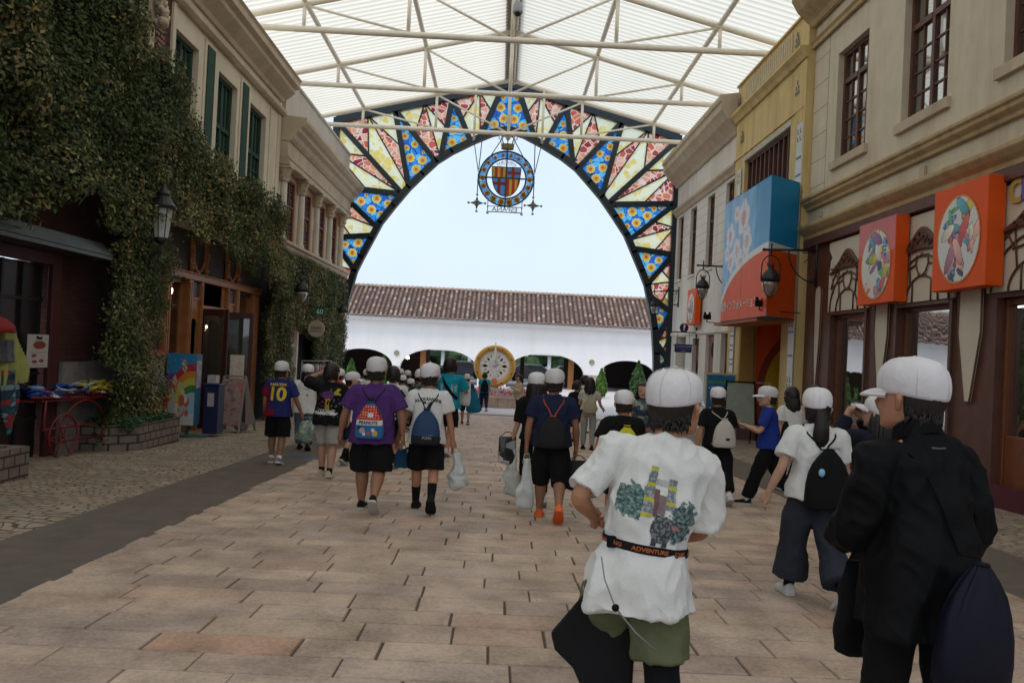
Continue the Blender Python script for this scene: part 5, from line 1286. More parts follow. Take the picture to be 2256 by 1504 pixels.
for z_ in (.15, .75, 1.75): LF.box(mb, -.1, -.065, 9.45, 11.4, z_, z_+.04)
mb.build('bars', M['black_iron'], dd_)
mb = MB(); LF.box(mb, .0, .35, 9.0, 12.15, 2.60, 2.66)
for q in range(5): LF.box(mb, .35+.03*q, .38+.03*q, 9.0, 12.15, 2.54-.03*q+.06, 2.57-.03*q+.06)
LF.box(mb, .0, .5, 9.0, 12.15, 2.42, 2.47); mb.build('door_hood', mat('ribbed metal hood', (.05, .065, .055), .35, .2, 8, metal=.3), bk)
po = thing('poster', 'white poster with red food pictures on the dark door behind the cart', 'poster', LF.pt(11.2, 1.1, .0))
pc_ = on_x(84, 773, -6.12)
mb = MB(); mb.box(-6.125, -6.118, pc_.y-.26, pc_.y+.24, pc_.z-.22, pc_.z+.22); mb.build('sheet', mat('poster paper', (.42, .40, .37), .6, .04), po)
food_m = mat('food red', (.20, .03, .02), .5, .5, 30)
def pdisc(y, z, ry, rz, d=.001): mb = MB(); mb.add([(-6.1165+d, y+ry*math.cos(t), z+rz*math.sin(t)) for t in np.linspace(0, 2*PI, 21)[:-1]], [tuple(range(20))]); mb.build('food_picture', food_m, po)
pdisc(pc_.y+.02, pc_.z+.08, .15, .055)
for a, b in ((-.1, -.06), (.08, -.13), (-.08, -.14)): pdisc(pc_.y+a, pc_.z+b, .06, .022)
text('heading', 'Menú', (-6.115, pc_.y, pc_.z+.175), UL, .06, M['black'], po)
mb = MB(); mb.box(-6.117, -6.1155, pc_.y-.2, pc_.y+.19, pc_.z-.02, pc_.z-.016); mb.box(-6.117, -6.1155, pc_.y-.2, pc_.y+.19, pc_.z-.19, pc_.z-.186); mb.build('rule', mat('rule red', (.2, .03, .02)), po)
# upper red shutters and stone corbel
mb = MB(); LF.box(mb, -.05, .0, 13.3, 14.0, 6.3, 8.0); wsh = mb.build('shuttered_window', M['window'], bk)
mb = MB()
for q in range(18): LF.box(mb, .0, .03, 14.25, 14.65, 6.2+q*.09, 6.26+q*.09)
mb.build('shutter', mat('red louvre', (.19, .035, .03), .5, .15), wsh)
mb = MB(); LF.box(mb, .0, .05, 13.15, 13.3, 6.2, 8.1); LF.box(mb, .0, .05, 14.0, 14.18, 6.2, 8.1); LF.box(mb, .0, .06, 13.1, 14.2, 8.1, 8.3); mb.build('surround', M['cream_trim'], bk)
mb = MB(); rq = random.Random(3)
for q in range(30): mb.sphere(LF.pt(14.15+rq.uniform(-.14, .14), 6.95+rq.uniform(-.3, .35), .15+rq.uniform(-.08, .1)), rq.uniform(.05, .10), 7)
mb.build('carved_corbel', M['cream_trim'], bk, smooth=True)

# ---- cream building
cb = thing('cream_building', 'cream building with green framed windows and a timber shop front under ivy', 'building', (-6.2, 18.7, -.5))
gw = [(15.20, 16.35), (17.50, 18.75), (19.72, 21.05)]
shopholes = [(15.45, 16.45, -.2, 2.46), (17.0, 18.6, -.8, 2.0), (19.45, 20.55, -.0, 2.40), (16.5, 16.95, -.8, 1.75), (18.7, 19.1, -.8, 1.75)]
mb = MB(); wall_holes(mb, -6.55, -6.2, 14.96, 22.35, 3.45, 8.7, [(a, b, 4.45, 7.0) for a, b in gw]); mb.box(-12, -6.2, 14.96, 22.35, 8.7, 8.8); mb.build('wall', M['cream_wall'], cb)
for a, b in gw: frame_window(cb, LF, a, b, 4.45, 7.0, M['green_paint'], M['window'], 2, 4, 5.95, .08, back=curt)
for y_ in (16.72, 19.02, 21.45):
 if y_ < 21:
  mb = MB(); LF.box(mb, .03, .05, y_, y_+.42, 4.3, 7.26); mb.build('green_panel', M['green_paint'], cb)
 mb = MB(); LF.box(mb, .0, .028, y_-.1, y_+.52, 4.3, 7.35); mb.build('pilaster', M['cream_wall'], cb, bevel=.006)
for a, b in ((14.97, 15.1), (22.05, 22.33)): mb = MB(); LF.box(mb, .0, .035, a, b, 2.7, 7.4); mb.build('quoin', M['cream_wall'], cb)
mb = MB(); LF.cornice(mb, 14.9, 22.4, [(0, 7.42), (.08, 7.42), (.15, 7.48), (.15, 7.56), (.10, 7.60), (0, 7.62)]); LF.cornice(mb, 14.9, 22.4, [(0, 7.78), (.06, 7.78), (.10, 7.86), (.22, 7.95), (.34, 8.05), (.34, 8.14), (.46, 8.20), (.46, 8.34), (.52, 8.40), (0, 8.46)])
mb.build('cornice', M['cream_trim'], cb, bevel=.008)
# shop front
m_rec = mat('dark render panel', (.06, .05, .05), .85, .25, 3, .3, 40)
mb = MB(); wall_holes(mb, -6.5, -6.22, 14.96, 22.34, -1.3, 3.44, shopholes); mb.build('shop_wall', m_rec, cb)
mb = MB(); LF.box(mb, .0, .10, 15.2, 21.05, 2.48, 2.60); LF.box(mb, -.03, .12, 15.15, 21.1, 2.60, 2.63)
beam_ = mb.build('shop_beam', M['orange_wood'], cb, bevel=.008)
def post(a, b, z0=-.9, z1=2.48, d1=.08, d0=-.25):
 mb = MB(); LF.box(mb, d0, d1, a, b, z0, z1)
 n = max(2, int((b-a)/.09))
 for q in range(n): LF.box(mb, d1, d1+.018, a+.02+q*(b-a-.02)/n, a+.02+(q+.55)*(b-a-.02)/n, z0+.25, z1-.05)
 return mb.build('post', M['orange_wood'], cb, bevel=.006)
post(15.20, 15.42); post(16.28, 16.48); post(16.95, 17.06); post(18.56, 18.68); post(19.18, 19.42); post(20.52, 20.98)
mb = MB(); LF.box(mb, -.02, .06, 17.06, 18.56, 1.92, 2.02); LF.box(mb, -.02, .05, 16.48, 16.95, 2.1, 2.16); LF.box(mb, -.02, .05, 18.68, 19.18, 2.1, 2.16); mb.build('transom', M['orange_wood'], cb, bevel=.006)
for a, b in ((16.48, 16.95), (18.68, 19.18)):
 mb = MB(); LF.box(mb, -.02, .02, a, b, 2.17, 2.46); mb.build('blue_panel', mat('slate blue panel', (.035, .055, .085), .5, .2), cb)
 mb = MB(); ym = (a+b)/2; hw = (b-a)/2-.02
 for i in range(10):
  a0, a1 = PI*i/10, PI*(i+1)/10; mb.add([LF.pt(ym+hw*math.cos(t), 1.45+hw*1.3*math.sin(t), .03) for t in (a0, a1)] + [LF.pt(ym+hw*math.cos(a1), 2.1, .03), LF.pt(ym+hw*math.cos(a0), 2.1, .03)], [(3, 2, 1, 0)])
 mb.build('arched_head', M['orange_wood'], cb)
tw = MB(); tw.add([LF.pt(17.06, 2.02, -.02), LF.pt(18.56, 2.02, -.02), LF.pt(18.56, 2.48, -.02), LF.pt(17.06, 2.48, -.02)], [(0, 1, 2, 3)]); tw.build('transom_window', glassmat('mirror transom', (.3, .3, .3), .55, .02, (.03, .03, .03), .2), cb)
tw = MB(); LF.box(tw, -.06, .01, 18.40, 18.56, 2.02, 2.48); LF.box(tw, -.06, .01, 17.06, 17.14, 2.02, 2.48); tw.build('transom_frame', M['orange_wood'], cb)
for a, b, z0 in ((15.42, 16.28, -.2), (19.42, 20.52, -.05)):
 f = MB(); LF.box(f, -.14, -.06, a, a+.06, z0, 2.46); LF.box(f, -.14, -.06, b-.06, b, z0, 2.46); LF.box(f, -.14, -.06, a+.06, b-.06, z0, z0+.08); LF.box(f, -.14, -.06, a+.06, b-.06, 2.4, 2.46)
 w_ = f.build('shop_window', M['orange_wood'], cb); g = MB(); g.add([LF.pt(a, z0, -.1), LF.pt(b, z0, -.1), LF.pt(b, 2.46, -.1), LF.pt(a, 2.46, -.1)], [(0, 1, 2, 3)]); g.build('pane', M['shopglass'], w_)
 s_ = MB(); LF.box(s_, .0, .06, a, b, -1.0, z0-.12); LF.box(s_, .0, .10, a, b, z0-.11, z0-.03); s_.build('stall_riser', mat('cream riser', (.42, .40, .37), .7, .08) if 'cream riser' not in bpy.data.materials else bpy.data.materials['cream riser'], w_)
# carved brackets in the dark panels over the beam
for y_ in (16.45, 17.25, 18.55, 19.35):
 mb = MB(); LF.box(mb, .0, .05, y_-.05, y_+.05, 2.64, 3.3)
 for k in range(8): mb.sphere(LF.pt(y_, 2.72+k*.085, .05), .055 - .012*math.sin(k*1.3), 7)
 mb.build('carved_post', M['orange_wood'], cb, smooth=True)
 mb = MB(); s_ = 1 if y_ in (16.45, 18.55) else -1
 mb.tube([LF.pt(y_+s_*(.42-.36*math.sin(t)), 2.66+.45*(1-math.cos(t)), .03) for t in np.linspace(0, PI/2, 8)], .03, 5); mb.build('curved_brace', M['orange_wood'], cb)
# open door leaves, shutters folded out
for (y_, s_, w__) in ((17.08, 1, .62), (18.54, -1, .62)):
 a_ = R(58); hx, hy = -6.15, y_; u = Vector((math.sin(a_), (-s_)*math.cos(a_)*(-1)*(-1), 0)); u = Vector((math.sin(a_), -s_*math.cos(a_)*.35, 0)).normalized()
 z0 = gz(y_)+.02; d_ = MB(); n = Vector((-u.y, u.x, 0))*.025; P0 = Vector((hx, hy, 0))
 def slab(a, b, za, zb, mbx, th=1):
  p = P0+u*a; q = P0+u*b; nn = n*th; mbx.add([p-nn+Vector((0,0,za)), q-nn+Vector((0,0,za)), q+nn+Vector((0,0,za)), p+nn+Vector((0,0,za)), p-nn+Vector((0,0,zb)), q-nn+Vector((0,0,zb)), q+nn+Vector((0,0,zb)), p+nn+Vector((0,0,zb))], [(0,3,2,1),(4,5,6,7),(0,1,5,4),(1,2,6,5),(2,3,7,6),(3,0,4,7)])
 slab(0, .09, z0, 1.95, d_); slab(w__-.09, w__, z0, 1.95, d_); slab(.09, w__-.09, z0, .35, d_); slab(.09, w__-.09, 1.82, 1.95, d_)
 dl = d_.build('door_leaf', M['dark_wood'], cb, bevel=.005)
 g = MB(); slab(.09, w__-.09, .35, 1.82, g, .2); g.build('pane', M['window'], dl)
 pn = MB(); slab(.16, w__-.16, .45, 1.0, pn, 1.3 if s_ < 0 else .3)
 if s_ < 0: pn.build('notice', mat('door notice', (.55, .5, .45), .6, .25, 14), dl)
room(cb, LF, 15.0, 24.5, -.9, 2.6, 4.0, mat('dark shop interior', (.24, .14, .085), .8, .3, 2), seed=12)
for i, (px_, py_, X_) in enumerate(((372, 640, -6.75), (536, 688, -6.75), (454, 720, -8.0), (449, 727, -8.6), (354, 717, -7.2), (470, 735, -9))):
 p = on_x(px_, py_, X_); t = thing('hanging_lamp', ['warm globe lamp glowing in the left shop window beside the ivy', 'warm globe lamp glowing in the right shop window', 'small warm lamp inside the open shop door', 'second smaller warm lamp deeper inside the open shop door', 'faint warm lamp low behind the ivy edge', 'tiny warm lamp at the back of the shop'][i], 'lamp', p)
 b = MB(); b.sphere(p, .085 if i < 2 else .045, 10); b.build('bulb', M['warm_lamp'], t, smooth=True); b = MB(); b.tube([p + Vector((0, 0, .05)), (p.x, p.y, 2.58)], .006, 5); b.build('flex', M['black'], t)

# ---- columned building
colb = thing('columned_building', 'pale building with slim columns between stained windows at the far left', 'building', (-6.2, 27, -.8))
cw = [(23.15, 24.15), (25.20, 26.2), (27.25, 28.25), (29.3, 30.3)]
mb = MB(); wall_holes(mb, -6.6, -6.25, 22.36, 31.7, -1.3, 6.4, [(a, b, 4.12, 5.92) for a, b in cw] + [(23.6, 24.9, -1.1, 1.2)]); mb.box(-11, -6.61, 31.4, 31.69, -1.3, 7); mb.build('wall', M['cream_wall'], colb)
for a, b in cw:
 frame_window(colb, LF, a, b, 4.12, 5.92, M['brown_wood'], m_st, 2, 3, 5.2, .035, rec=.04, mw=.018)
 o_ = MB(); LF.box(o_, -.045, .03, a-.16, a, 4.1, 6.08); LF.box(o_, -.045, .03, b, b+.16, 4.1, 6.08); LF.box(o_, -.045, .03, a, b, 5.92, 6.08); o_.build('window_surround', M['orange_wood'], colb, bevel=.006)
for i in range(5):
 y_ = 22.62 + i*2.05; c = MB(); p = LF.pt(y_, 0, .11)
 c.lathe([(.14, 4.12), (.14, 4.20), (.105, 4.24), (.10, 4.9), (.092, 5.7)], (p.x, y_, 0), 14)
 cl = c.build('column', M['white_paint'] if False else mat('column stone %d' % i, (.56, .50, .42), .8, .08), colb, smooth=True)
 k = MB(); k.lathe([(.12, 5.7), (.14, 5.74), (.12, 5.80), (.17, 5.95), (.20, 6.06)], (p.x, y_, 0), 14)
 for q in range(8):
  a = q*PI/4
  for zz, rr_2 in ((5.83, .16), (5.96, .19)): k.tube([(p.x+.11*math.cos(a), y_+.11*math.sin(a), zz-.05), (p.x+rr_2*math.cos(a), y_+rr_2*math.sin(a), zz+.04), (p.x+(rr_2+.03)*math.cos(a), y_+(rr_2+.03)*math.sin(a), zz)], [.03, .022, .01], 5)
 k.box(p.x-.22, p.x+.22, y_-.22, y_+.22, 6.06, 6.12); k.build('capital', M['cream_trim'], cl)
mb = MB(); LF.box(mb, .0, .30, 22.38, 31.72, 6.13, 6.24); LF.box(mb, .0, .27, 22.38, 31.72, 6.24, 6.30); LF.box(mb, .0, .30, 22.38, 31.72, 6.30, 6.36); LF.box(mb, .0, .24, 22.38, 31.72, 6.36, 6.78)
LF.cornice(mb, 22.36, 31.75, [(0, 6.78), (.28, 6.78), (.36, 6.86), (.40, 6.98), (.52, 7.05), (.52, 7.14), (.62, 7.20), (.70, 7.30), (.70, 7.40), (0, 7.46)]); mb.build('entablature', M['cream_trim'], colb, bevel=.008)
mb = MB(); LF.box(mb, .0, .12, 22.38, 31.72, 7.46, 8.55); LF.box(mb, .0, .16, 22.36, 31.74, 8.55, 8.63); mb.build('parapet', mat('parapet render', (.56, .52, .47), .85, .06, 1.5, dirt=(.42, .38, .33)), colb)
mb = MB(); LF.cornice(mb, 22.38, 31.72, [(0, 3.86), (.20, 3.86), (.26, 3.93), (.26, 3.98), (.34, 4.02), (.34, 4.09), (0, 4.11)]); mb.build('sill_course', M['cream_trim'], colb, bevel=.006)
mb = MB(); LF.box(mb, -.04, .08, 23.5, 23.62, -1.1, 1.3); LF.box(mb, -.04, .14, 24.86, 25.0, -1.1, 1.65); LF.box(mb, -.04, .06, 23.62, 24.86, 1.2, 1.3)
mb.build('door_frame', M['offwhite'], colb); mb = MB(); LF.box(mb, -.04, .05, 23.62, 24.86, 1.31, 1.72); mb.build('over_door', M['orange_wood'], colb)
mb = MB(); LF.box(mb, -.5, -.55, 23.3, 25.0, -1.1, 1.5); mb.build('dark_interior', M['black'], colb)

# ---- signs on the far left
def disc_sign(name, lab, c, r_, m_, txt, tm_, cat='sign'):
 t = thing(name, lab, cat, c); b = MB(); b.lathe([(.001, -.025), (r_, -.025), (r_, .025), (.001, .025)], (0, 0, 0), 24); q = b.build('disc', m_, t, local=True); q.rotation_euler = (PI/2, 0, 0)
 for i, (s_, z_, w_) in enumerate(txt): text('lettering', s_, c + Vector((0, -.027, z_)), UF, w_, tm_, t)
 b = MB(); b.tube([c + Vector((-r_*.9, 0, r_*.3)), Vector((-6.2, c.y, c.z + r_*.3))], .015, 5); b.build('bracket', M['black_iron'], t); return t
c60 = on_y(705, 686, 24.6)
t60 = thing('number_sign', 'small green hanging sign reading 60 in the ivy', 'sign', c60)
b = MB(); b.box(c60.x-.16, c60.x+.16, c60.y-.015, c60.y+.015, c60.z-.11, c60.z+.11); b.build('panel', mat('sign green', (.008, .13, .06), .4), t60, bevel=.01); text('lettering', '60', c60 + Vector((0, -.018, -.01)), UF, .20, M['white_paint'], t60)
b = MB(); b.tube([c60 + Vector((-.2, 0, .14)), c60 + Vector((.2, 0, .14))], .012, 5); b.tube([c60 + Vector((-.2, 0, .14)), Vector((-6.2, c60.y, c60.z+.14))], .012, 5); b.build('bracket', M['black_iron'], t60)
cr = on_y(697, 724, 24.4)
disc_sign('round_sign', 'round cream hanging sign with brown lettering below the 60 sign', cr, .245, mat('cream sign', (.42, .34, .27), .6, .08, 5), [('España', .03, .11), ('RESTAURANTE', -.07, .05)], M['brown_wood'])
# ---- lamps left
p1w = Vector((-6.1, 22.4, on_y(665, 588, 22.4).z)); p1 = on_y(667, 590, 22.4); arm_lamp('black bracket lamp in front of the ivy above the round sign', p1w, p1, big=1.12)
p2w = Vector((-6.15, 28.2, on_y(757, 648, 28.2).z)); p2 = on_y(757, 652, 28.2); arm_lamp('small bracket lamp at the left foot of the stained glass arch', p2w, p2, big=.95)
lw_ = thing('wall_lantern', 'large black lantern with frosted white glass on the ivy column', 'street lamp', on_y(357, 490, 13.0))
c = on_y(357, 492, 13.0)
b = MB(); b.lathe([(.11, -.24), (.165, .24)], c, 8); b.build('glass', M['frosted'], lw_)
b = MB(); b.lathe([(.12, -.27), (.12, -.23)], c, 8); b.lathe([(.20, .22), (.21, .27), (.15, .34), (.10, .42), (.11, .46), (.05, .54), (.02, .62)], c, 16)
for k in range(8): a = k*PI/4; b.tube([c + Vector((.112*math.cos(a), .112*math.sin(a), -.24)), c + Vector((.168*math.cos(a), .168*math.sin(a), .24))], .008, 5)
b.build('frame', M['black_iron'], lw_)
b = MB(); b.tube([c + Vector((0, 0, -.26)), c + Vector((-.02, 0, -.45)), c + Vector((-.25, 0, -.55)), c + Vector((-.6, 0, -.5))], [.03, .035, .03, .03], 8); b.lathe([(.02, -.34), (.07, -.30), (.10, -.26)], c, 10); b.build('bracket', M['black_iron'], lw_, smooth=True)

# ================================================================ ivy
def lump(y, z, s=1.0):
 return .5 + .5*noise.noise(Vector((y*.9*s, z*.9*s, 3.1))) + .25*noise.noise(Vector((y*2.3, z*2.3, 8.0)))
def inpol(y, z, poly):
 ins = False; n = len(poly)
 for i in range(n):
  a, b = poly[i], poly[(i+1) % n]
  if (a[1] > z) != (b[1] > z) and y < (b[0]-a[0])*(z-a[1])/(b[1]-a[1])+a[0]: ins = not ins
 return ins
def ivy(lab, poly, base, depth, dens, size, seed, dark=False, stem=None):
 t = thing('ivy', lab, 'ivy', (-6.2, poly[0][0], gz(poly[0][0])), 0, 'ivy on the left hand buildings')
 ys = [p[0] for p in poly]; zs = [p[1] for p in poly]; area = 0
 for i in range(len(poly)): a, b = poly[i], poly[(i+1) % len(poly)]; area += a[0]*b[1]-b[0]*a[1]
 area = abs(area)/2
 rq = random.Random(seed)
 def dep(y, z): return base + depth*max(0, lump(y, z))
 # dark backing sheet closing the gaps behind the leaves
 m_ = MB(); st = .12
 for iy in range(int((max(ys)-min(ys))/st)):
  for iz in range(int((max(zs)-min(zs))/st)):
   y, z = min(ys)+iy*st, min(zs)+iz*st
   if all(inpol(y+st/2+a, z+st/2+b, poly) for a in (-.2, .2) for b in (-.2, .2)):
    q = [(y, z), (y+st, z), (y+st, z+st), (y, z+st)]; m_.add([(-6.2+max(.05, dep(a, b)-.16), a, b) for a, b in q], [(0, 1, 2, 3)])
 m_.build('ivy_backing', mat('ivy backing', (.022, .024, .012), .95, .5, 14, 1, 30) if 'ivy backing' not in bpy.data.materials else bpy.data.materials['ivy backing'], t)
 def fn(rq):
  for _ in range(60):
   y, z = rq.uniform(min(ys), max(ys)), rq.uniform(min(zs), max(zs))
   jy, jz = y + .34*noise.noise(Vector((y*3, z*3, 1))), z + .34*noise.noise(Vector((y*3, z*3, 5)))
   if inpol(jy, jz, poly): break
  d = dep(y, z) + rq.gauss(0, .05) - abs(rq.gauss(0, .07))
  e = .05; gy = (dep(y+e, z)-dep(y-e, z))/(2*e); gz_ = (dep(y, z+e)-dep(y, z-e))/(2*e)
  v = noise.noise(Vector((y*.7, z*.7, 11.0))) + .6*noise.noise(Vector((y*2.2, z*2.2, 4))); r = rq.random()
  if r < (.02 if dark else .16) + .08 + .8*v: c = (.29, .235, .09)      # pale old flower heads
  elif r < .66: c = (.088, .118, .030)
  else: c = (.042, .070, .018)
  if dark: c = tuple(k*.95 for k in c)
  k = rq.uniform(.6, 1.4)
  return Vector((-6.2+d, y, z)), Vector((1, -gy, .35-gz_)), tuple(q*k for q in c)
 leafcloud('leaves', fn, int(area*dens), size, None, t, seed)
 if stem:
  m_ = MB(); rs = random.Random(seed)
  for k in range(6):
   y0 = stem[0] + rs.uniform(-.25, .25); pts = [Vector((-6.0+rs.uniform(0, .3), y0 + .12*math.sin(k+z_), z_)) for z_ in np.linspace(stem[1], stem[2], 8)]; m_.tube(pts, .022, 5)
  m_.build('stem', mat('ivy stem', (.06, .045, .03), .9, .2) if 'ivy stem' not in bpy.data.materials else bpy.data.materials['ivy stem'], t)
 return t
ivy('thick dark ivy hanging over the brick building nearest the camera', [(4.0, 7.6), (10.6, 7.2), (11.9, 6.35), (12.9, 5.95), (14.2, 5.9), (14.35, 3.3), (13.6, 3.1), (11.6, 2.9), (11.0, 3.35), (10.1, 2.8), (8.8, 2.5), (4.0, 2.4)], .25, .85, 1300, .036, 1, True)
ivy('ivy column rising from the brick planter past the white lantern', [(12.15, -.25), (12.1, 1.4), (12.25, 3.3), (14.2, 3.6), (14.45, 2.6), (14.1, 1.6), (14.2, .4), (13.75, -.3)], .30, .50, 1900, .031, 2, False, (13.0, -.4, 3))
ivy('olive ivy curtain spreading under the green framed windows', [(14.2, 5.9), (14.6, 5.25), (15.5, 5.1), (16.2, 4.98), (17.2, 4.80), (18.2, 4.85), (19.2, 4.72), (20.3, 4.85), (21.4, 4.60), (21.9, 4.0), (22.1, 3.0), (21.9, 2.4), (20.4, 2.55), (19.6, 3.1), (18.8, 2.85), (18.3, 3.2), (17.4, 2.95), (16.2, 3.3), (15.2, 3.15), (14.3, 3.3)], .28, .70, 1700, .036, 3)
ivy('ivy column between the shop front and the white door', [(20.95, -.7), (20.6, .5), (20.75, 2.5), (20.6, 2.8), (22.6, 3.0), (23.0, 1.2), (22.9, .2), (22.5, -.7)], .22, .45, 1600, .036, 4, False, (21.8, -.7, 2.5))
ivy('ivy sheet below the slim columns at the far left', [(22.0, 3.84), (31.3, 3.84), (31.3, -.9), (30.4, -.9), (29.9, .6), (28.6, 1.0), (27.8, .2), (26.6, .5), (26.2, 1.5), (25.3, 1.7), (24.2, 1.8), (23.2, 1.7), (22.4, 2.0)], .18, .32, 1300, .040, 5)
mb = MB(); LF.box(mb, -.03, -.0, 25.1, 31.3, -1.1, 1.6); mb.build('recess_shade_panel', M['black'], colb)  # flat black panel on the wall, a recess's shade put into its colour

# ================================================================ planters, cart, rack, boards
setts = brickmat('planter blocks', (.21, .16, .125), (.15, .12, .10), (.05, .04, .035), .20, .125, .014, 'XZ', .9, .8)
setty = brickmat('planter blocks side', (.20, .155, .12), (.15, .12, .10), (.05, .04, .035), .20, .125, .014, 'YZ', .9, .8)
def planter(lab, x0, x1, y0, y1, h, seed, plants=True, ch=.35):
 z0 = gz((y0+y1)/2); t = thing('brick_planter', lab, 'planter', ((x0+x1)/2, (y0+y1)/2, z0))
 o_ = [(x0, y0), (x1-ch, y0), (x1, y0+ch), (x1, y1), (x0, y1)]; i_ = [(x0+.01, y0+.13), (x1-ch-.05, y0+.13), (x1-.13, y0+ch+.05), (x1-.13, y1-.13), (x0+.01, y1-.13)]
 m_ = MB(); n = 5; zt = z0+h
 vv = [(a, b, z0-.15) for a, b in o_] + [(a, b, zt) for a, b in o_] + [(a, b, zt) for a, b in i_] + [(a, b, zt-.12) for a, b in i_]
 m_.add(vv, [(q, (q+1) % n, n+(q+1) % n, n+q) for q in range(n) if q != 2], 0); m_.f[-1]; m_.add([], [])
 m_.f += [(2, 3, n+3, n+2)]; m_.m += [1]
 m_.f += [(n+q, n+(q+1) % n, 2*n+(q+1) % n, 2*n+q) for q in range(n)] + [(2*n+q, 2*n+(q+1) % n, 3*n+(q+1) % n, 3*n+q) for q in range(n)]; m_.m += [0]*10
 m_.build('wall', [setts, setty], t)
 s_ = MB(); s_.add([(a, b, zt-.10) for a, b in i_], [tuple(range(5))]); s_.build('soil', bpy.data.materials['soil'], t)
 if plants:
  def fn(rq):
   y_ = rq.uniform(y0+.1, y1-.1); x_ = rq.uniform(x0, x1-.02); k = rq.uniform(.5, 1.5)
   return Vector((x_, y_, zt-.08+rq.random()*.16)), Vector((.2, -.3, 1)), (.035*k, .095*k, .03*k)
  leafcloud('ground_cover', fn, 2600, .045, None, t, seed)
 return t
planter('low brick planter at the foot of the ivy column', -6.25, -5.42, 12.35, 14.3, .40, 3)
planter('corner of a low brick planter at the left edge of the picture', -6.6, -5.2, 7.2, 9.35, .32, 4, False, .1)
red = mat('red painted metal', (.16, .012, .012), .45, .2, 10)
# display cart
cz = gz(12.3); ct = thing('display_cart', 'small red wire cart with curved sides holding packets of snacks', 'cart', (-6.05, 12.2, cz))
A = Vector((-6.0, 11.05, cz)); Bv = Vector((-5.75, 13.0, cz)); cu = (Bv-A).normalized(); cv = Vector((-cu.y, cu.x, 0))   # along, and inward to the wall
L_ = (Bv-A).length*.92
def cp(a, z, w_=0): return A + cu*a + cv*w_ + Vector((0, 0, z))
m_ = MB()
for w_ in (0, .5):
 m_.tube([cp(.02, .42, w_), cp(L_, .42, w_)], .016, 6); m_.tube([cp(-.25, .86, w_), cp(L_+.15, .76, w_)], .018, 6); m_.tube([cp(0, .92, w_), cp(L_+.1, .90, w_)], .010, 5)
 m_.tube([cp(.05, .80, w_), cp(.03, .5, w_), cp(.1, .30, w_), cp(.3, .22, w_), cp(L_*.9, .22, w_)], .016, 6)
 m_.tube([cp(L_*.9, .78, w_), cp(L_*.9, .22, w_)], .016, 6)
 m_.tube([cp(L_*.5+.55*math.cos(a), .22+.55*math.sin(a), w_) for a in np.linspace(0, PI, 16)], .014, 6)
for a in np.linspace(-.2, L_+.1, 5): m_.tube([cp(a, .80, 0), cp(a, .80, .5)], .010, 5)
m_.build('frame', red, ct, smooth=True)
m_ = MB();
b0 = [cp(-.02, .79, 0), cp(L_+.12, .76, 0), cp(L_+.12, .76, .5), cp(-.02, .79, .5)]; m_.add(b0 + [p+Vector((0, 0, .02)) for p in b0], [(3,2,1,0), (4,5,6,7), (0,1,5,4), (1,2,6,5), (2,3,7,6), (3,0,4,7)])
for q in range(30): a = -.02+q*(L_+.12)/29; m_.tube([cp(a, .79, 0), cp(a, .90, 0)], .005, 4)
m_.build('tray', red, ct)
for (wa, wz, wr, ww_) in ((.42, .30, .30, .0), (L_*.86, .26, .26, .0), (L_*.55, .36, .36, .48)):
 m_ = MB(); m_.tube([cp(wa+wr*math.cos(t), wz+wr*math.sin(t), ww_-.02) for t in np.linspace(0, 2*PI, 25)[:-1]], .016, 6, close=True)
 for k in range(6): t = k*PI/3; m_.tube([cp(wa, wz, ww_-.02), cp(wa+wr*math.cos(t), wz+wr*math.sin(t), ww_-.02)], .008, 5)
 m_.lathe([(.03, -.02), (.03, .02)], cp(wa, wz, ww_-.02), 8); m_.build('wheel', red, ct, smooth=True)
rq = random.Random(8); pkm = [mat('blue snack packet', (.03, .12, .50), .25, .3, 20), mat('white snack packet', (.7, .75, .8), .25, .2, 20), mat('yellow snack packet', (.75, .58, .08), .25, .25, 20), mat('navy snack packet', (.01, .02, .14), .25, .3, 20)]
n_ = 0
for q in range(72):
 a = .02 + (q//3)*(L_/23) + rq.uniform(-.02, .02); w_ = .06 + .17*(q % 3) + rq.uniform(0, .05); c = cp(a, .86 + .03*(q % 3) + rq.uniform(0, .09), w_)
 mi = rq.choice([0, 0, 1, 3]) if a < L_*.55 else rq.choice([2, 2, 2, 1])
 e = Euler((rq.uniform(-.7, .1), rq.uniform(-.5, .5), rq.uniform(-.5, .5)+.2)); m_ = MB(); s_ = [(-.11, -.075), (.11, -.075), (.12, 0), (.11, .075), (-.11, .075), (-.12, 0)]
 rot = e.to_matrix()
 vv = [c + rot @ Vector((x_, y_, 0)) for x_, y_ in s_] + [c + rot @ Vector((0, 0, .03)), c + rot @ Vector((0, 0, -.02))]
 m_.add(vv, [(i, (i+1) % 6, 6) for i in range(6)] + [((i+1) % 6, i, 7) for i in range(6)])
 nm = ['blue', 'white', 'yellow', 'navy'][mi]
 tag(m_.build('snack_packet', pkm[mi], None, smooth=True), '%s snack packet lying on the red display cart' % nm, 'packet', 'snack packets on the red cart, %s' % nm)
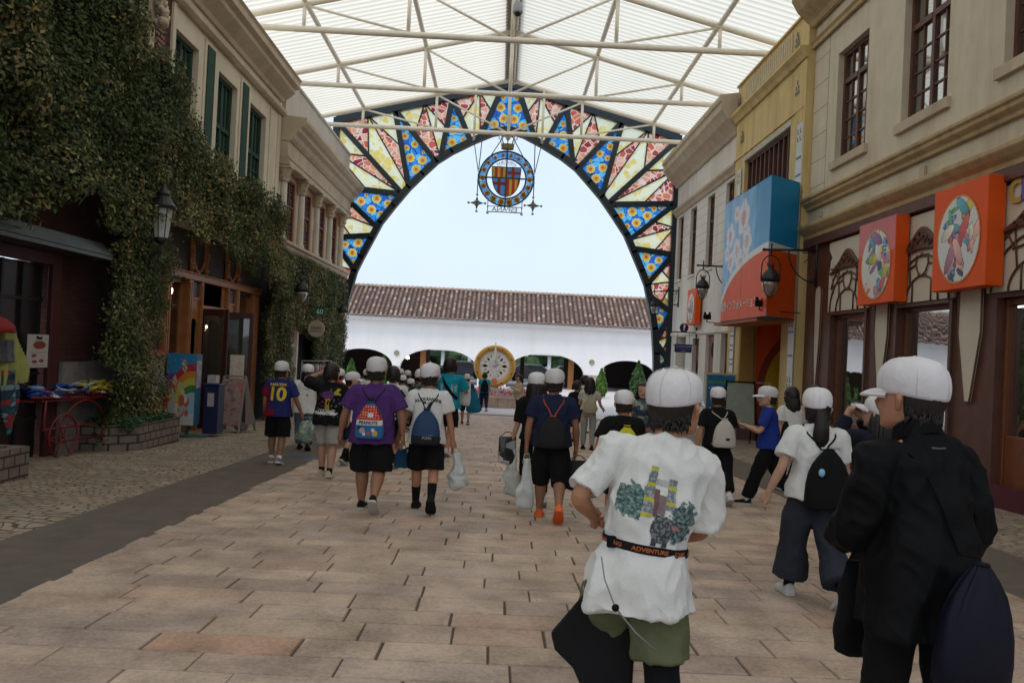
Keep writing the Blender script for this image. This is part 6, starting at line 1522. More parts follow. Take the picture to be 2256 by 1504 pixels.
# clothes rack at the picture edge
rk = thing('clothes_rack', 'metal clothes rack standing at the left edge of the picture', 'clothes rack', (-6.2, 9.9, gz(9.9)))
r0 = Vector((-5.92, 9.7, gz(9.9)))
m_ = MB(); m_.tube([r0+Vector((-.1, -1.2, 1.25)), r0+Vector((-.05, .25, 1.25))], .015, 8); m_.tube([r0+Vector((-.05, .2, 0)), r0+Vector((-.05, .2, 1.9))], .018, 8); m_.tube([r0+Vector((-.35, .2, .03)), r0+Vector((.25, .2, .03))], .02, 8); m_.tube([r0+Vector((-.1, -1.0, 0)), r0+Vector((-.1, -1.0, 1.9))], .018, 8)
m_.build('rail', mat('chrome rail', (.4, .4, .42), .25, .05, metal=.9), rk, smooth=True)
def cloth(name, lab, cat, pts, m_, th=.03, seed=1, wav=.03, group=None):
 # hanging cloth: outline in (y, z) at x, filled as a rippled sheet with thickness
 x, poly = pts; b = MB(); ys = [p[0] for p in poly]; zs = [p[1] for p in poly]; st = .014
 idx = {}
 def vid(i, j):
  if (i, j) not in idx:
   y, z = min(ys)+i*st, min(zs)+j*st; idx[(i, j)] = len(b.v); b.v.append((x + wav*math.sin(y*28+seed+.6*math.sin(z*5)) + .02*math.sin(z*7+seed), y, z))
  return idx[(i, j)]
 for i in range(int((max(ys)-min(ys))/st)+1):
  for j in range(int((max(zs)-min(zs))/st)+1):
   if inpol(min(ys)+(i+.5)*st, min(zs)+(j+.5)*st, poly): b.f.append((vid(i, j), vid(i+1, j), vid(i+1, j+1), vid(i, j+1))); b.m.append(0)
 o_ = b.build(name, m_, None, smooth=True); s_ = o_.modifiers.new('solid', 'SOLIDIFY'); s_.thickness = th
 return tag(o_, lab, cat, group)
def yz(px, py, X): p = on_x(px, py, X); return (p.y, p.z)
Xc = -5.85
cloth('hanging_shirt', 'pale yellow shirt hanging at the left edge of the picture', 'shirt', (Xc, [yz(-60, 700, Xc), yz(0, 725, Xc), yz(44, 728, Xc), yz(50, 760, Xc), yz(60, 838, Xc), yz(38, 848, Xc), yz(-60, 860, Xc)]), mat('yellow cotton', (.30, .30, .09), .9, .1, 8), seed=2)
cloth('hanging_shirt', 'blue shorts hanging low on the rack behind the patterned shirts', 'shirt', (Xc-.05, [yz(28, 825, Xc), yz(42, 825, Xc), yz(47, 912, Xc), yz(26, 910, Xc)]), mat('blue cotton', (.015, .06, .20), .9, .1, 8), seed=4)
cloth('hanging_shirt', 'teal patterned shirt hanging on the rack below the yellow shirt', 'shirt', (Xc+.06, [yz(2, 815, Xc), yz(36, 815, Xc), yz(34, 860, Xc), yz(22, 930, Xc), yz(5, 960, Xc), yz(-4, 900, Xc)]), mosaicmat('teal pattern cloth', [(.02,.10,.12),(.15,.25,.28),(.01,.03,.06),(.25,.03,.03),(.03,.16,.14),(.02,.05,.10)], (.02,.05,.06), 16, .05, .1), seed=5)
cloth('hanging_shirt', 'black shirts hanging behind the rack at the left edge', 'shirt', (Xc-.12, [yz(-80, 820, Xc), yz(10, 820, Xc), yz(12, 990, Xc), yz(-80, 1010, Xc)]), M['black'], seed=6)
cloth('shirt_print', 'dark square photo print shown over the yellow shirt', 'picture', (Xc+.07, [yz(-20, 749, Xc), yz(22, 749, Xc), yz(22, 797, Xc), yz(-20, 797, Xc)]), mat('dark print', (.05, .05, .06), .5, .6, 14), seed=3, wav=.005, th=.01)
ph = on_x(8, 712, -5.9)
u_ = thing('red_parasol', 'small red rounded top of a display umbrella at the left edge', 'parasol', ph); m_ = MB(); m_.lathe([(.30, -.05), (.27, .04), (.19, .11), (.10, .145), (.01, .16)], (ph.x, ph.y-.3, ph.z-.06), 18); m_.build('canopy', mat('red fabric', (.22, .015, .012), .8, .1), u_, smooth=True); m_ = MB(); m_.tube([(ph.x, ph.y-.3, gz(9.5)), (ph.x, ph.y-.3, ph.z)], .015, 6); m_.build('pole', M['black_iron'], u_)
# colourful standing poster panel
pa, pb_ = on_ground(362, 952), on_ground(428, 955)
pz = gz(15.3); X0_, X1_ = -6.05, -5.52; Yp = 15.2
ps = thing('rainbow_poster', 'bright rainbow standing poster panel in front of the shop window', 'poster', ((X0_+X1_)/2, Yp, pz))
n1, n2 = 46, 80; vs, fs, cs = [], [], []; rq = random.Random(14); H0, H1 = .22, 1.52
bl = [(rq.uniform(.2, .9), rq.uniform(.12, .55), rq.uniform(.05, .12), rq.choice([(.6,.5,.4), (.05,.06,.15), (.5,.12,.06), (.55,.45,.1), (.4,.42,.45), (.6,.58,.55)])) for _ in range(26)]
for i in range(n1):
 for j in range(n2):
  u, v = (i+.5)/n1, (j+.5)/n2
  c = (.03, .22, .42) if v > .72 else (.12, .06, .26)
  r_ = math.hypot(u-.9, (v-.1)*1.3)
  for k, col in enumerate([(.42,.03,.06), (.55,.22,.02), (.50,.45,.08), (.05,.20,.06)]):
   if .86-k*.13 < r_ <= .99-k*.13: c = col
  if r_ <= .47: c = (.30, .45, .55)
  if v < .16: c = (.07, .20, .04) if u < .45 else (.5, .5, .5)
  for (bx, by, br, col) in bl:
   if ((u-bx)/1.3)**2 + (v-by)**2 < br*br*.6: c = col
  for (sx2, sy2) in ((.6, .86), (.3, .62), (.63, .80)):
   if abs(u-sx2)+abs(v-sy2)*1.2 < .10: c = (.6, .55, .35) if rq.random() < .5 else (.35, .10, .12)
  if v > .7 and rq.random() < .012: c = (.5, .55, .5)
  b0 = len(vs);
  for du, dv in ((0,0),(1,0),(1,1),(0,1)): vs.append((X0_+(X1_-X0_)*(i+du)/n1, Yp-.006, pz+H0+(H1-H0)*(j+dv)/n2))
  fs.append((b0, b0+1, b0+2, b0+3)); cs += [c+(1,)]*4
off = wloc(ps); me = bpy.data.meshes.new('printed_face'); me.from_pydata([Vector(v)-off for v in vs], [], fs); at = me.color_attributes.new('tone', 'FLOAT_COLOR', 'CORNER'); at.data.foreach_set('color', [c for k in cs for c in k]); me.materials.append(bpy.data.materials['print']); o = bpy.data.objects.new('printed_face', me); COL.objects.link(o); o.parent = ps
m_ = MB(); m_.box(X0_, X1_, Yp, Yp+.30, pz+H0, pz+H1); m_.build('box', mat('panel blue', (.02, .12, .22), .5, .2, 6), ps); m_ = MB(); m_.box(X1_+.001, X1_+.004, Yp+.04, Yp+.26, pz+.9, pz+1.40); m_.build('side_notice', mat('side notice', (.35, .25, .30), .5, .5, 9), ps)
m_ = MB(); m_.bar((X0_+.18, Yp+.1, pz), (X0_+.12, Yp+.1, pz+.24), .05); m_.bar((X1_-.16, Yp+.1, pz), (X1_-.12, Yp+.1, pz+.24), .05); m_.bar((X0_+.05, Yp-.1, pz+.03), (X1_+.25, Yp+.05, pz+.03), .04); m_.build('legs', mat('teal base', (.03, .10, .12), .5), ps)
tb = thing('ticket_box', 'dark blue waist high box with a notice beside the rainbow poster', 'box', (-5.36, 15.75, pz)); m_ = MB(); m_.box(-5.50, -5.22, 15.6, 15.95, pz+.03, pz+.93); m_.box(-5.52, -5.20, 15.58, 15.97, pz+.93, pz+.97); m_.build('body', mat('navy box', (.012, .016, .07), .4, .1), tb, bevel=.01)
m_ = MB(); m_.box(-5.42, -5.30, 15.588, 15.595, pz+.55, pz+.80); m_.build('notice', mat('small notice', (.42, .36, .34), .6, .3, 30), tb); m_ = MB(); m_.box(-5.46, -5.30, 15.65, 15.85, pz+.98, pz+1.13); m_.build('leaflet_holder', mat('leaflets', (.40, .38, .36), .5, .3, 20), tb)
# A-frame board
af = thing('sandwich_board', 'pinkish folding sandwich board standing in front of the shop door', 'sandwich board', (-5.35, 16.9, gz(16.9)))
az = gz(16.8); xa, xb = -5.62, -5.12; ya = 16.6
ta, tb_ = Vector((xa+.06, ya+.32, az+1.12)), Vector((xb-.02, ya+.36, az+1.12))
m_ = MB(); m_.bar((xa-.02, ya-.02, az), ta, .035); m_.bar((xb, ya, az), tb_, .035); m_.bar((xa+.0, ya+.72, az), ta, .035); m_.bar((xb+.1, ya+.78, az), tb_, .035); m_.bar(ta, tb_, .035); m_.build('frame', mat('grey board frame', (.22, .19, .18), .5, .1), af)
m_ = MB(); m_.add([(xa+.02, ya+.02, az+.15), (xb-.02, ya+.04, az+.15), tb_ + Vector((-.02, -.02, -.04)), ta + Vector((.02, -.02, -.04))], [(0, 1, 2, 3)]); m_.build('poster_face', mosaicmat('faded food poster', [(.30,.14,.12),(.26,.18,.16),(.34,.22,.18),(.18,.12,.12),(.32,.12,.09),(.28,.20,.18)], (.30, .20, .18), 9, .06, .0), af)
m_ = MB(); m_.add([(xb+.1, ya+.08, az+.15), (xb+.12, ya+.72, az+.15), tb_ + Vector((.02, .03, -.04)), tb_ + Vector((.0, -.02, -.04))], [(0, 1, 2, 3)]); m_.build('side_cloth', mat('board side', (.14, .11, .10), .8, .1), af)
m_ = MB(); m_.sphere((-5.2, 17.0, az+.10), .15, 12, 0, .62); tag(m_.build('sand_bag', mat('pale sandbag', (.25, .24, .24), .8, .2, 12), None, smooth=True), 'pale grey sandbag lying on the foot of the sandwich board', 'sandbag')
rb_2 = on_x(345, 850, -6.1)
rs = thing('menu_board', 'red topped white menu board half hidden by the ivy column', 'notice board', (-6.0, rb_2.y, rb_2.z)); m_ = MB(); m_.box(-6.14, -6.10, 14.55, 15.2, .35, .95); m_.build('panel', mat('menu panel', (.30, .30, .29), .6, .3, 6), rs); m_ = MB(); m_.box(-6.15, -6.09, 14.53, 15.22, .95, 1.10); m_.build('header', mat('red header', (.30, .03, .03), .6, .2, 30), rs)
# pink goods rack by the white door
gd_ = thing('goods_rack', 'white rack of pink and purple wrapped goods by the far left door', 'shelf', (-5.7, 25.6, gz(25.6)))
c = on_y(700, 812, 25.6); m_ = MB(); m_.tube([c+Vector((-.5, 0, .22)), c+Vector((.42, 0, .26))], .012, 6); m_.tube([c+Vector((-.5, 0, .22)), Vector((c.x-.5, 25.6, gz(25.6)))], .012, 6); m_.tube([c+Vector((.42, 0, .26)), Vector((c.x+.42, 25.6, gz(25.6)))], .012, 6); m_.build('rail', M['white_paint'], gd_)
rq = random.Random(6)
for q in range(12):
 x_ = c.x-.45+.075*q; m_ = MB(); m_.sphere((x_, 25.6+rq.uniform(-.03, .03), c.z+rq.uniform(-.02, .02)), .055, 8, 0, 2.6)
 m_.build('wrapped_good', mat('wrap %d' % q, rq.choice([(.45,.25,.35), (.22,.10,.22), (.50,.45,.48), (.40,.18,.28), (.5, .48, .45)]), .4, .2, 12), gd_, smooth=True)
# ================================================================ people
def fabric(name, c, rough=.9, var=.10, sheen=.0, bump=.25, scale=5):
 if name in bpy.data.materials: return bpy.data.materials[name]
 return mat(name, c, rough, var, scale, bump, 260, sheen=sheen, spec=.2)
SK = [mat('skin warm', (.42, .20, .115), .55, .08, 9, .08, 120, spec=.35), mat('skin light', (.47, .265, .175), .55, .08, 9, .08, 120, spec=.35), mat('skin tanned', (.30, .145, .085), .55, .08, 9, .08, 120, spec=.35)]
def hairmat():
 m, nt, b = newmat('black hair'); Lk = nt.links.new; tc = coords(nt)
 mp = nt.nodes.new('ShaderNodeMapping'); mp.inputs['Scale'].default_value = (1, 1, .10); Lk(tc, mp.inputs[0])
 n = nt.nodes.new('ShaderNodeTexNoise'); n.inputs['Scale'].default_value = 150; n.inputs['Detail'].default_value = 4; Lk(mp.outputs[0], n.inputs[0])
 r = nt.nodes.new('ShaderNodeValToRGB'); r.color_ramp.elements[0].color = (.002, .0015, .0015, 1); r.color_ramp.elements[1].color = (.030, .022, .018, 1); Lk(n.outputs[0], r.inputs[0]); Lk(r.outputs[0], b.inputs['Base Color'])
 b.inputs['Roughness'].default_value = .45; b.inputs['Specular IOR Level'].default_value = .35
 bp = nt.nodes.new('ShaderNodeBump'); bp.inputs['Strength'].default_value = .6; bp.inputs['Distance'].default_value = .004; Lk(n.outputs[0], bp.inputs['Height']); Lk(bp.outputs[0], b.inputs['Normal']); return m
HAIR = hairmat()
CAPM = mat('white cap cotton', (.67, .635, .64), .9, .05, 12, .35, 20, spec=.2)
CAPM2 = mat('white cap cotton worn', (.60, .575, .565), .9, .08, 9, .4, 26, spec=.2); CAPM3 = mat('white cap cotton bright', (.70, .675, .68), .9, .05, 15, .3, 24, spec=.2)
EYE = mat('dark eye', (.01, .008, .007), .3); LIP = mat('lip', (.32, .12, .09), .5)

def remesh(mb, voxel, smooth=2):
 me = bpy.data.meshes.new('tmp'); me.from_pydata([tuple(v) for v in mb.v], [], mb.f); me.update()
 o = bpy.data.objects.new('tmp', me); COL.objects.link(o)
 r = o.modifiers.new('r', 'REMESH'); r.mode = 'VOXEL'; r.voxel_size = voxel; r.use_smooth_shade = True
 if smooth: s = o.modifiers.new('s', 'SMOOTH'); s.factor = .5; s.iterations = smooth
 dg = bpy.context.evaluated_depsgraph_get(); m2 = bpy.data.meshes.new_from_object(o.evaluated_get(dg))
 bpy.data.objects.remove(o); bpy.data.meshes.remove(me); return m2
def put(me, name, mats, parent, label=None):
 me.name = name; me.materials.clear()
 for m in (mats if isinstance(mats, (list, tuple)) else [mats]): me.materials.append(m)
 me.polygons.foreach_set('use_smooth', [True]*len(me.polygons))
 o = bpy.data.objects.new(name, me); COL.objects.link(o); o.parent = parent
 if label: o['label'] = label
 return o
def folds(me, A, seed=0, fx=6, fz=2.2, hem=None, hemA=0, fine=False):
 me.update(); n = len(me.vertices)
 co = np.empty(n*3); me.vertices.foreach_get('co', co); no = np.empty(n*3); me.vertices.foreach_get('normal', no) if False else None
 nv = [v.normal.copy() for v in me.vertices]
 for i, v in enumerate(me.vertices):
  x, y, z = v.co
  w_ = noise.noise(Vector((x*3, y*3, z*3+seed)))*.6
  a = noise.noise(Vector((x*fx+z*2.5+w_, y*fx+w_, z*fz+seed*3.7)))
  b = noise.noise(Vector((x*fx*2.1-z*5, y*fx*2.1, z*fz*2.4+seed*1.3+w_)))
  d = A*((1-abs(a)*2.4) + .45*(1-abs(b)*2.4) - .55)
  if fine: d += A*.22*(1-3*abs(noise.noise(Vector((x*17+z*9+w_*2, y*17, z*11+seed)))))
  if hem is not None and z < hem+.14: t = (hem+.14-z)/.14; d += hemA*t*math.sin(math.atan2(y, x)*7+seed+3*w_)
  v.co = v.co + nv[i]*d
 me.update()
def rings(mb, rs, n=24, T=lambda p: p):
 # rs: (z, a, b, yc, xc, p) superellipse rings going up
 vs = []
 for r in rs:
  z, a, b = r[:3]; yc = r[3] if len(r) > 3 else 0; xc = r[4] if len(r) > 4 else 0
  for k in range(n):
   th = 2*PI*k/n; c, s = math.cos(th), math.sin(th)
   vs.append(T(Vector((xc + a*math.copysign(abs(c)**.85, c), yc + b*math.copysign(abs(s)**.85, s), z))))
 fs = []
 for i in range(len(rs)-1):
  for k in range(n): fs.append((i*n+k, i*n+(k+1) % n, (i+1)*n+(k+1) % n, (i+1)*n+k))
 fs.append(tuple(range(n-1, -1, -1))); fs.append(tuple((len(rs)-1)*n+k for k in range(n)))
 mb.add(vs, fs)
def limb(mb, pts, rad, n=14, sub=4):
 # smooth tapered tube through joints
 P, Rr = [], []
 for i in range(len(pts)-1):
  for q in range(sub):
   t = q/sub; P.append(pts[i].lerp(pts[i+1], t)); Rr.append(rad[i]+(rad[i+1]-rad[i])*t)
 P.append(pts[-1]); Rr.append(rad[-1])
 for _ in range(2): P = [P[0]] + [(P[i-1]+P[i]*2+P[i+1])/4 for i in range(1, len(P)-1)] + [P[-1]]
 mb.tube(P, Rr, n)
def rotv(v, ax, a): return Matrix.Rotation(a, 3, ax) @ v

def person(label, loc, h, rz=0, fat=1.0, legs=((14, 6), (-16, 34)), arms=((-12, 8, 12), (14, 8, 18)), arm_pts=None, lean=3, roll=0, twist=0,
           head=(0, 0), skin=0, top=None, bottom=None, sock=None, shoe=None, cap=True, capdir=0, hair='short', res=.008, seed=1, group=None, gait=True, captilt=0, fingers=True, jacket=False, splay=0, bare_arm=True, name='person'):
 root = thing(name, label, 'person', loc, rz, group)
 S = h; rs_ = random.Random(seed)
 info = {'root': root, 'S': S}
 # skeleton ---------------------------------------------------------
 HZ = .505
 ank, ft = [], []
 for k, (hf, kf) in enumerate(legs):
  s = -1 if k == 0 else 1; hp = Vector((s*.056, 0, HZ))
  a = R(hf); td = Vector((s*.02 + s*math.sin(R(splay)), math.sin(a), -math.cos(a))).normalized(); kn = hp + td*.235
  b = a - R(kf); sd = Vector((s*.0, math.sin(b), -math.cos(b))); an = kn + sd*.222
  ank.append((hp, kn, an, b));
 lows = []
 for (hp, kn, an, b) in ank:
  pitch = min(0, b*.9) if b < R(-12) else 0         # heel lifts when the shin trails
  ft.append(pitch)
  fwd = Vector((0, math.cos(pitch), math.sin(pitch)*1.0)); lows.append(min(an.z - .045*math.cos(pitch), an.z + fwd.z*.095 - .03))
 dz = -min(lows)
 def up(p): return Vector((p.x, p.y, p.z + dz))
 piv = Vector((0, 0, HZ + dz))
 RM = Matrix.Rotation(R(twist), 3, 'Z') @ Matrix.Rotation(R(roll), 3, 'Y') @ Matrix.Rotation(-R(lean), 3, 'X')
 def T(p):
  q = Vector(p) + Vector((0, 0, dz)) - piv; t = max(0, min(1, (q.z+.05)/.18)); r_ = RM @ q
  return (piv + q.lerp(r_, t))
 def SC(v): return v*S
 legsJ = [(up(a), up(b), up(c), d) for a, b, c, d in ank]
 sh = [T(Vector((s*.112*(.9+.1*fat), 0, .792))) for s in (-1, 1)]
 armJ = []
 for k in (0, 1):
  s = -1 if k == 0 else 1
  if arm_pts and arm_pts[k]:
   el, wr = [Vector(q) for q in arm_pts[k][:2]]; el = T(el); wr = T(wr)
   # keep bone lengths
   el = sh[k] + (el-sh[k]).normalized()*.168; wr = el + (wr-el).normalized()*.142
   hd = T(Vector(arm_pts[k][2])) - T(Vector((0, 0, .6))) if len(arm_pts[k]) > 2 else (wr-el)
   hd = hd.normalized()
  else:
   sf, ab, ef = arms[k]; d1 = Vector((s*math.sin(R(ab)), math.sin(R(sf)), -math.cos(R(sf)))).normalized(); el = sh[k] + d1*.168
   d2 = Vector((d1.x*.5 - s*.05, math.sin(R(sf+ef)), -math.cos(R(sf+ef)))).normalized(); wr = el + d2*.142; hd = d2
  armJ.append((sh[k], el, wr, hd))
 HC = T(Vector((0, .012, .925)))     # head centre
 info.update(T=T, legs=legsJ, arms=armJ, head=HC, dz=dz)
 HR = RM @ Matrix.Identity(3); hy, hp_ = head
 HRm = Matrix.Rotation(R(hy), 3, 'Z') @ Matrix.Rotation(R(hp_), 3, 'X')
 kid = 1.0 + max(0, (1.55-h))*.12
 def H(p): return HC + HRm @ (Vector(p)*kid)
 # body ---------------------------------------------------------------
 B = MB(); f = fat; f2 = 1+(fat-1)*.7
 rings(B, [(.465, .058, .05), (.50, .084*f2, .066*f2), (.535, .092*f2, .070*f2, -.004), (.60, .076*f, .056*f), (.66, .080*f, .058*f), (.72, .090*f, .062*f2), (.77, .098*f2, .060*f2, -.003), (.80, .090, .050), (.822, .055, .040), (.84, .036, .036, .004), (.875, .034, .036, .010)], 20, T)
 for k in (0, 1):
  s_, el, wr, hd = armJ[k]; af = 1+(fat-1)*.8
  cen = T(Vector((0, 0, .79)))
  limb(B, [cen.lerp(s_, .55), s_, s_.lerp(el, .5), el, el.lerp(wr, .35), wr, wr + hd*.015], [.034*af, .034*af, .028*af, .0225*af, .0235*af, .0155, .016], 12)
  hp0, kn, an, b = legsJ[k]; lf = 1+(fat-1)*.7
  limb(B, [hp0 + Vector((0, 0, .02)), hp0.lerp(kn, .35), kn, kn.lerp(an, .30) + Vector((0, -.006, 0)), kn.lerp(an, .7), an, an + Vector((0, .0, -.02))], [.046*lf, .052*lf, .037*lf, .038*lf, .027*lf, .021, .022], 14)
  fd = Vector((0, math.cos(ft[k]), math.sin(ft[k]))); fu = Vector((0, -math.sin(ft[k]), math.cos(ft[k])))
  B.tube([an - fd*.02 - fu*.02, an + fd*.03 - fu*.022, an + fd*.085 - fu*.032], [(.020, .018), (.022, .016), (.018, .009)], 10)
 # head
 hv, n, hr = [], 28, []
 prof = [(-.080, .018, .020, .040), (-.074, .034, .034, .030), (-.060, .046, .050, .012), (-.040, .052, .060, .004), (-.015, .055, .066, -.001), (.010, .058, .071, -.004), (.030, .058, .073, -.005), (.050, .052, .067, -.005), (.066, .038, .050, -.004), (.076, .018, .024, -.003)]
 rings(B, prof, n, H)
 B.sphere(H((0, .073, -.024)), .0125*kid, 8, 0, 1.5)                      # nose
 B.tube([H((0, .060, .004)), H((0, .082, -.026))], [.006*kid, .010*kid], 6)
 for s in (-1, 1):
  B.tube([H((s*.057, -.002, .004)), H((s*.063, -.008, -.006)), H((s*.058, -.003, -.030))], [(.006*kid, .010*kid), (.007*kid, .013*kid), (.005*kid, .007*kid)], 8)
  B.sphere(H((s*.026, .045, -.030)), .018*kid, 8)
 B.tube([H((-.016, .058, -.047)), H((0, .070, -.046)), H((.016, .058, -.047))], .007*kid, 6); B.sphere(H((0, .048, -.068)), .016*kid, 8)
 B.tube([H((-.034, .052, .010)), H((0, .064, .012)), H((.034, .052, .010))], .006*kid, 6)
 B.tube([H((0, .028, -.055)), T(Vector((0, .01, .86)))], [.03, .034], 10)
 B.v = [SC(Vector(v)) for v in B.v]
 me = remesh(B, res*.85, 2)
 fing = MB()
 if fingers:
  for k in (0, 1):
   s = -1 if k == 0 else 1
   s_, el, wr, hd = armJ[k]; curl = .5 if not (arm_pts and arm_pts[k] and len(arm_pts[k]) > 3) else arm_pts[k][3]
   side = hd.cross(Vector((0, 1, 0) if abs(hd.y) < .8 else (0, 0, 1))).normalized(); nrm = side.cross(hd).normalized()
   # palm faces the body when hanging: spread the fingers along y
   across = nrm; pn = side * (1 if (side.x*s) < 0 else -1)
   p0 = wr + hd*.010
   fing.tube([wr - hd*.006, wr + hd*.02, wr + hd*.048, wr + hd*.056], [(.013, .015), (.011, .022), (.010, .025), (.007, .022)] if abs(across.y) > .5 else [(.015, .013), (.022, .011), (.025, .010), (.022, .007)], 10)
   for q in range(4):
    o = (q-1.5)*.0115; L0 = (.040, .046, .043, .034)[q]*1.05; b0 = wr + hd*.050 + across*o; c1 = curl*(.8+.15*q)
    d1 = (hd*math.cos(c1*.5)+pn*math.sin(c1*.5)).normalized(); d2 = (hd*math.cos(c1*1.3)+pn*math.sin(c1*1.3)).normalized(); d3 = (hd*math.cos(c1*2.1)+pn*math.sin(c1*2.1)).normalized()
    a1 = b0+d1*L0*.45; a2 = a1+d2*L0*.32; a3 = a2+d3*L0*.25
    fing.tube([b0-hd*.006, a1, a2, a3], [.0062, .0057, .0052, .0042], 7)
   b0 = wr + hd*.016 + across*(.018 if across.y > 0 else -.018); dth = (hd*.75 + across*(.55 if across.y > 0 else -.55) + pn*.35).normalized()
   fing.tube([b0, b0+dth*.022, b0+dth*.018+hd*.02+pn*.006, b0+dth*.020+hd*.036+pn*.010], [.0085, .0075, .0065, .005], 7)
  fing.v = [SC(Vector(v)) for v in fing.v]
 bm = bmesh.new(); bm.from_mesh(me)
 if fing.v:
  vv = [bm.verts.new(p) for p in fing.v]
  for q in fing.f:
   try: bm.faces.new([vv[i] for i in q])
   except ValueError: pass
 bm.to_mesh(me); bm.free()
 body = put(me, 'body', [SK[skin], EYE, LIP], root)
 eyes = [SC(H((s*.024, .058, -.004))) for s in (-1, 1)]; mouth = SC(H((0, .064, -.047)))
 for p in me.polygons:
  c = p.center
  if (c-HC*S).length < .12*S:
   if (c-eyes[0]).length < .0085*S or (c-eyes[1]).length < .0085*S: p.material_index = 1
   elif abs((c-mouth).z) < .005*S and (c-mouth).length < .017*S: p.material_index = 2
 # top ------------------------------------------------------------------
 t = top or {}
 hem = t.get('hem', .47); loose = t.get('loose', 1.0); L = MB()
 ow = (.012 + .010*loose)
 rr_ = [(hem, .102*f2+ow*1.2, .082*f2+ow, -.004), (hem+.05, .100*f2+ow, .080*f2+ow*.8, -.005), (.60, .090*f+ow*.9, .068*f+ow*.8, -.004), (.66, .093*f+ow*.6, .068*f+ow*.6, -.004), (.72, .100*f+ow*.5, .070*f2+ow*.4), (.77, .106*f2+ow*.35, .066*f2+ow*.3, -.002), (.800, .106, .060), (.815, .088, .054), (.830, .060, .048, -.002), (.838 + t.get('collar', 0), .044, .044, .002)]
 rings(L, rr_, 28, T)
 sl = t.get('sleeve', .55)
 for k in (0, 1):
  s_, el, wr, hd = armJ[k]; cen = T(Vector((0, 0, .785))); sw = t.get('sw', 1.0)
  af = (1+(fat-1)*.6)*sw
  if sl <= 1: e = s_.lerp(el, sl); limb(L, [cen.lerp(s_, .45), s_, s_.lerp(el, sl*.5), e], [.030*af, .037*af, .040*af, .042*af], 16)
  else: e = el.lerp(wr, min(1, sl-1)); limb(L, [cen.lerp(s_, .45), s_, s_.lerp(el, .5), el, el.lerp(e, .5), e], [.032*af, .040*af, .042*af, .038*af, .034*af, .029*af], 16)
 L.v = [SC(Vector(v)) for v in L.v]
 me = remesh(L, res, 5)
 if t.get('pinch'):
  for v_ in me.vertices:
   q_ = (v_.co/S).z - dz; rx_ = v_.co.x/S
   if abs(rx_) < .15: k_ = math.exp(-((q_-t['pinch'])/.045)**2); v_.co.x *= 1-.13*k_; v_.co.y *= 1-.16*k_
 folds(me, t.get('A', .006)*S, seed, hem=(hem+dz)*S, hemA=.004*S, fine=res < .0078)
 sb = put(me, t.get('name', 'shirt'), t.get('mat'), root); info['shirt'] = sb
 if t.get('tint'): t['tint'](sb, info)
 # bottom -----------------------------------------------------------------
 b_ = bottom or {}; ln = b_.get('len', .9); wd = b_.get('w', 1.0); L = MB()
 waist = b_.get('waist', .585)
 rings(L, [(.458, .070*f2, .058*f2), (.50, .096*f2, .078*f2), (.54, .095*f2, .076*f2), (waist, .086*f2, .066*f2)], 24, T)
 for k in (0, 1):
  hp0, kn, an, bb = legsJ[k]; s = -1 if k == 0 else 1; lf = (1+(fat-1)*.7)
  if ln <= 1: e = hp0.lerp(kn, ln); limb(L, [hp0 + Vector((0, 0, .01)), hp0.lerp(kn, ln*.5), e], [.050*lf, .060*lf*wd, .058*lf*wd], 16)
  else:
   e = kn.lerp(an, ln-1); w2 = b_.get('cuff', wd); limb(L, [hp0 + Vector((0, 0, .01)), hp0.lerp(kn, .45), kn, kn.lerp(e, .5), e], [.050*lf, .060*lf*wd, .048*lf*wd, .042*(wd+w2)/2, .036*w2], 16)
 L.v = [SC(Vector(v)) for v in L.v]
 me = remesh(L, res*1.05, 3); folds(me, b_.get('A', .005)*S, seed+5, 5, 3, fine=res < .0078)
 pb = put(me, b_.get('name', 'shorts' if ln <= 1.3 else 'trousers'), b_.get('mat'), root)
 if b_.get('under'):
  L = MB()
  for k in (0, 1): hp0, kn, an, bb = legsJ[k]; limb(L, [SC(hp0.lerp(kn, .3)), SC(kn), SC(kn.lerp(an, .35)), SC(an)], [.060*S, .042*S, .043*S, .026*S], 16)
  L.build('leggings', b_['under'], root, smooth=True, local=True)
 # socks and shoes ---------------------------------------------------------
 for k in (0, 1):
  hp0, kn, an, bb = legsJ[k]; fd = Vector((0, math.cos(ft[k]), math.sin(ft[k]))); fu = Vector((0, -math.sin(ft[k]), math.cos(ft[k])))
  if sock:
   e = an.lerp(kn, sock['len']); L = MB(); pts = [e, an.lerp(e, .5) + Vector((0, -.003, 0)), an, an - fu*.02]
   L.tube([SC(p) for p in pts], [(.034*S if sock['len'] > .5 else .027*S), .030*S if sock['len'] > .5 else .026*S, .0245*S, .025*S], 14)
   sk = L.build('sock', sock['mat'], root, smooth=True, local=True)
   if sock.get('stripes'):
    q = MB()
    for j in range(3):
     p = e.lerp(an, .06+.07*j); rr2 = (.0352-.0006*j)*S; p2 = e.lerp(an, .085+.07*j); q.tube([SC(p), SC(p2)], [rr2, rr2], 16, cap=False)
    q.build('stripes', M['white_paint'], sk, smooth=True, local=True)
  sm = shoe or {'mat': M['black'], 'sole': M['white_paint']}
  def FP(f_, u_, x_=0): return SC(an + fd*f_ + fu*u_ + Vector((x_, 0, 0)))
  L = MB(); hi = sm.get('hi', 0); zb = -.045
  out = [(-.040, .014), (-.034, .024), (-.010, .029), (.03, .031), (.07, .036), (.095, .034), (.112, .024), (.120, .010)]
  N_ = len(out)
  # sole slab
  ring0 = [(f_, w_) for f_, w_ in out] + [(f_, -w_) for f_, w_ in out[::-1]]
  sole_h = .014
  vs = [FP(f_, zb, w_) for f_, w_ in ring0] + [FP(f_, zb+sole_h, w_*1.03) for f_, w_ in ring0]; M_ = len(ring0)
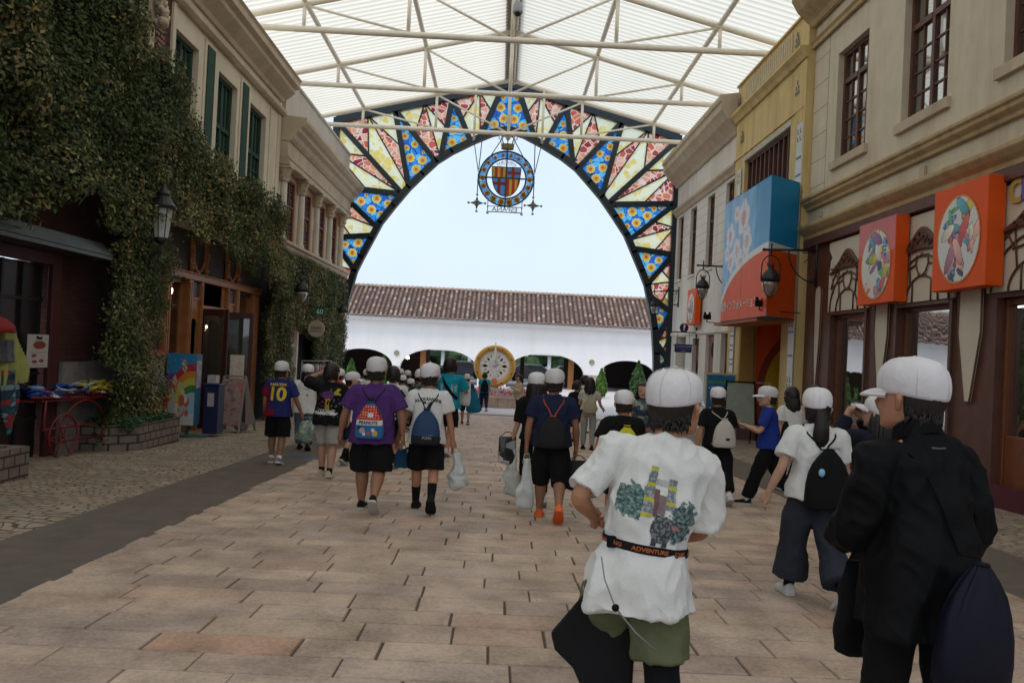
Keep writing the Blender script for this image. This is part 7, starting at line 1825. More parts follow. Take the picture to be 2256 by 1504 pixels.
  L.add(vs, [tuple(range(M_)), tuple(range(2*M_-1, M_-1, -1))] + [(i, M_+i, M_+(i+1) % M_, (i+1) % M_) for i in range(M_)], 1)
  # upper: dome sections
  secs = [(-.038, .016, .040+hi), (-.028, .024, .046+hi), (-.005, .027, .046+hi), (.02, .027, .034), (.05, .031, .024), (.08, .032, .019), (.104, .024, .013), (.117, .010, .006)]
  vs, nn2 = [], 10
  for f_, w_, hh in secs:
   for q in range(nn2+1):
    a = PI*q/nn2; vs.append(FP(f_, zb+sole_h-.001 + hh*math.sin(a)**.8, w_*math.cos(a)))
  fs = []
  for i in range(len(secs)-1):
   for q in range(nn2): fs.append((i*(nn2+1)+q, i*(nn2+1)+q+1, (i+1)*(nn2+1)+q+1, (i+1)*(nn2+1)+q))
  fs += [tuple(range(nn2, -1, -1)), tuple((len(secs)-1)*(nn2+1)+q for q in range(nn2+1))]
  L.add(vs, fs, 0)
  if sm.get('lace', True):
   for q in range(4): f_ = .018+.014*q; L.tube([FP(f_, zb+sole_h+.040-.006*q, -.012), FP(f_+.004, zb+sole_h+.043-.006*q, 0), FP(f_, zb+sole_h+.040-.006*q, .012)], .0022*S, 4, 1)
  L.build('shoe', [sm['mat'], sm.get('sole', M['white_paint'])], root, smooth=False, local=True, bevel=0)
  o_ = root.children[-1] if False else None
 # hair -------------------------------------------------------------------
 if hair:
  Hh = MB(); n = 40; vs = []; low = -.058 if hair == 'short' else -.075
  zz = [low, -.045, -.03, -.012, .008, .03, .05, .066, .078, .083] if cap else [low, -.045, -.03, -.012, .008, .03, .052, .070, .083, .092]
  for j, z in enumerate(zz):
   tt = max(0, min(1, (z+.08)/.163)); a = (.061 if cap else .069)*math.sin(math.acos(max(-1, min(1, (z-.005)/(.082 if cap else .089))))) ; a = max(a, .004); b = a*1.23
   if z < -.02: a = max(a, .050 if z > low else .046); b = a*1.2
   for k in range(n):
    th = 2*PI*k/n; c, s = math.cos(th), math.sin(th); x, y = a*c, b*s-.007
    face = s > .15 and z < .035
    side = abs(s) <= .15 and z < -.004 and hair == 'short'
    sc_ = 1.0
    if face: sc_ = .72 if s > .4 else .84
    if side: sc_ = .86
    if z == low and s < .1: sc_ = .90
    y_ = y*sc_ + .0; vs.append(SC(H((x*sc_*(1+.012*math.sin(th*13+seed)*(z < -.02)), y_*(1+.012*math.sin(th*11+seed*2)*(z < -.02)), z + .004*math.sin(th*9+seed)*(z < -.03)))))
  fs = [(j*n+k, j*n+(k+1) % n, (j+1)*n+(k+1) % n, (j+1)*n+k) for j in range(len(zz)-1) for k in range(n)] + [tuple(range(n-1, -1, -1)), tuple((len(zz)-1)*n+k for k in range(n))]
  Hh.add(vs, fs)
  if hair != 'long' and res < .012:
   for q in range(170):
    th = PI*(1.08+.84*rs_.random()); z9 = rs_.uniform(-.050, -.006); p = Vector((.0555*math.cos(th), .0645*math.sin(th)-.005, z9)); e9 = Vector((rs_.uniform(-.004, .004), .002, -.010-.006*rs_.random()))
    Hh.tube([SC(H(p)), SC(H(p*1.012+e9*.7)), SC(H(p*.985+e9*1.5))], [.0034*S, .0024*S, .0006*S], 4)
  if not cap:
   for q in range(90):   # tufts
    th = rs_.uniform(PI*.9, PI*2.1) if rs_.random() < .7 else rs_.uniform(0, 2*PI); zz_ = rs_.uniform(-.05, .075); a = .066*math.sqrt(max(.05, 1-((zz_-.005)/.090)**2))
    p = Vector((a*math.cos(th), a*1.2*math.sin(th)-.007, zz_))
    if p.y > .02 and zz_ < .03: continue
    Hh.tube([SC(H(p*.96)), SC(H(p*1.04+Vector((0, 0, -.014)))), SC(H(p*1.03+Vector((0, 0, -.030))))], [.008*S, .006*S, .0015*S], 5)
  if hair in ('long', 'pony'):
   nst = 40
   for q in range(nst):
    if hair == 'pony': r0, r1, r2 = .012, .020, .010; base = Vector((0, -.078, -.01)); mid = Vector((0, -.095, -.085)); end = Vector((0, -.075, -.205)); a = rs_.uniform(0, 2*PI); rr3_ = rs_.random()**.5; o = Vector((math.cos(a)*rr3_, .6*math.sin(a)*rr3_, 0)); pts = [base+o*r0, mid+o*r1*1.3, mid.lerp(end, .5)+o*r1*1.6, end+o*r2+Vector((0, 0, rs_.uniform(-.015, .02)))]
    else:
     a = rs_.uniform(PI*.97, PI*2.03); o = Vector((math.cos(a), math.sin(a), 0)); pts = [Vector((o.x*.060, o.y*.072-.006, .0)), Vector((o.x*.068, o.y*.080-.008, -.06)), Vector((o.x*.072, o.y*.074-.018, -.12)), Vector((o.x*.062, -.045+o.y*.035, -.19+rs_.uniform(-.02, .03)))]
    P4 = [SC(H(p)) for p in pts]; Hh.tube([P4[0], (P4[0]+P4[1])/2, P4[1], (P4[1]+P4[2])/2, P4[2], (P4[2]+P4[3])/2, P4[3]], [.008*S, .011*S, .012*S, .012*S, .011*S, .009*S, .003*S], 6)
  Hh.build('hair', HAIR, root, smooth=True, local=True)
 # cap --------------------------------------------------------------------
 if cap:
  C = MB(); n = 72; vs = []; CR = Matrix.Rotation(R(capdir), 3, 'Z') @ Matrix.Rotation(R(captilt), 3, 'X')
  def K(p): return SC(H(Vector((0, -.004, .022)) + CR @ Vector(p)))
  lv = [(-.018, .93), (-.017, .985), (-.010, 1.02), (.002, 1.045), (.014, 1.055), (.027, 1.03), (.039, .955), (.049, .84), (.057, .68), (.0625, .44), (.065, .20), (.066, .05)]
  for z, q in lv:
   for k in range(n):
    th = 2*PI*k/n; seam = abs(((th*3/PI) % 1) - .5)*2; crease = .012*max(0, seam-.90)*10*(1 if q > .1 else 0)
    a = .0640*q*(1-crease); b = .0770*q*(1-crease)
    dn = -.006*max(0, -math.sin(th))*(1-max(0, z)/.07)
    wv_ = 1+.022*noise.noise(Vector((math.cos(th)*3, math.sin(th)*3, z*30+seed)))
    dt_ = .0035*noise.noise(Vector((math.cos(th)*q*2+seed*3, math.sin(th)*q*2, seed)))
    vs.append(K((a*math.cos(th)*wv_, b*math.sin(th)*wv_, z*1.03*(1+.05*math.sin(seed*1.7))+dn*2+dt_*(z > .01))))
  C.add(vs, [(j*n+k, j*n+(k+1) % n, (j+1)*n+(k+1) % n, (j+1)*n+k) for j in range(len(lv)-1) for k in range(n)] + [tuple((len(lv)-1)*n+k for k in range(n)), tuple(range(n-1, -1, -1))])
  cm9 = (CAPM, CAPM2, CAPM3)[seed % 3] if res > .006 else CAPM
  cp_ = C.build('cap', cm9, root, smooth=True, local=True)
  br = MB(); vs = []; n2 = 16
  for zoff in (0, -.0035):
   for j in range(6):
    t_ = j/5
    for k in range(n2+1):
     a = PI*(.14+.72*k/n2); r0x, r0y = .063, .076; r1y = .125; w_ = math.sin((a-PI*.14)/(.72)*1.0)
     y0 = r0y*math.sin(a); ex = .052*math.sin(PI*k/n2)**.6
     x = r0x*math.cos(a)*(1+.04*t_); y = y0 + ex*t_; vs.append(K((x, y, -.008 - .016*t_*t_ - .012*(1-math.sin(a))*0 - .05*(x*x)*t_*4 + zoff)))
  m2 = 6*(n2+1); fs = []
  for L_ in (0, 1):
   for j in range(5):
    for k in range(n2): q = (L_*m2+j*(n2+1)+k, L_*m2+j*(n2+1)+k+1, L_*m2+(j+1)*(n2+1)+k+1, L_*m2+(j+1)*(n2+1)+k); fs.append(q if L_ else q[::-1])
  for k in range(n2): fs.append((5*(n2+1)+k, 5*(n2+1)+k+1, m2+5*(n2+1)+k+1, m2+5*(n2+1)+k))
  br.add(vs, fs); br.build('brim', CAPM, cp_, smooth=True, local=True)
  bt = MB(); bt.sphere(K((0, 0, .0685)), .0045*S, 8, 0, .6); bt.build('button', CAPM, cp_, smooth=True, local=True)
  st = MB()
  for k in range(6):
   th = PI*(k+.5)/3*1.0; st.tube([K((.0645*q*math.cos(th), .0775*q*math.sin(th), z*1.03 - .012*max(0, -math.sin(th))*(1-max(0, z)/.07))) for z, q in lv], .0006*S, 4)
  st.build('seams', fabric('cap seam', (.58, .54, .55)), cp_, smooth=True, local=True)
 return info

def bvh(o):
 me = o.data; return BVHTree.FromPolygons([v.co.copy() for v in me.vertices], [tuple(p.vertices) for p in me.polygons])
def project(verts2d, tree, o, u, v, d, lift, far=.5):
 # lay a flat outline on cloth: points o+u*x+v*y are dropped along d onto the surface
 out = []; last = None
 for x, y in verts2d:
  p = o + u*x + v*y; hit, nrm, i, dist = tree.ray_cast(p - d*far, d, far*2)
  if hit is None: hit, nrm, i, dist = tree.find_nearest(p)
  out.append(hit + nrm*lift if nrm.dot(d) < 0 else hit - nrm*lift)
 return out
def print_text(name, txt, host, parent, o, size, m, lift=.004, sx=1, u=Vector((1, 0, 0)), v=Vector((0, 0, 1)), d=Vector((0, 1, 0)), bold=0, rot=0, curve=None):
 vs, fs = text_mb(txt, size, 0, 'CENTER', 0, bold); tree = bvh(host)
 ca, sa = math.cos(rot), math.sin(rot)
 q = []
 for p in vs:
  x, y = p[0]*sx, p[1]
  if curve: a = x/curve; x, y = (curve+y)*math.sin(a), (curve+y)*math.cos(a)-curve
  q.append((x*ca-y*sa, x*sa+y*ca))
 mb = MB(); mb.add(project(q, tree, Vector(o), u, v, d, lift), fs)
 # text meshes face +z of the text plane; d points away from the viewer
 return mb.build(name, m, parent, local=True)
def print_grid(name, fn, host, parent, o, w, h_, st, lift=.0025, u=Vector((1, 0, 0)), v=Vector((0, 0, 1)), d=Vector((0, 1, 0))):
 # fine printed picture: colour function over a grid projected on the cloth
 tree = bvh(host); nx, ny = int(w/st), int(h_/st); pts = {}; vs, fs, cs = [], [], []
 def vid(i, j):
  if (i, j) not in pts: pts[(i, j)] = len(vs); vs.append(project([(-w/2+i*st, -h_/2+j*st)], tree, Vector(o), u, v, d, lift)[0])
  return pts[(i, j)]
 for i in range(nx):
  for j in range(ny):
   c = fn((i+.5)/nx*2-1, (j+.5)/ny*2-1)
   if c is None: continue
   fs.append((vid(i, j), vid(i+1, j), vid(i+1, j+1), vid(i, j+1))); cs += [tuple(c)+(1,)]*4
 me = bpy.data.meshes.new(name); me.from_pydata(vs, [], fs); at = me.color_attributes.new('tone', 'FLOAT_COLOR', 'CORNER'); at.data.foreach_set('color', [c for k in cs for c in k])
 me.polygons.foreach_set('use_smooth', [True]*len(fs)); me.materials.append(bpy.data.materials.get('cloth print') or attrmat('cloth print', .85, 60, .10, .1, .2)); ob = bpy.data.objects.new(name, me); COL.objects.link(ob); ob.parent = parent
 return ob
def pouch(label, info, c, w, h_, dep, m_, name='drawstring_bag', cat='backpack', straps=None, smat=None, group=None, gather=.75, pleat=9, cuff=True, sq=.8, seed=1, tilt=0, sr=.006):
 # soft drawstring pack on the back. c: centre of the bag in the wearer's frame
 S = info['S']; root = info['root']; t = thing(name, label, cat, root.location, root.rotation_euler.z, group); c = Vector(c)
 n = 72; vs = []; rows = [(-.5, .78, .55), (-.49, .9, .8), (-.45, .98, .95), (-.30, 1.0, 1.0), (-.10, .95, .97), (.08, .84, .88), (.22, .68, .72), (.34, .46, .55), (.42, .28, .38), (.465, .17, .25), (.485, .22, .32), (.50, .27, .38)]
 if not cuff: rows = rows[:-2] + [(.48, .12, .18)]
 ca, sa = math.cos(tilt), math.sin(tilt)
 for z, a, b in rows:
  for k in range(n):
   th = 2*PI*k/n; co, si = math.cos(th), math.sin(th); pl = 1 + (.11*max(0, (z+.15))*math.sin(th*pleat+seed) if z > -.15 else 0)*1.3
   x = w/2*a*math.copysign(abs(co)**sq, co)*pl; y = dep/2*b*math.copysign(abs(si)**sq, si)*pl
   k_ = 1+.03*noise.noise(Vector((co*2+seed, si*2, z*5)))
   x, zz = x*k_, z*h_; vs.append(c + Vector((x*ca-zz*sa, y*k_, x*sa+zz*ca)))
 mb = MB(); mb.add(vs, [(j*n+k, j*n+(k+1) % n, (j+1)*n+(k+1) % n, (j+1)*n+k) for j in range(len(rows)-1) for k in range(n)] + [tuple(range(n-1, -1, -1)), tuple((len(rows)-1)*n+k for k in range(n))])
 p = mb.build('pouch', m_, t, smooth=True, local=True)
 q = MB(); rr2 = .018*S; q.tube([c + Vector((w/2*.18*math.cos(a)*ca-.465*h_*sa, dep/2*.28*math.sin(a), .462*h_*ca+w/2*.18*math.cos(a)*sa)) for a in np.linspace(0, 2*PI, 15)[:-1]], sr*.9, 6, close=True); q.build('drawstring', smat or m_, t, smooth=True, local=True)
 tree = bvh(info['shirt'])
 if straps:
  for s in straps:
   top_ = c + Vector((s*w*.05-.46*h_*sa, 0, .455*h_*ca)); sh_ = info['arms'][0 if s < 0 else 1][0]*S; sh_ = sh_.lerp(info['T'](Vector((0, 0, .80)))*S, .38) + Vector((0, 0, .028*S))
   pts = [top_.lerp(sh_ + Vector((0, -.07*S, -.02*S)), q_) for q_ in np.linspace(0, 1, 7)]; pts = [pts[0]] + [ (lambda r: (r[0]+r[1]*sr*.8) if r[0] is not None and (r[0]-x).length < .10 else x)(tree.find_nearest(x)) if x is not pts[0] else x for x in pts[1:]]
   fr_ = [sh_ + Vector((0, .0, .008*S)), sh_ + Vector((s*.01*S, .06*S, -.02*S)), info['T'](Vector((s*.085, .085, .70)))*S, info['T'](Vector((s*.115, .03, .58)))*S, c + Vector((s*w*.46, dep*.1, -.42*h_))]
   fr_ = [ (lambda r: (r[0]+r[1]*sr*.8) if (r[0] is not None and (r[0]-x).length < .07) else x)(tree.find_nearest(x)) for x in fr_[:-1]] + [fr_[-1]]
   q = MB(); q.tube(pts + fr_, (sr*1.0, sr*1.0), 6); q.build('strap', smat or m_, t, smooth=True, local=True)
 return t, p
def held_bag(label, info, hand, w, h_, dep, m_, off=(0, 0, 0), cat='bag', group=None, tilt=0, crump=.02, seed=1, name='plastic_bag', taper=.7, rot=0, mats=None, yaw=0):
 S = info['S']; root = info['root']; _, el, wr, hd = info['arms'][hand]; g = (wr + hd*.055)*S + Vector(off)
 t = thing(name, label, cat, root.location, root.rotation_euler.z, group); Rm = Matrix.Rotation(yaw, 3, 'Z') @ Matrix.Rotation(tilt, 3, 'Y')
 n = 36; vs = []; rows = np.linspace(0, 1, 16)
 for r_ in rows:
  wd = w/2*(taper + (1-taper)*min(1, r_*1.6))*(1 if r_ < .93 else 1-.4*(r_-.93)/.07); dd = dep/2*(.25 + .75*math.sin(min(1, r_*1.1)*PI*.62))*(1 if r_ < .95 else .5)
  for k in range(n):
   th = 2*PI*k/n; co, si = math.cos(th), math.sin(th); p = Vector((wd*math.copysign(abs(co)**.6, co), dd*math.copysign(abs(si)**.8, si), -.06*S*0 - h_*r_-.05))
   p += Vector((noise.noise(p*9+Vector((seed, 0, 0))), noise.noise(p*9+Vector((0, seed, 5))), noise.noise(p*7+Vector((3, 0, seed)))))*crump*(1.0 if r_ > .05 else .3)
   p += Vector((0, noise.noise(p*24+Vector((seed, 0, 0))), 0))*crump*.5
   vs.append(g + Rm @ p)
 mb = MB(); N_ = len(rows); mb.add(vs, [(j*n+k, (j+1)*n+k, (j+1)*n+(k+1) % n, j*n+(k+1) % n) for j in range(N_-1) for k in range(n)] + [tuple(range(n)), tuple((N_-1)*n+k for k in range(n-1, -1, -1))])
 p = mb.build('bag_body', m_, t, smooth=True, local=True)
 q = MB()
 for s in (-1, 1): a = g + Rm @ Vector((s*w/2*taper*.8, .006, -.05)); q.tube([a, g + Rm @ Vector((s*w*.12, .006, .0)), g], [.004, .005, .007], 6)
 q.build('handles', m_, t, smooth=True, local=True)
 return t, p
def place(px, foot, headpy):
 g = on_ground(px, foot); r = ray(px, headpy); t = g.y/r.y; top_ = (CAMPOS + r*t); return Vector((top_.x*.35+g.x*.65, g.y, gz(g.y))), top_.z-gz(g.y)
white_s = {'mat': M['black'], 'sole': M['white_paint']}
blackshoe = {'mat': fabric('black canvas', (.012, .012, .013)), 'sole': fabric('pale rubber', (.5, .48, .45))}
allblack = {'mat': fabric('black canvas', (.012, .012, .013)), 'sole': fabric('black rubber', (.015, .014, .014))}
greyw = {'mat': fabric('white leather', (.55, .53, .5)), 'sole': fabric('pale rubber', (.5, .48, .45))}
Fb = lambda n, c, **k: fabric(n, c, **k)
blk = Fb('black cotton', (.006, .006, .0065)); wht = Fb('white cotton', (.66, .65, .62)); nav = Fb('navy cotton', (.012, .018, .045));
# ------------------------------------------------ foreground boy, white T-shirt
H1 = 1.455; d1 = 2.92; b1 = on_y(1398, 1400, d1)
tee = Fb('heavy white cotton', (.70, .69, .655), bump=.35, scale=3)
P1 = person('boy in a white picture T-shirt and olive shorts hurrying away in the foreground', (b1.x, d1, gz(d1)), H1, R(4), .96, ((26, 30), (-8, 30)), lean=6, roll=11, twist=-8, head=(-44, 3),
 arm_pts=[((-.17, -.03, .675), (-.13, .085, .61)), ((.15, .05, .62), (.05, .15, .575))], skin=0,
 top={'mat': tee, 'hem': .425, 'loose': 1.9, 'sleeve': .88, 'sw': 1.12, 'A': .012, 'pinch': .575}, bottom={'mat': Fb('olive cotton', (.125, .135, .07), bump=.4), 'len': .84, 'w': 1.18, 'A': .013, 'under': blk, 'waist': .55},
 sock={'mat': blk, 'len': .92}, shoe=allblack, capdir=4, res=.0055, seed=3, captilt=-4)
# generic stand-in for the shirt's picture: two towers, a gate, leaves and a long necked beast
def beast_print(u, v):
 lf = noise.noise(Vector((u*9, v*9, 2))); lf2 = noise.noise(Vector((u*15, v*15, 7)))
 for s, (x0, x1) in ((-1, (-.36, -.22)), (1, (.12, .28))):
  top_ = .95 if s < 0 else .74; base = -.30 if s < 0 else -.05
  if base < v < top_:
   w_ = .085 + .05*(top_-v); cxx = (x0+x1)/2 + .05*s*(top_-v)*.6
   if abs(u-cxx) < w_:
    if abs((v*2.6+.2) % 1 - .5) < .13: return (.45, .40, .05)
    return (.16, .18, .19) if lf2 > -.1 else (.30, .33, .34)
 if -.22 < u < .16 and .52 < v < .66: return (.30, .30, .29) if (int((u+1)*22)+int((v+1)*26)) % 2 else (.55, .54, .5)
 if -.24 < u < .14 and -.20 < v < .40: return (.16, .085, .085) if u < -.06 else ((.62, .61, .58) if v > .28 else (.22, .15, .15))
 # beast: body, neck, jaws, legs
 e = ((u-.14)/.30)**2 + ((v+.55)/.34)**2
 nk = math.hypot(u-.0, v+.05);
 if e < 1 or (.16 < nk < .26 and u < .12 and v < .2) or (.28 < u < .62 and -.62 < v < -.28 and (v+.42)**2*9+(u-.42)**2*7 < .5):
  if .36 < u < .54 and abs(v+.46) < .05: return (.35, .16, .15)
  return (.055, .06, .06) if lf2 < .05 else (.17, .18, .185)
 if (abs(u+.02) < .06 or abs(u-.26) < .07) and -.98 < v < -.7: return (.06, .065, .065)
 # leaf clumps
 for (cx_, cy_, rx, ry) in ((-.66, .02, .36, .40), (-.72, -.18, .30, .22), (.62, -.12, .30, .38), (.55, -.50, .38, .30)):
  q = ((u-cx_)/rx)**2 + ((v-cy_)/ry)**2
  if q < 1 + lf*.9 + lf2*.5:
   return (.045, .085, .08) if lf2 < -.12 else ((.11, .17, .16) if lf2 < .22 else (.22, .29, .27))
 return None
Tm = P1['T']; S1 = P1['S']
pc = Tm(Vector((.010, -.1, .672)))*S1
rr1 = RMx = Matrix.Rotation(R(-6), 3, 'Z') @ Matrix.Rotation(R(11), 3, 'Y')
print_grid('shirt_print', beast_print, P1['shirt'], P1['root'], pc, .29, .27, .0032, .0025, u=rr1 @ Vector((1, 0, 0)), v=rr1 @ Vector((0, 0, 1)), d=Vector((0, 1, 0)))
# belt strap with orange lettering round the shirt
bt = thing('waist_strap', 'black strap with orange lettering pulled tight round the white T-shirt', 'strap', P1['root'].location, P1['root'].rotation_euler.z)
tree1 = bvh(P1['shirt'])
def around(z, lift, th0, th1, n=60, tiltx=0, T_=Tm, S_=S1, tree=tree1):
 pts = []
 for a in np.linspace(th0, th1, n):
  p = T_(Vector((.20*math.cos(a), .18*math.sin(a), z + tiltx*math.cos(a))))*S_; c0 = T_(Vector((0, 0, z)))*S_; d = (c0-p).normalized()
  hit = tree.ray_cast(p, d, .5)[0]; pts.append((hit if hit is not None else p.lerp(c0, .5)) - d*lift)
 return pts
bp = around(.572, .004, PI*.82, PI*2.12, 70, -.004)
for _ in range(3): bp = [bp[0]] + [(bp[i-1]+bp[i]+bp[i+1])/3 for i in range(1, len(bp)-1)] + [bp[-1]]
def strap_mesh(pts, wd, th, m_, parent, name='webbing'):
 mb = MB(); vs = []
 for i, p in enumerate(pts):
  t_ = (pts[min(i+1, len(pts)-1)]-pts[max(i-1, 0)]).normalized(); upv = Vector((0, 0, 1)); upv = (upv - t_*upv.dot(t_)).normalized(); n_ = t_.cross(upv)
  for a, b in ((-.5, 0), (.5, 0), (.5, 1), (-.5, 1)): vs.append(p + upv*wd*a + n_*th*b)
 mb.add(vs, [(4*i+a, 4*i+(a+1) % 4, 4*(i+1)+(a+1) % 4, 4*(i+1)+a) for i in range(len(pts)-1) for a in range(4)]); return mb.build(name, m_, parent, local=True)
strap_mesh(bp, .030, -.004, Fb('black webbing', (.012, .011, .011)), bt)
hb_ = bpy.data.objects.new('x', None)
web = bt.children[0] if bt.children else [o for o in bpy.data.objects if o.parent == bt][0]
orm = mat('orange strap print', (.42, .10, .03), .7)
acc = 0; Lb = [0]
for a, b in zip(bp[:-1], bp[1:]): Lb.append(Lb[-1]+(b-a).length)
def along(s_):
 for i in range(len(bp)-1):
  if Lb[i+1] >= s_: t_ = (s_-Lb[i])/(Lb[i+1]-Lb[i]); return bp[i].lerp(bp[i+1], t_), (bp[i+1]-bp[i]).normalized()
 return bp[-1], (bp[-1]-bp[-2]).normalized()
for q, (tx, s0) in enumerate((('WALKING', .13), ('ADVENTURE', .32), ('CAMP', .53), ('OUTDOOR', .65), ('SPORT', .02))):
 vs, fs = text_mb(tx, .020, 0, 'LEFT', 0, .0006); m_ = MB(); out = []
 for p in vs:
  c0, t_ = along(min(Lb[-1]-.001, s0*Lb[-1]/.78+p[0]*1.15)); u3 = (Vector((0, 0, 1)) - t_*t_.z).normalized(); n_ = t_.cross(u3); out.append(c0 + u3*p[1]*1.0 + n_*.0045*(1 if n_.y < 0 or True else -1))
 m_.add(out, fs); m_.build('strap_lettering', orm, bt, local=True)
bk_ = MB(); c0, t_ = along(Lb[-1]*.27); bk_.box(c0.x-.018, c0.x+.018, c0.y-.012, c0.y+.004, c0.z-.02, c0.z+.02); bk_.build('buckle', M['black'], bt, bevel=.003, local=True)
# black flat bag swinging at his left with a grey cord
fbg = thing('shoulder_bag', 'flat black bag swinging beside the olive shorts of the foreground boy', 'bag', P1['root'].location, P1['root'].rotation_euler.z)
yq = d1 - .02
def lp(px, py, dy=0):
 p = on_y(px, py, yq+dy) - P1['root'].location; return Matrix.Rotation(-P1['root'].rotation_euler.z, 3, 'Z') @ p
o1 = [(1305, 1285), (1213, 1392), (1222, 1430), (1262, 1470), (1300, 1560), (1390, 1560), (1400, 1400), (1330, 1330)]
vs = [lp(*q, .03) for q in o1] + [lp(*q, .11) for q in o1]; n_ = len(o1); m_ = MB(); m_.add(vs, [tuple(range(n_))[::-1], tuple(range(n_, 2*n_))] + [(i, (i+1) % n_, n_+(i+1) % n_, n_+i) for i in range(n_)]); m_.build('bag_body', Fb('black nylon', (.008, .008, .009), rough=.7), fbg, bevel=.012, local=True, bseg=2)
cord = [lp(1325, 1225, -.155), lp(1332, 1275, -.19), lp(1356, 1338, -.20), lp(1400, 1392, -.165), lp(1445, 1432, -.14)]
m_ = MB(); m_.tube(cord, .0028, 6); m_.build('cord', mat('grey cord', (.25, .25, .26), .5), fbg, smooth=True, local=True); m_ = MB(); m_.sphere(cord[2], .013, 10); m_.build('cord_stopper', M['black'], fbg, smooth=True, local=True)

# ------------------------------------------------ foreground boy, black jacket
d2 = 2.80; b2 = on_y(2042, 1400, d2)
jack = mat('black shell jacket', (.0045, .0045, .005), .7, .2, 5, .12, 260, spec=.12)
P2 = person('boy in a black jacket carrying a navy drawstring bag at the right foreground', (b2.x-.03, d2, gz(d2)), 1.50, R(14), .96, ((8, 4), (-6, 10)), lean=4, roll=-1, twist=6, head=(20, 2),
 arm_pts=[((-.15, .03, .63), (-.09, .15, .59)), ((.14, -.02, .63), (.13, .07, .50))], skin=0,
 top={'mat': jack, 'hem': .40, 'loose': 2.5, 'sleeve': 2.0, 'sw': 1.25, 'A': .011, 'collar': .02, 'name': 'jacket'}, bottom={'mat': blk, 'len': 1.95, 'w': 1.0}, shoe=allblack, res=.006, seed=9, capdir=0, captilt=-2)
J = MB(); cc_ = P2['T'](Vector((0, 0, .845)))*P2['S']; vs = []
for z, r_ in ((-.02, .080), (.01, .078), (.035, .074), (.04, .068), (.01, .064)):
 for k in range(24): a = 2*PI*k/24; vs.append(cc_ + Vector((r_*math.cos(a), r_*1.0*math.sin(a)+.002, z - .012 - .034*math.sin(a))))
J.add(vs, [(j*24+k, j*24+(k+1) % 24, (j+1)*24+(k+1) % 24, (j+1)*24+k) for j in range(4) for k in range(24)]); J.build('collar', jack, P2['root'], smooth=True, local=True)
print_grid('back_tab', lambda u, v: (.08, .08, .085), P2['shirt'], P2['root'], P2['T'](Vector((0, -.1, .805)))*P2['S'], .06, .006, .003, .003)
bg2, pb2 = pouch('navy drawstring bag hanging low on the black jacket', P2, P2['T'](Vector((.005, -.155, .46)))*P2['S'], .27, .40, .12, Fb('navy nylon', (.004, .0045, .013), rough=.55, bump=.2), straps=None, smat=blk, seed=4, cuff=False, tilt=-.06, sq=.7)
tr2 = bvh(P2['shirt'])
def on_cloth(tree, T_, S_, p, lift=.006): q = T_(Vector(p))*S_; r = tree.find_nearest(q); return r[0] + r[1]*lift
sp = [on_cloth(tr2, P2['T'], P2['S'], q) for q in ((-.075, .03, .83), (-.074, -.06, .80), (-.055, -.1, .74), (-.03, -.1, .68), (-.01, -.11, .62), (.002, -.12, .59))]
m_ = MB(); m_.tube(sp + [pb2.data.vertices[0].co*0 + (P2['T'](Vector((.003, -.150, .588)))*P2['S'])], .0035, 6); m_.build('strap', jack, bg2, smooth=True, local=True)
hh2 = P2
bgB = held_bag('black soft bag held low beside the navy drawstring bag', P2, 0, .20, .34, .10, blk, off=(.06, -.08, -.02), seed=7, name='hand_bag')

# ------------------------------------------------ the others
def EX(px, foot, headpy): return place(px, foot, headpy)
# girl with ponytail
l_, h_ = EX(1790, 1322, 853)
P3 = person('girl in a white T-shirt and wide navy trousers with a black ponytail', l_, h_, R(2), .95, ((16, 6), (-16, 26)), arm_pts=[((-.165, -.02, .64), (-.205, .03, .51)), ((.155, .02, .64), (.165, .06, .51))], lean=4, roll=2, head=(-8, -2), skin=1,
 top={'mat': wht, 'hem': .50, 'loose': 1.8, 'sleeve': .72, 'sw': 1.25, 'A': .008}, bottom={'mat': Fb('slate navy cotton', (.028, .031, .043)), 'len': 1.80, 'w': 1.3, 'cuff': 2.2, 'A': .008}, sock={'mat': blk, 'len': .2}, shoe=greyw, hair='pony', res=.007, seed=5, capdir=-8)
bg3, pb3 = pouch('black drawstring bag with a pale blue tag on the back of the ponytailed girl', P3, P3['T'](Vector((.01, -.125, .60)))*P3['S'], .30, .40, .14, blk, straps=(-1, 1), smat=blk, seed=2, cuff=False)
tg = MB(); c = P3['T'](Vector((-.045, -.178, .625)))*P3['S']; tg.sphere(c, .022, 12, 0, 1.2, 1, .5); tg.build('blue_tag', mat('pale blue plastic', (.22, .45, .60), .3, .15, 20), bg3, smooth=True, local=True)
print_text('back_print', 'smile', P3['shirt'], P3['root'], P3['T'](Vector((.055, -.1, .735)))*P3['S'], .045, Fb('grey print', (.25, .25, .25)))
# girl photographing
l_, h_ = EX(1925, 1300, 868)
P4 = person('girl in a dark navy sweatshirt raising a phone, half hidden by the black jacket', l_, h_*.98, R(22), 1.0, ((5, 4), (-8, 10)), arm_pts=[((-.13, .12, .77), (-.05, .17, .90)), ((.13, .13, .76), (.05, .18, .90))], lean=-2, head=(18, 8), skin=1,
 top={'mat': Fb('dark navy fleece', (.010, .012, .022)), 'hem': .47, 'loose': 2, 'sleeve': 2, 'sw': 1.25}, bottom={'mat': blk, 'len': 1.9, 'w': 1.1}, shoe=greyw, hair='long', res=.008, seed=6, capdir=6, captilt=10)
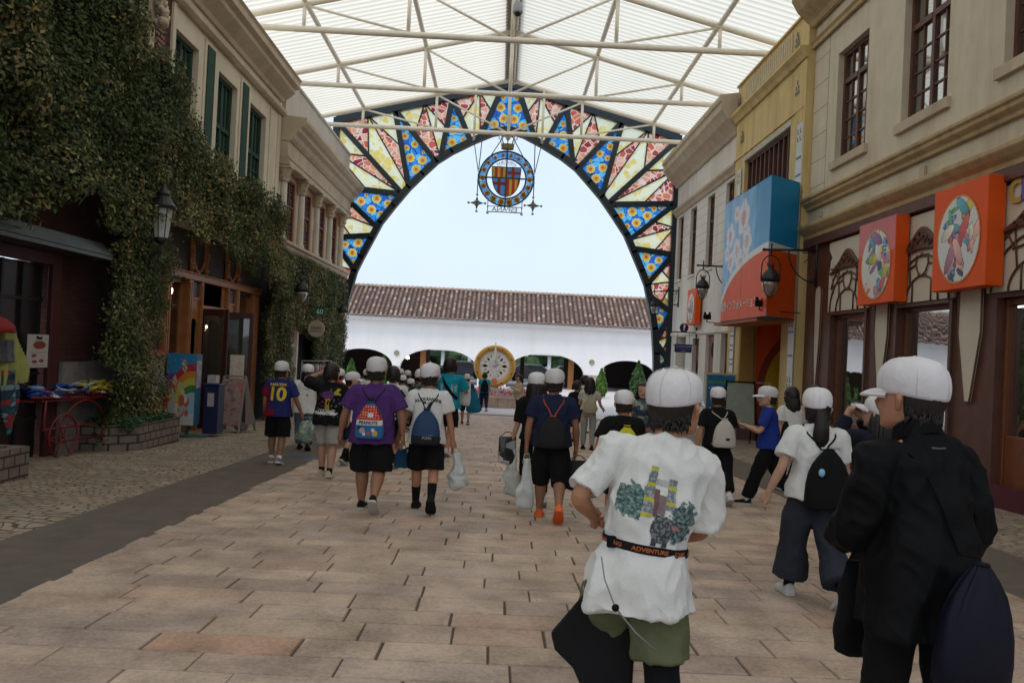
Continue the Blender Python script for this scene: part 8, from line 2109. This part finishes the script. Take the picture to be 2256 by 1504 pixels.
# blue shirt, EASTBOY bag
l_, h_ = EX(1692, 1112, 845)
P5 = person('boy in a royal blue T-shirt with his cap brim pointing left', l_, h_, R(72), .95, ((22, 4), (-20, 22)), arm_pts=[((-.14, .06, .66), (-.09, .17, .68)), ((.14, .05, .65), (.08, .17, .67))], lean=2, head=(10, 0), skin=1,
 top={'mat': Fb('royal blue cotton', (.015, .035, .22)), 'hem': .50, 'loose': 1.4, 'sleeve': .7, 'sw': 1.1}, bottom={'mat': blk, 'len': 1.92, 'w': 1.15, 'cuff': 1.5}, sock={'mat': M['white_paint'], 'len': .12}, shoe=blackshoe, res=.009, seed=7)
bg5, pb5 = pouch('black bag lettered in green hanging on the boy in royal blue', P5, P5['T'](Vector((.03, -.13, .58)))*P5['S'], .30, .44, .13, blk, straps=(1,), smat=blk, seed=3, cuff=False)
ry = -P5['root'].rotation_euler.z; vw = Matrix.Rotation(ry, 3, 'Z')
print_text('bag_lettering', 'EASTBOY', pb5, bg5, P5['T'](Vector((.09, -.17, .57)))*P5['S'], .062, mat('sea green print', (.10, .32, .26)), u=vw @ Vector((1, 0, 0)), d=vw @ Vector((0, 1, 0)), rot=PI/2, bold=.001)
l_, h_ = EX(1742, 1080, 853)
person('black haired child in a white T-shirt right behind the boy in royal blue', l_, h_, R(8), .95, ((10, 5), (-10, 14)), cap=False, skin=1, top={'mat': wht, 'hem': .5, 'loose': 1.6, 'sleeve': .8, 'sw': 1.2}, bottom={'mat': blk, 'len': 1.8}, shoe=blackshoe, res=.011, seed=8, hair='long')
l_, h_ = EX(1795, 1062, 846)
person('black haired child in a grey top just above the white capped ponytail girl', l_, h_, R(-5), 1, cap=False, skin=1, top={'mat': Fb('slate grey cotton', (.10, .13, .14)), 'hem': .5}, bottom={'mat': nav, 'len': 1.9}, shoe=blackshoe, res=.011, seed=10)
# white drawstring bag
l_, h_ = EX(1578, 1108, 852)
P8 = person('boy in black with an off white drawstring bag on his back', l_, h_, R(3), .98, ((14, 5), (-14, 24)), arm_pts=[((-.15, -.02, .64), (-.17, .0, .50)), ((.15, .02, .64), (.155, .09, .56))], head=(-4, -2), skin=0, top={'mat': blk, 'hem': .5, 'loose': 1.3, 'sleeve': .75, 'sw': 1.15}, bottom={'mat': blk, 'len': 1.78, 'w': 1.3, 'cuff': 1.6}, sock={'mat': M['white_paint'], 'len': .15}, shoe=greyw, res=.009, seed=11, capdir=-6)
bg8, pb8 = pouch('off white canvas drawstring bag with a small black patch', P8, P8['T'](Vector((.02, -.13, .625)))*P8['S'], .27, .34, .14, Fb('natural canvas', (.56, .52, .45), bump=.5), straps=(-1, 1), smat=Fb('natural canvas', (.56, .52, .45)), seed=6)
print_grid('patch', lambda u, v: (.02, .02, .02), pb8, bg8, P8['T'](Vector((.035, -.2, .575)))*P8['S'], .05, .035, .006, .003)
# dark tee, yellow bag
l_, h_ = place(1368, 1175, 860)
P9 = person('boy in a black T-shirt with a bright yellow bag behind the foreground boy', l_, h_, R(2), 1.0, ((14, 5), (-14, 24)), arm_pts=[((-.165, .0, .65), (-.19, .04, .52)), None], head=(0, -3), skin=0, top={'mat': blk, 'hem': .48, 'loose': 1.6, 'sleeve': .75, 'sw': 1.2}, bottom={'mat': blk, 'len': .9, 'w': 1.2}, shoe=blackshoe, res=.008, seed=12)
yel = Fb('yellow nylon', (.55, .50, .02), rough=.6)
bg9, pb9 = pouch('bright yellow drawstring bag on the black T-shirt', P9, P9['T'](Vector((.005, -.115, .645)))*P9['S'], .25, .34, .12, yel, straps=(-1, 1), smat=blk, seed=7)
held_bag('small crumpled white bag by the hand of the boy with the yellow bag', P9, 0, .16, .20, .08, wht, seed=4, off=(.0, 0, .03))
# navy tee orange straps
l_, h_ = EX(1213, 1144, 812)
cr = mat('orange foam clog', (.72, .13, .02), .45, .05)
P10 = person('boy in a navy T-shirt and bright orange clogs with red orange backpack cords', l_, h_, R(-3), 1.06, ((12, 4), (-10, 38)), arm_pts=[((-.155, -.01, .635), (-.165, .02, .495)), ((.155, .0, .64), (.165, .04, .50))], head=(-6, 2), skin=2, top={'mat': nav, 'hem': .50, 'loose': 1.2, 'sleeve': .66, 'sw': 1.15}, bottom={'mat': blk, 'len': 1.18, 'w': 1.22, 'cuff': 1.5}, shoe={'mat': cr, 'sole': cr, 'lace': False}, res=.0075, seed=13)
rdc = mat('red orange cord', (.42, .05, .02), .6)
bg10, pb10 = pouch('dark drawstring pack with red orange cords on the navy T-shirt', P10, P10['T'](Vector((.0, -.12, .60)))*P10['S'], .29, .32, .10, Fb('dark grey nylon', (.014, .014, .015), rough=.7), straps=(-1, 1), smat=rdc, seed=8, cuff=False, sr=.007)
clearb = translumat('milky plastic', (.72, .74, .70), .35, .35, .12, 14)
held_bag('long milky plastic bag hanging from the left hand of the boy in orange clogs', P10, 0, .17, .50, .08, clearb, seed=3, off=(.01, -.03, 0), crump=.035, taper=.45)
held_bag('dark grey paper bag hanging from the right hand of the boy in orange clogs', P10, 1, .22, .30, .10, Fb('dark paper', (.03, .035, .04)), seed=2, off=(.02, -.01, 0), crump=.008, taper=.95, name='paper_bag')
# girl behind
l_, h_ = EX(1176, 1110, 820)
P11 = person('long haired girl in black half hidden left behind the boy in orange clogs', l_, h_, R(6), .9, ((12, 4), (-10, 20)), arm_pts=[((-.13, -.0, .64), (-.16, .02, .52)), None], skin=1, top={'mat': blk, 'hem': .5, 'sleeve': 1.0}, bottom={'mat': blk, 'len': 1.8, 'w': .9}, shoe=greyw, hair='long', res=.010, seed=14)
held_bag('black and white patterned bag on the arm of the long haired girl', P11, 0, .20, .30, .10, mosaicmat('black white pattern', [(.02,.02,.02),(.5,.5,.5),(.02,.02,.02),(.03,.03,.03),(.3,.3,.3)], (.02,.02,.02), 9, .02, 0), off=(-.03, -.02, .16), name='tote_bag', taper=.95, crump=.01)
held_bag('pale plastic bag with dark printing low beside the white sneaker', P11, 0, .18, .42, .08, clearb, seed=9, off=(.03, -.04, -.05), crump=.04, taper=.45)
# white football shirt
l_, h_ = EX(938, 1123, 800)
P12 = person('boy in a white football shirt with number 7 and a slate blue bag', l_, h_, R(1), .92, ((12, 4), (-12, 36)), arm_pts=[((-.155, -.015, .635), (-.195, .02, .50)), ((.15, .01, .635), (.175, .03, .50))], head=(-10, 2), skin=0, top={'mat': wht, 'hem': .47, 'loose': 1.8, 'sleeve': .68, 'sw': 1.2}, bottom={'mat': blk, 'len': .92, 'w': 1.25}, sock={'mat': blk, 'len': .72, 'stripes': True}, shoe=allblack, res=.0075, seed=15, capdir=-8)
blkp = mat('black print', (.01, .01, .01), .7)
print_text('name_print', 'ALEXANDER', P12['shirt'], P12['root'], P12['T'](Vector((0, -.1, .765)))*P12['S'], .045, blkp, curve=.3, sx=1.05, bold=.0012)
print_text('number', '7', P12['shirt'], P12['root'], P12['T'](Vector((.0, -.1, .705)))*P12['S'], .16, blkp, sx=1.2, bold=.004)
sla = Fb('slate blue nylon', (.025, .055, .125), rough=.6)
bg12, pb12 = pouch('slate blue and black drawstring bag with a pale emblem on the football shirt', P12, P12['T'](Vector((.0, -.125, .585)))*P12['S'], .29, .36, .13, sla, straps=(-1, 1), smat=blk, seed=9)
print_grid('lower_panel', lambda u, v: (.018, .018, .02), pb12, bg12, P12['T'](Vector((.0, -.2, .497)))*P12['S'], .28, .10, .012, .003)
gp = mat('grey emblem', (.22, .26, .28), .6)
print_text('emblem_text', 'PUMA', pb12, bg12, P12['T'](Vector((.01, -.2, .515)))*P12['S'], .035, gp, .006, bold=.001)
print_grid('leaping_cat', lambda u, v: (.22, .26, .28) if (abs(v-.5*u*u+.1-.3*u) < .22*(1-abs(u))) or (u > .5 and abs(v-.25) < .3*(1-u)) else None, pb12, bg12, P12['T'](Vector((.035, -.2, .535)))*P12['S'], .075, .035, .004, .006)
held_bag('blue folded bag behind the left leg of the boy in the football shirt', P12, 0, .15, .20, .06, Fb('mid blue nylon', (.02, .09, .18)), off=(.06, .06, -.0))
held_bag('milky plastic bag full of purchases in the right hand of the football shirt boy', P12, 1, .19, .36, .12, clearb, seed=5, off=(.02, 0, -.0), crump=.05, tilt=-.12, taper=.4)
# purple
l_, h_ = EX(818, 1124, 788)
P13 = person('stout boy in a purple T-shirt with a red and blue picture bag', l_, h_, R(-2), 1.24, ((8, 3), (-6, 40)), arm_pts=[((-.185, -.01, .64), (-.215, .03, .51)), ((.185, .0, .64), (.195, .03, .50))], head=(4, 0), skin=2, top={'mat': Fb('purple cotton', (.075, .028, .135)), 'hem': .455, 'loose': 1.4, 'sleeve': .78, 'sw': 1.2}, bottom={'mat': blk, 'len': 1.0, 'w': 1.25}, shoe=blackshoe, res=.0075, seed=16)
def snackbag(u, v):
 if v > .12:
  if (u*5 % 1 - .5)**2 + (v*6 % 1 - .5)**2 < .035: return (.6, .58, .55)
  if (u+.35)**2+(v-.5)**2 < .03: return (.5, .12, .02)
  if abs(u-.1) < .2 and abs(v-.42) < .12: return (.58, .57, .54)
  return (.50, .035, .025)
 if v > -.22: return (.60, .59, .56)
 for (a, b, r_, c) in ((-.5, -.55, .05, (.45, .30, .24)), (-.35, -.75, .02, (.6, .58, .55)), (.35, -.5, .02, (.6, .58, .55)), (.5, -.72, .05, (.50, .34, .10)), (.0, -.7, .012, (.5, .1, .05)), (-.75, -.4, .02, (.02, .02, .03))):
  if (u-a)**2+(v-b)**2*1.6 < r_*(1+.5*noise.noise(Vector((u*5, v*5, a)))): return c
 return (.03, .13, .30)
redn = Fb('red nylon', (.45, .03, .02), rough=.6)
bg13, pb13 = pouch('red white and blue picture bag on the purple T-shirt', P13, P13['T'](Vector((.005, -.135, .605)))*P13['S'], .28, .36, .12, Fb('bag blue nylon', (.03, .13, .30), rough=.6), straps=(-1, 1), smat=Fb('purple black cord', (.03, .012, .04)), seed=10)
print_grid('bag_print', snackbag, pb13, bg13, P13['T'](Vector((.005, -.25, .592)))*P13['S'], .25, .31, .0055, .003)
print_text('bag_lettering', 'PEANUTS', pb13, bg13, P13['T'](Vector((.0, -.25, .585)))*P13['S'], .042, blkp, .006, bold=.0015)
mb = MB(); c = P13['T'](Vector((.005, -.14, .735)))*P13['S']; mb.sphere(c, .03, 10, 0, .8); mb.build('dark_toggle', Fb('dark toggle', (.03, .02, .02)), bg13, smooth=True, local=True)
# teal boy
l_, h_ = EX(985, 1003, 785)
P14 = person('tall boy in a bright turquoise T-shirt with a black shoulder strap', l_, h_, R(-14), 1.0, ((16, 6), (-12, 20)), arm_pts=[((-.15, .05, .65), (-.13, .14, .66)), ((.16, .07, .67), (.11, .17, .70))], head=(-6, 2), cap=False, skin=0, top={'mat': Fb('turquoise cotton', (.01, .27, .36)), 'hem': .49, 'loose': 1.4, 'sleeve': .75, 'sw': 1.2}, bottom={'mat': blk, 'len': .85, 'w': 1.2}, shoe=greyw, res=.009, seed=17)
tr14 = bvh(P14['shirt']); sp = [on_cloth(tr14, P14['T'], P14['S'], q, .008) for q in ((-.06, .02, .82), (-.05, -.08, .79), (-.01, -.1, .72), (.04, -.1, .66), (.08, -.09, .62), (.11, -.05, .59))]
t_ = thing('shoulder_strap', 'wide black strap slung across the turquoise T-shirt', 'strap', P14['root'].location, P14['root'].rotation_euler.z); strap_mesh(sp, .055, .012, blk, t_)
for q, xx in enumerate((-.055, .055, .085)): print_text('back_print', ('STAFF', 'CAMP', 'TEAM')[q], P14['shirt'], P14['root'], P14['T'](Vector((xx, -.1, .69)))*P14['S'], .05, M['white_paint'], rot=-PI/2)
held_bag('white paper bag under the arm of the boy in turquoise', P14, 1, .22, .38, .08, wht, off=(.05, -.02, .08), taper=.95, crump=.02, name='paper_bag', yaw=.3)
held_bag('blue cloth bag hanging lowest beside the turquoise boy', P14, 1, .26, .42, .07, Fb('sea blue cloth', (.015, .14, .23)), off=(.10, .04, -.02), taper=.9, crump=.02, name='cloth_bag', tilt=-.3)
# black tee grey shorts
l_, h_ = EX(722, 1050, 800)
P15 = person('capless boy in a black picture T-shirt and grey shorts with a raised left arm', l_, h_, R(-10), 1.06, ((8, 3), (-5, 10)), arm_pts=[((-.21, .03, .83), (-.095, .06, .93)), ((.16, .02, .65), (.15, .09, .54))], head=(-12, 0), cap=False, skin=1, top={'mat': blk, 'hem': .47, 'loose': 1.8, 'sleeve': .8, 'sw': 1.25}, bottom={'mat': Fb('stone grey cotton', (.33, .30, .27)), 'len': .88, 'w': 1.3}, sock={'mat': blk, 'len': .15}, shoe={'mat': Fb('cream suede', (.5, .42, .26)), 'sole': Fb('pale rubber', (.5, .48, .45))}, res=.0085, seed=18)
def tourp(u, v):
 n1 = noise.noise(Vector((u*6, v*6, 1))); n2 = noise.noise(Vector((u*14, v*14, 4)))
 if v < -.45 and v > -.85 and abs(u) < .75 - .3*abs(v+.65): return (.55, .55, .54) if n2 > -.05 else None
 if ((u-.0)/.55)**2 + ((v-.55)/.28)**2 < 1: return (.14, .05, .16) if n2 > -.1 else (.04, .02, .05)
 if abs(u-.1) < .20 and -.45 < v < .35: return (.36, .22, .02) if n1 > -.15 else None
 if u > .55 and v > .55 and n1 > -.2: return (.42, .36, .03)
 if n1 > .28: return (.22, .05, .08) if u < 0 else (.10, .13, .12)
 return None
print_grid('shirt_print', tourp, P15['shirt'], P15['root'], P15['T'](Vector((.01, -.12, .655)))*P15['S'], .30, .36, .010, .003)
print_text('back_lettering', 'World Tour', P15['shirt'], P15['root'], P15['T'](Vector((.0, -.12, .567)))*P15['S'], .06, M['white_paint'], bold=.002)
# number ten
l_, h_ = EX(612, 1020, 797)
def ten_tint(o, info):
 me = o.data; me.materials.clear(); me.materials.append(Fb('club blue', (.02, .025, .12))); me.materials.append(Fb('club claret', (.17, .008, .025)))
 dz = info['dz']; S = info['S']
 for p in me.polygons:
  c = p.center/S; z = c.z-dz
  if (c.x < -.075 and z < .76) or (z < .545 and -.09 < c.x < -.01): p.material_index = 1
P16 = person('boy in a blue and claret football shirt with a yellow number 10', l_, h_, R(-4), 1.0, ((6, 3), (-7, 12)), arm_pts=[((-.14, -.01, .64), (-.15, .04, .50)), ((.165, .0, .65), (.20, .06, .53))], head=(-10, 0), skin=2, top={'mat': Fb('club blue', (.02, .025, .12)), 'hem': .47, 'loose': 1.7, 'sleeve': .78, 'sw': 1.2, 'tint': ten_tint}, bottom={'mat': blk, 'len': 1.0, 'w': 1.25}, sock={'mat': M['white_paint'], 'len': .12}, shoe={'mat': Fb('grey mesh', (.25, .22, .25)), 'sole': M['white_paint']}, res=.009, seed=19)
ylp = mat('yellow print', (.62, .42, .015), .6)
print_text('number', '10', P16['shirt'], P16['root'], P16['T'](Vector((.0, -.12, .68)))*P16['S'], .26, ylp, .010, sx=.95, bold=.008)
print_text('name_print', 'RAKUTEN', P16['shirt'], P16['root'], P16['T'](Vector((.0, -.12, .775)))*P16['S'], .05, ylp, .005, sx=1.0, bold=.002)
held_bag('pale green patterned carrier bag in the right hand of the number 10 boy', P16, 1, .30, .30, .14, mosaicmat('pale green pattern', [(.22,.28,.20),(.30,.34,.26),(.16,.24,.17),(.36,.38,.30)], (.10,.16,.11), 28, .05, .0), off=(.06, 0, 0), crump=.03, taper=.5)
# white shirt girl jeans
l_, h_ = EX(672, 990, 803)
P17 = person('long haired girl in a loose white T-shirt and blue jeans by the number 10 boy', l_, h_, R(6), .95, ((12, 4), (-10, 18)), arm_pts=[None, None], head=(24, 0), skin=1, top={'mat': wht, 'hem': .44, 'loose': 2.4, 'sleeve': .95, 'sw': 1.35}, bottom={'mat': Fb('washed denim', (.10, .16, .25), bump=.4, var=.3), 'len': 1.88, 'w': 1.25, 'cuff': 1.5}, shoe=allblack, hair='long', res=.010, seed=20, capdir=8)
print_text('back_print', 'hello', P17['shirt'], P17['root'], P17['T'](Vector((.01, -.12, .72)))*P17['S'], .06, Fb('grey print', (.25, .25, .25)))
print_grid('heart_print', lambda u, v: (.25, .14, .17) if (u*u+(v-.2*math.sqrt(abs(u)))**2*1.6) < .5 else None, P17['shirt'], P17['root'], P17['T'](Vector((.02, -.12, .645)))*P17['S'], .06, .06, .012, .004)
# between
l_, h_ = EX(768, 1022, 818)
P18 = person('boy in a white sports shirt, cap brim pointing right, behind the grey shorts', l_, h_, R(-20), .92, ((14, 4), (-16, 22)), head=(-52, 0), skin=1, top={'mat': wht, 'hem': .48, 'loose': 1.4, 'sleeve': .7, 'sw': 1.15}, bottom={'mat': nav, 'len': .95, 'w': 1.2}, sock={'mat': blk, 'len': .75}, shoe=blackshoe, res=.010, seed=21)
l_, h_ = EX(860, 1028, 806)
P19 = person('black haired boy in a white T-shirt with a dotted navy pack behind the purple T-shirt', l_, h_, R(8), 1.0, ((14, 4), (-12, 20)), cap=False, skin=0, head=(10, 0), top={'mat': wht, 'hem': .48, 'loose': 1.4}, bottom={'mat': blk, 'len': .95, 'w': 1.2}, sock={'mat': blk, 'len': .5}, shoe=blackshoe, res=.010, seed=22)
bg19, pb19 = pouch('navy drawstring pack sprinkled with white dots', P19, P19['T'](Vector((.075, -.13, .63)))*P19['S'], .28, .46, .14, nav, straps=(1,), smat=nav, seed=4, cuff=False)
dq = random.Random(3); dots = [(dq.uniform(-1, 1), dq.uniform(-1, 1)) for _ in range(46)]
print_grid('dots', lambda u, v: (.4, .42, .45) if any((u-a)**2+(v-b)**2*1.4 < .0042 for a, b in dots) else None, pb19, bg19, P19['T'](Vector((.075, -.25, .60)))*P19['S'], .25, .34, .008, .004)
l_, h_ = EX(921, 1010, 812)
person('boy in a grey green camouflage T-shirt between the football shirt and the purple T-shirt', l_, h_, R(-30), .95, head=(-40, 0), skin=1, top={'mat': mosaicmat('camouflage', [(.05,.07,.05),(.12,.13,.10),(.03,.04,.035),(.09,.10,.08)], (.05,.06,.05), 9, .0, 0), 'hem': .48}, bottom={'mat': blk, 'len': .95}, shoe=blackshoe, res=.012, seed=23)
# far crowd
GF = 'capped children far down the street'
far = [(878, 925, 812, 'small capped child in white, left of four far caps by the left arch', wht, True), (893, 930, 816, 'small capped child in dark blue among the four far caps', nav, True), (884, 945, 826, 'capped child in grey nearest of the far caps beside the navy pack', Fb('mid grey cotton', (.2, .2, .2)), True), (900, 950, 834, 'capped child in pink beige in front of the four far caps', Fb('pink beige cotton', (.45, .34, .30)), True),
       (1026, 935, 824, 'capped child in dark navy far off left of the turquoise backpacker', nav, True), (742, 975, 812, 'capped child in red behind the raised arm of the black T-shirt boy', Fb('red cotton', (.40, .03, .03)), True), (804, 960, 812, 'far capped child in white just left of the purple boy\'s cap', wht, True), (912, 935, 822, 'far black haired child in navy behind the football shirt', nav, False)]
for i, (px, fp, hp, lab, tm, cp2) in enumerate(far):
 l_, h_ = EX(px, fp, hp)
 person(lab, l_, max(1.2, h_), R(random.uniform(-25, 25)), .95, ((14, 5), (-12, 18)), cap=cp2, skin=i % 2, top={'mat': tm, 'hem': .48}, bottom={'mat': blk if i % 2 else nav, 'len': .95 if i % 3 else 1.85}, shoe=blackshoe, res=.018, seed=30+i, fingers=False, group=GF)
g = on_ground(1065, 911);
def farp(label, px, foot, hp, **k):
 l_, h_ = EX(px, foot, hp); l_.z = gz(l_.y);
 r = ray(px, hp); t = l_.y/r.y; h_ = (CAMPOS+r*t).z - l_.z
 return person(label, l_, h_, **k)
P22 = farp('child in turquoise with a black backpack walking towards the compass', 1066, 909, 819, rz=R(4), cap=False, skin=1, legs=((16, 5), (-16, 22)), top={'mat': Fb('turquoise cotton', (.01, .27, .36)), 'hem': .5}, bottom={'mat': nav, 'len': 1.9, 'w': 1.1}, shoe=blackshoe, res=.014, seed=41)
pouch('small black backpack on the far turquoise T-shirt', P22, P22['T'](Vector((0, -.12, .66)))*P22['S'], .30, .46, .16, blk, straps=(-1, 1), smat=blk, name='backpack', cuff=False, gather=1, pleat=0)
P23 = farp('woman in a beige overshirt standing looking down by the flower bed', 1143, 925, 825, rz=R(115), cap=False, skin=1, legs=((4, 2), (-4, 4)), head=(0, -22), arm_pts=[((-.13, .05, .64), (-.06, .16, .70)), ((.13, .05, .64), (.08, .13, .60))], top={'mat': Fb('beige overshirt', (.50, .40, .30)), 'hem': .46, 'loose': 2.4, 'sleeve': 2, 'sw': 1.2}, bottom={'mat': blk, 'len': 1.92, 'w': .9}, shoe={'mat': Fb('cream suede', (.5, .42, .26)), 'sole': Fb('pale rubber', (.5, .48, .45))}, res=.012, seed=42)
P24 = farp('long haired woman in a pale T-shirt and grey jeans with a beige backpack', 1296, 990, 832, rz=R(-6), fat=.92, cap=False, hair='long', skin=1, legs=((6, 3), (-6, 10)), arm_pts=[((-.13, .05, .65), (-.09, .16, .64)), ((.15, .04, .65), (.18, .12, .60))], top={'mat': Fb('cream cotton', (.50, .47, .38)), 'hem': .56, 'loose': 1.2}, bottom={'mat': Fb('grey denim', (.27, .29, .28), var=.2), 'len': 1.92, 'w': .95}, shoe=allblack, res=.010, seed=43)
pouch('small beige backpack on the pale T-shirt of the long haired woman', P24, P24['T'](Vector((.01, -.12, .63)))*P24['S'], .26, .33, .15, Fb('beige canvas', (.40, .35, .24), bump=.5), straps=(-1, 1), smat=Fb('blue cord', (.05, .12, .25)), name='backpack', cuff=False, pleat=0)
farp('black haired child in a black T-shirt right of the boy in orange clogs', 1266, 975, 838, rz=R(-40), head=(-20, -10), cap=False, skin=1, top={'mat': blk, 'hem': .48}, bottom={'mat': nav, 'len': .95}, shoe=blackshoe, res=.012, seed=44)
P26 = farp('child in a white T-shirt with dark backpack straps beyond the black T-shirt child', 1283, 955, 826, rz=R(-60), cap=False, skin=0, top={'mat': wht, 'hem': .48}, bottom={'mat': blk, 'len': .95}, shoe=blackshoe, res=.014, seed=45)
pouch('dark backpack of the far child in white', P26, P26['T'](Vector((0, -.12, .66)))*P26['S'], .28, .38, .15, nav, straps=(-1, 1), smat=nav, name='backpack', cuff=False, pleat=0)
P27 = farp('dark haired child in a floral top facing the camera and making a V sign', 1412, 1050, 843, rz=R(172), cap=False, hair='long', skin=1, legs=((4, 2), (-2, 4)), arm_pts=[((-.15, .05, .68), (-.07, .12, .80), (0, 0, .8), .1), ((.13, .04, .64), (.1, .14, .62))], top={'mat': mosaicmat('floral cloth', [(.02,.03,.06),(.25,.3,.22),(.05,.10,.12),(.35,.12,.10),(.02,.04,.08)], (.02,.03,.05), 14, .03, 0), 'hem': .48}, bottom={'mat': Fb('mid blue denim', (.05, .09, .17)), 'len': .9}, shoe=blackshoe, res=.009, seed=46)
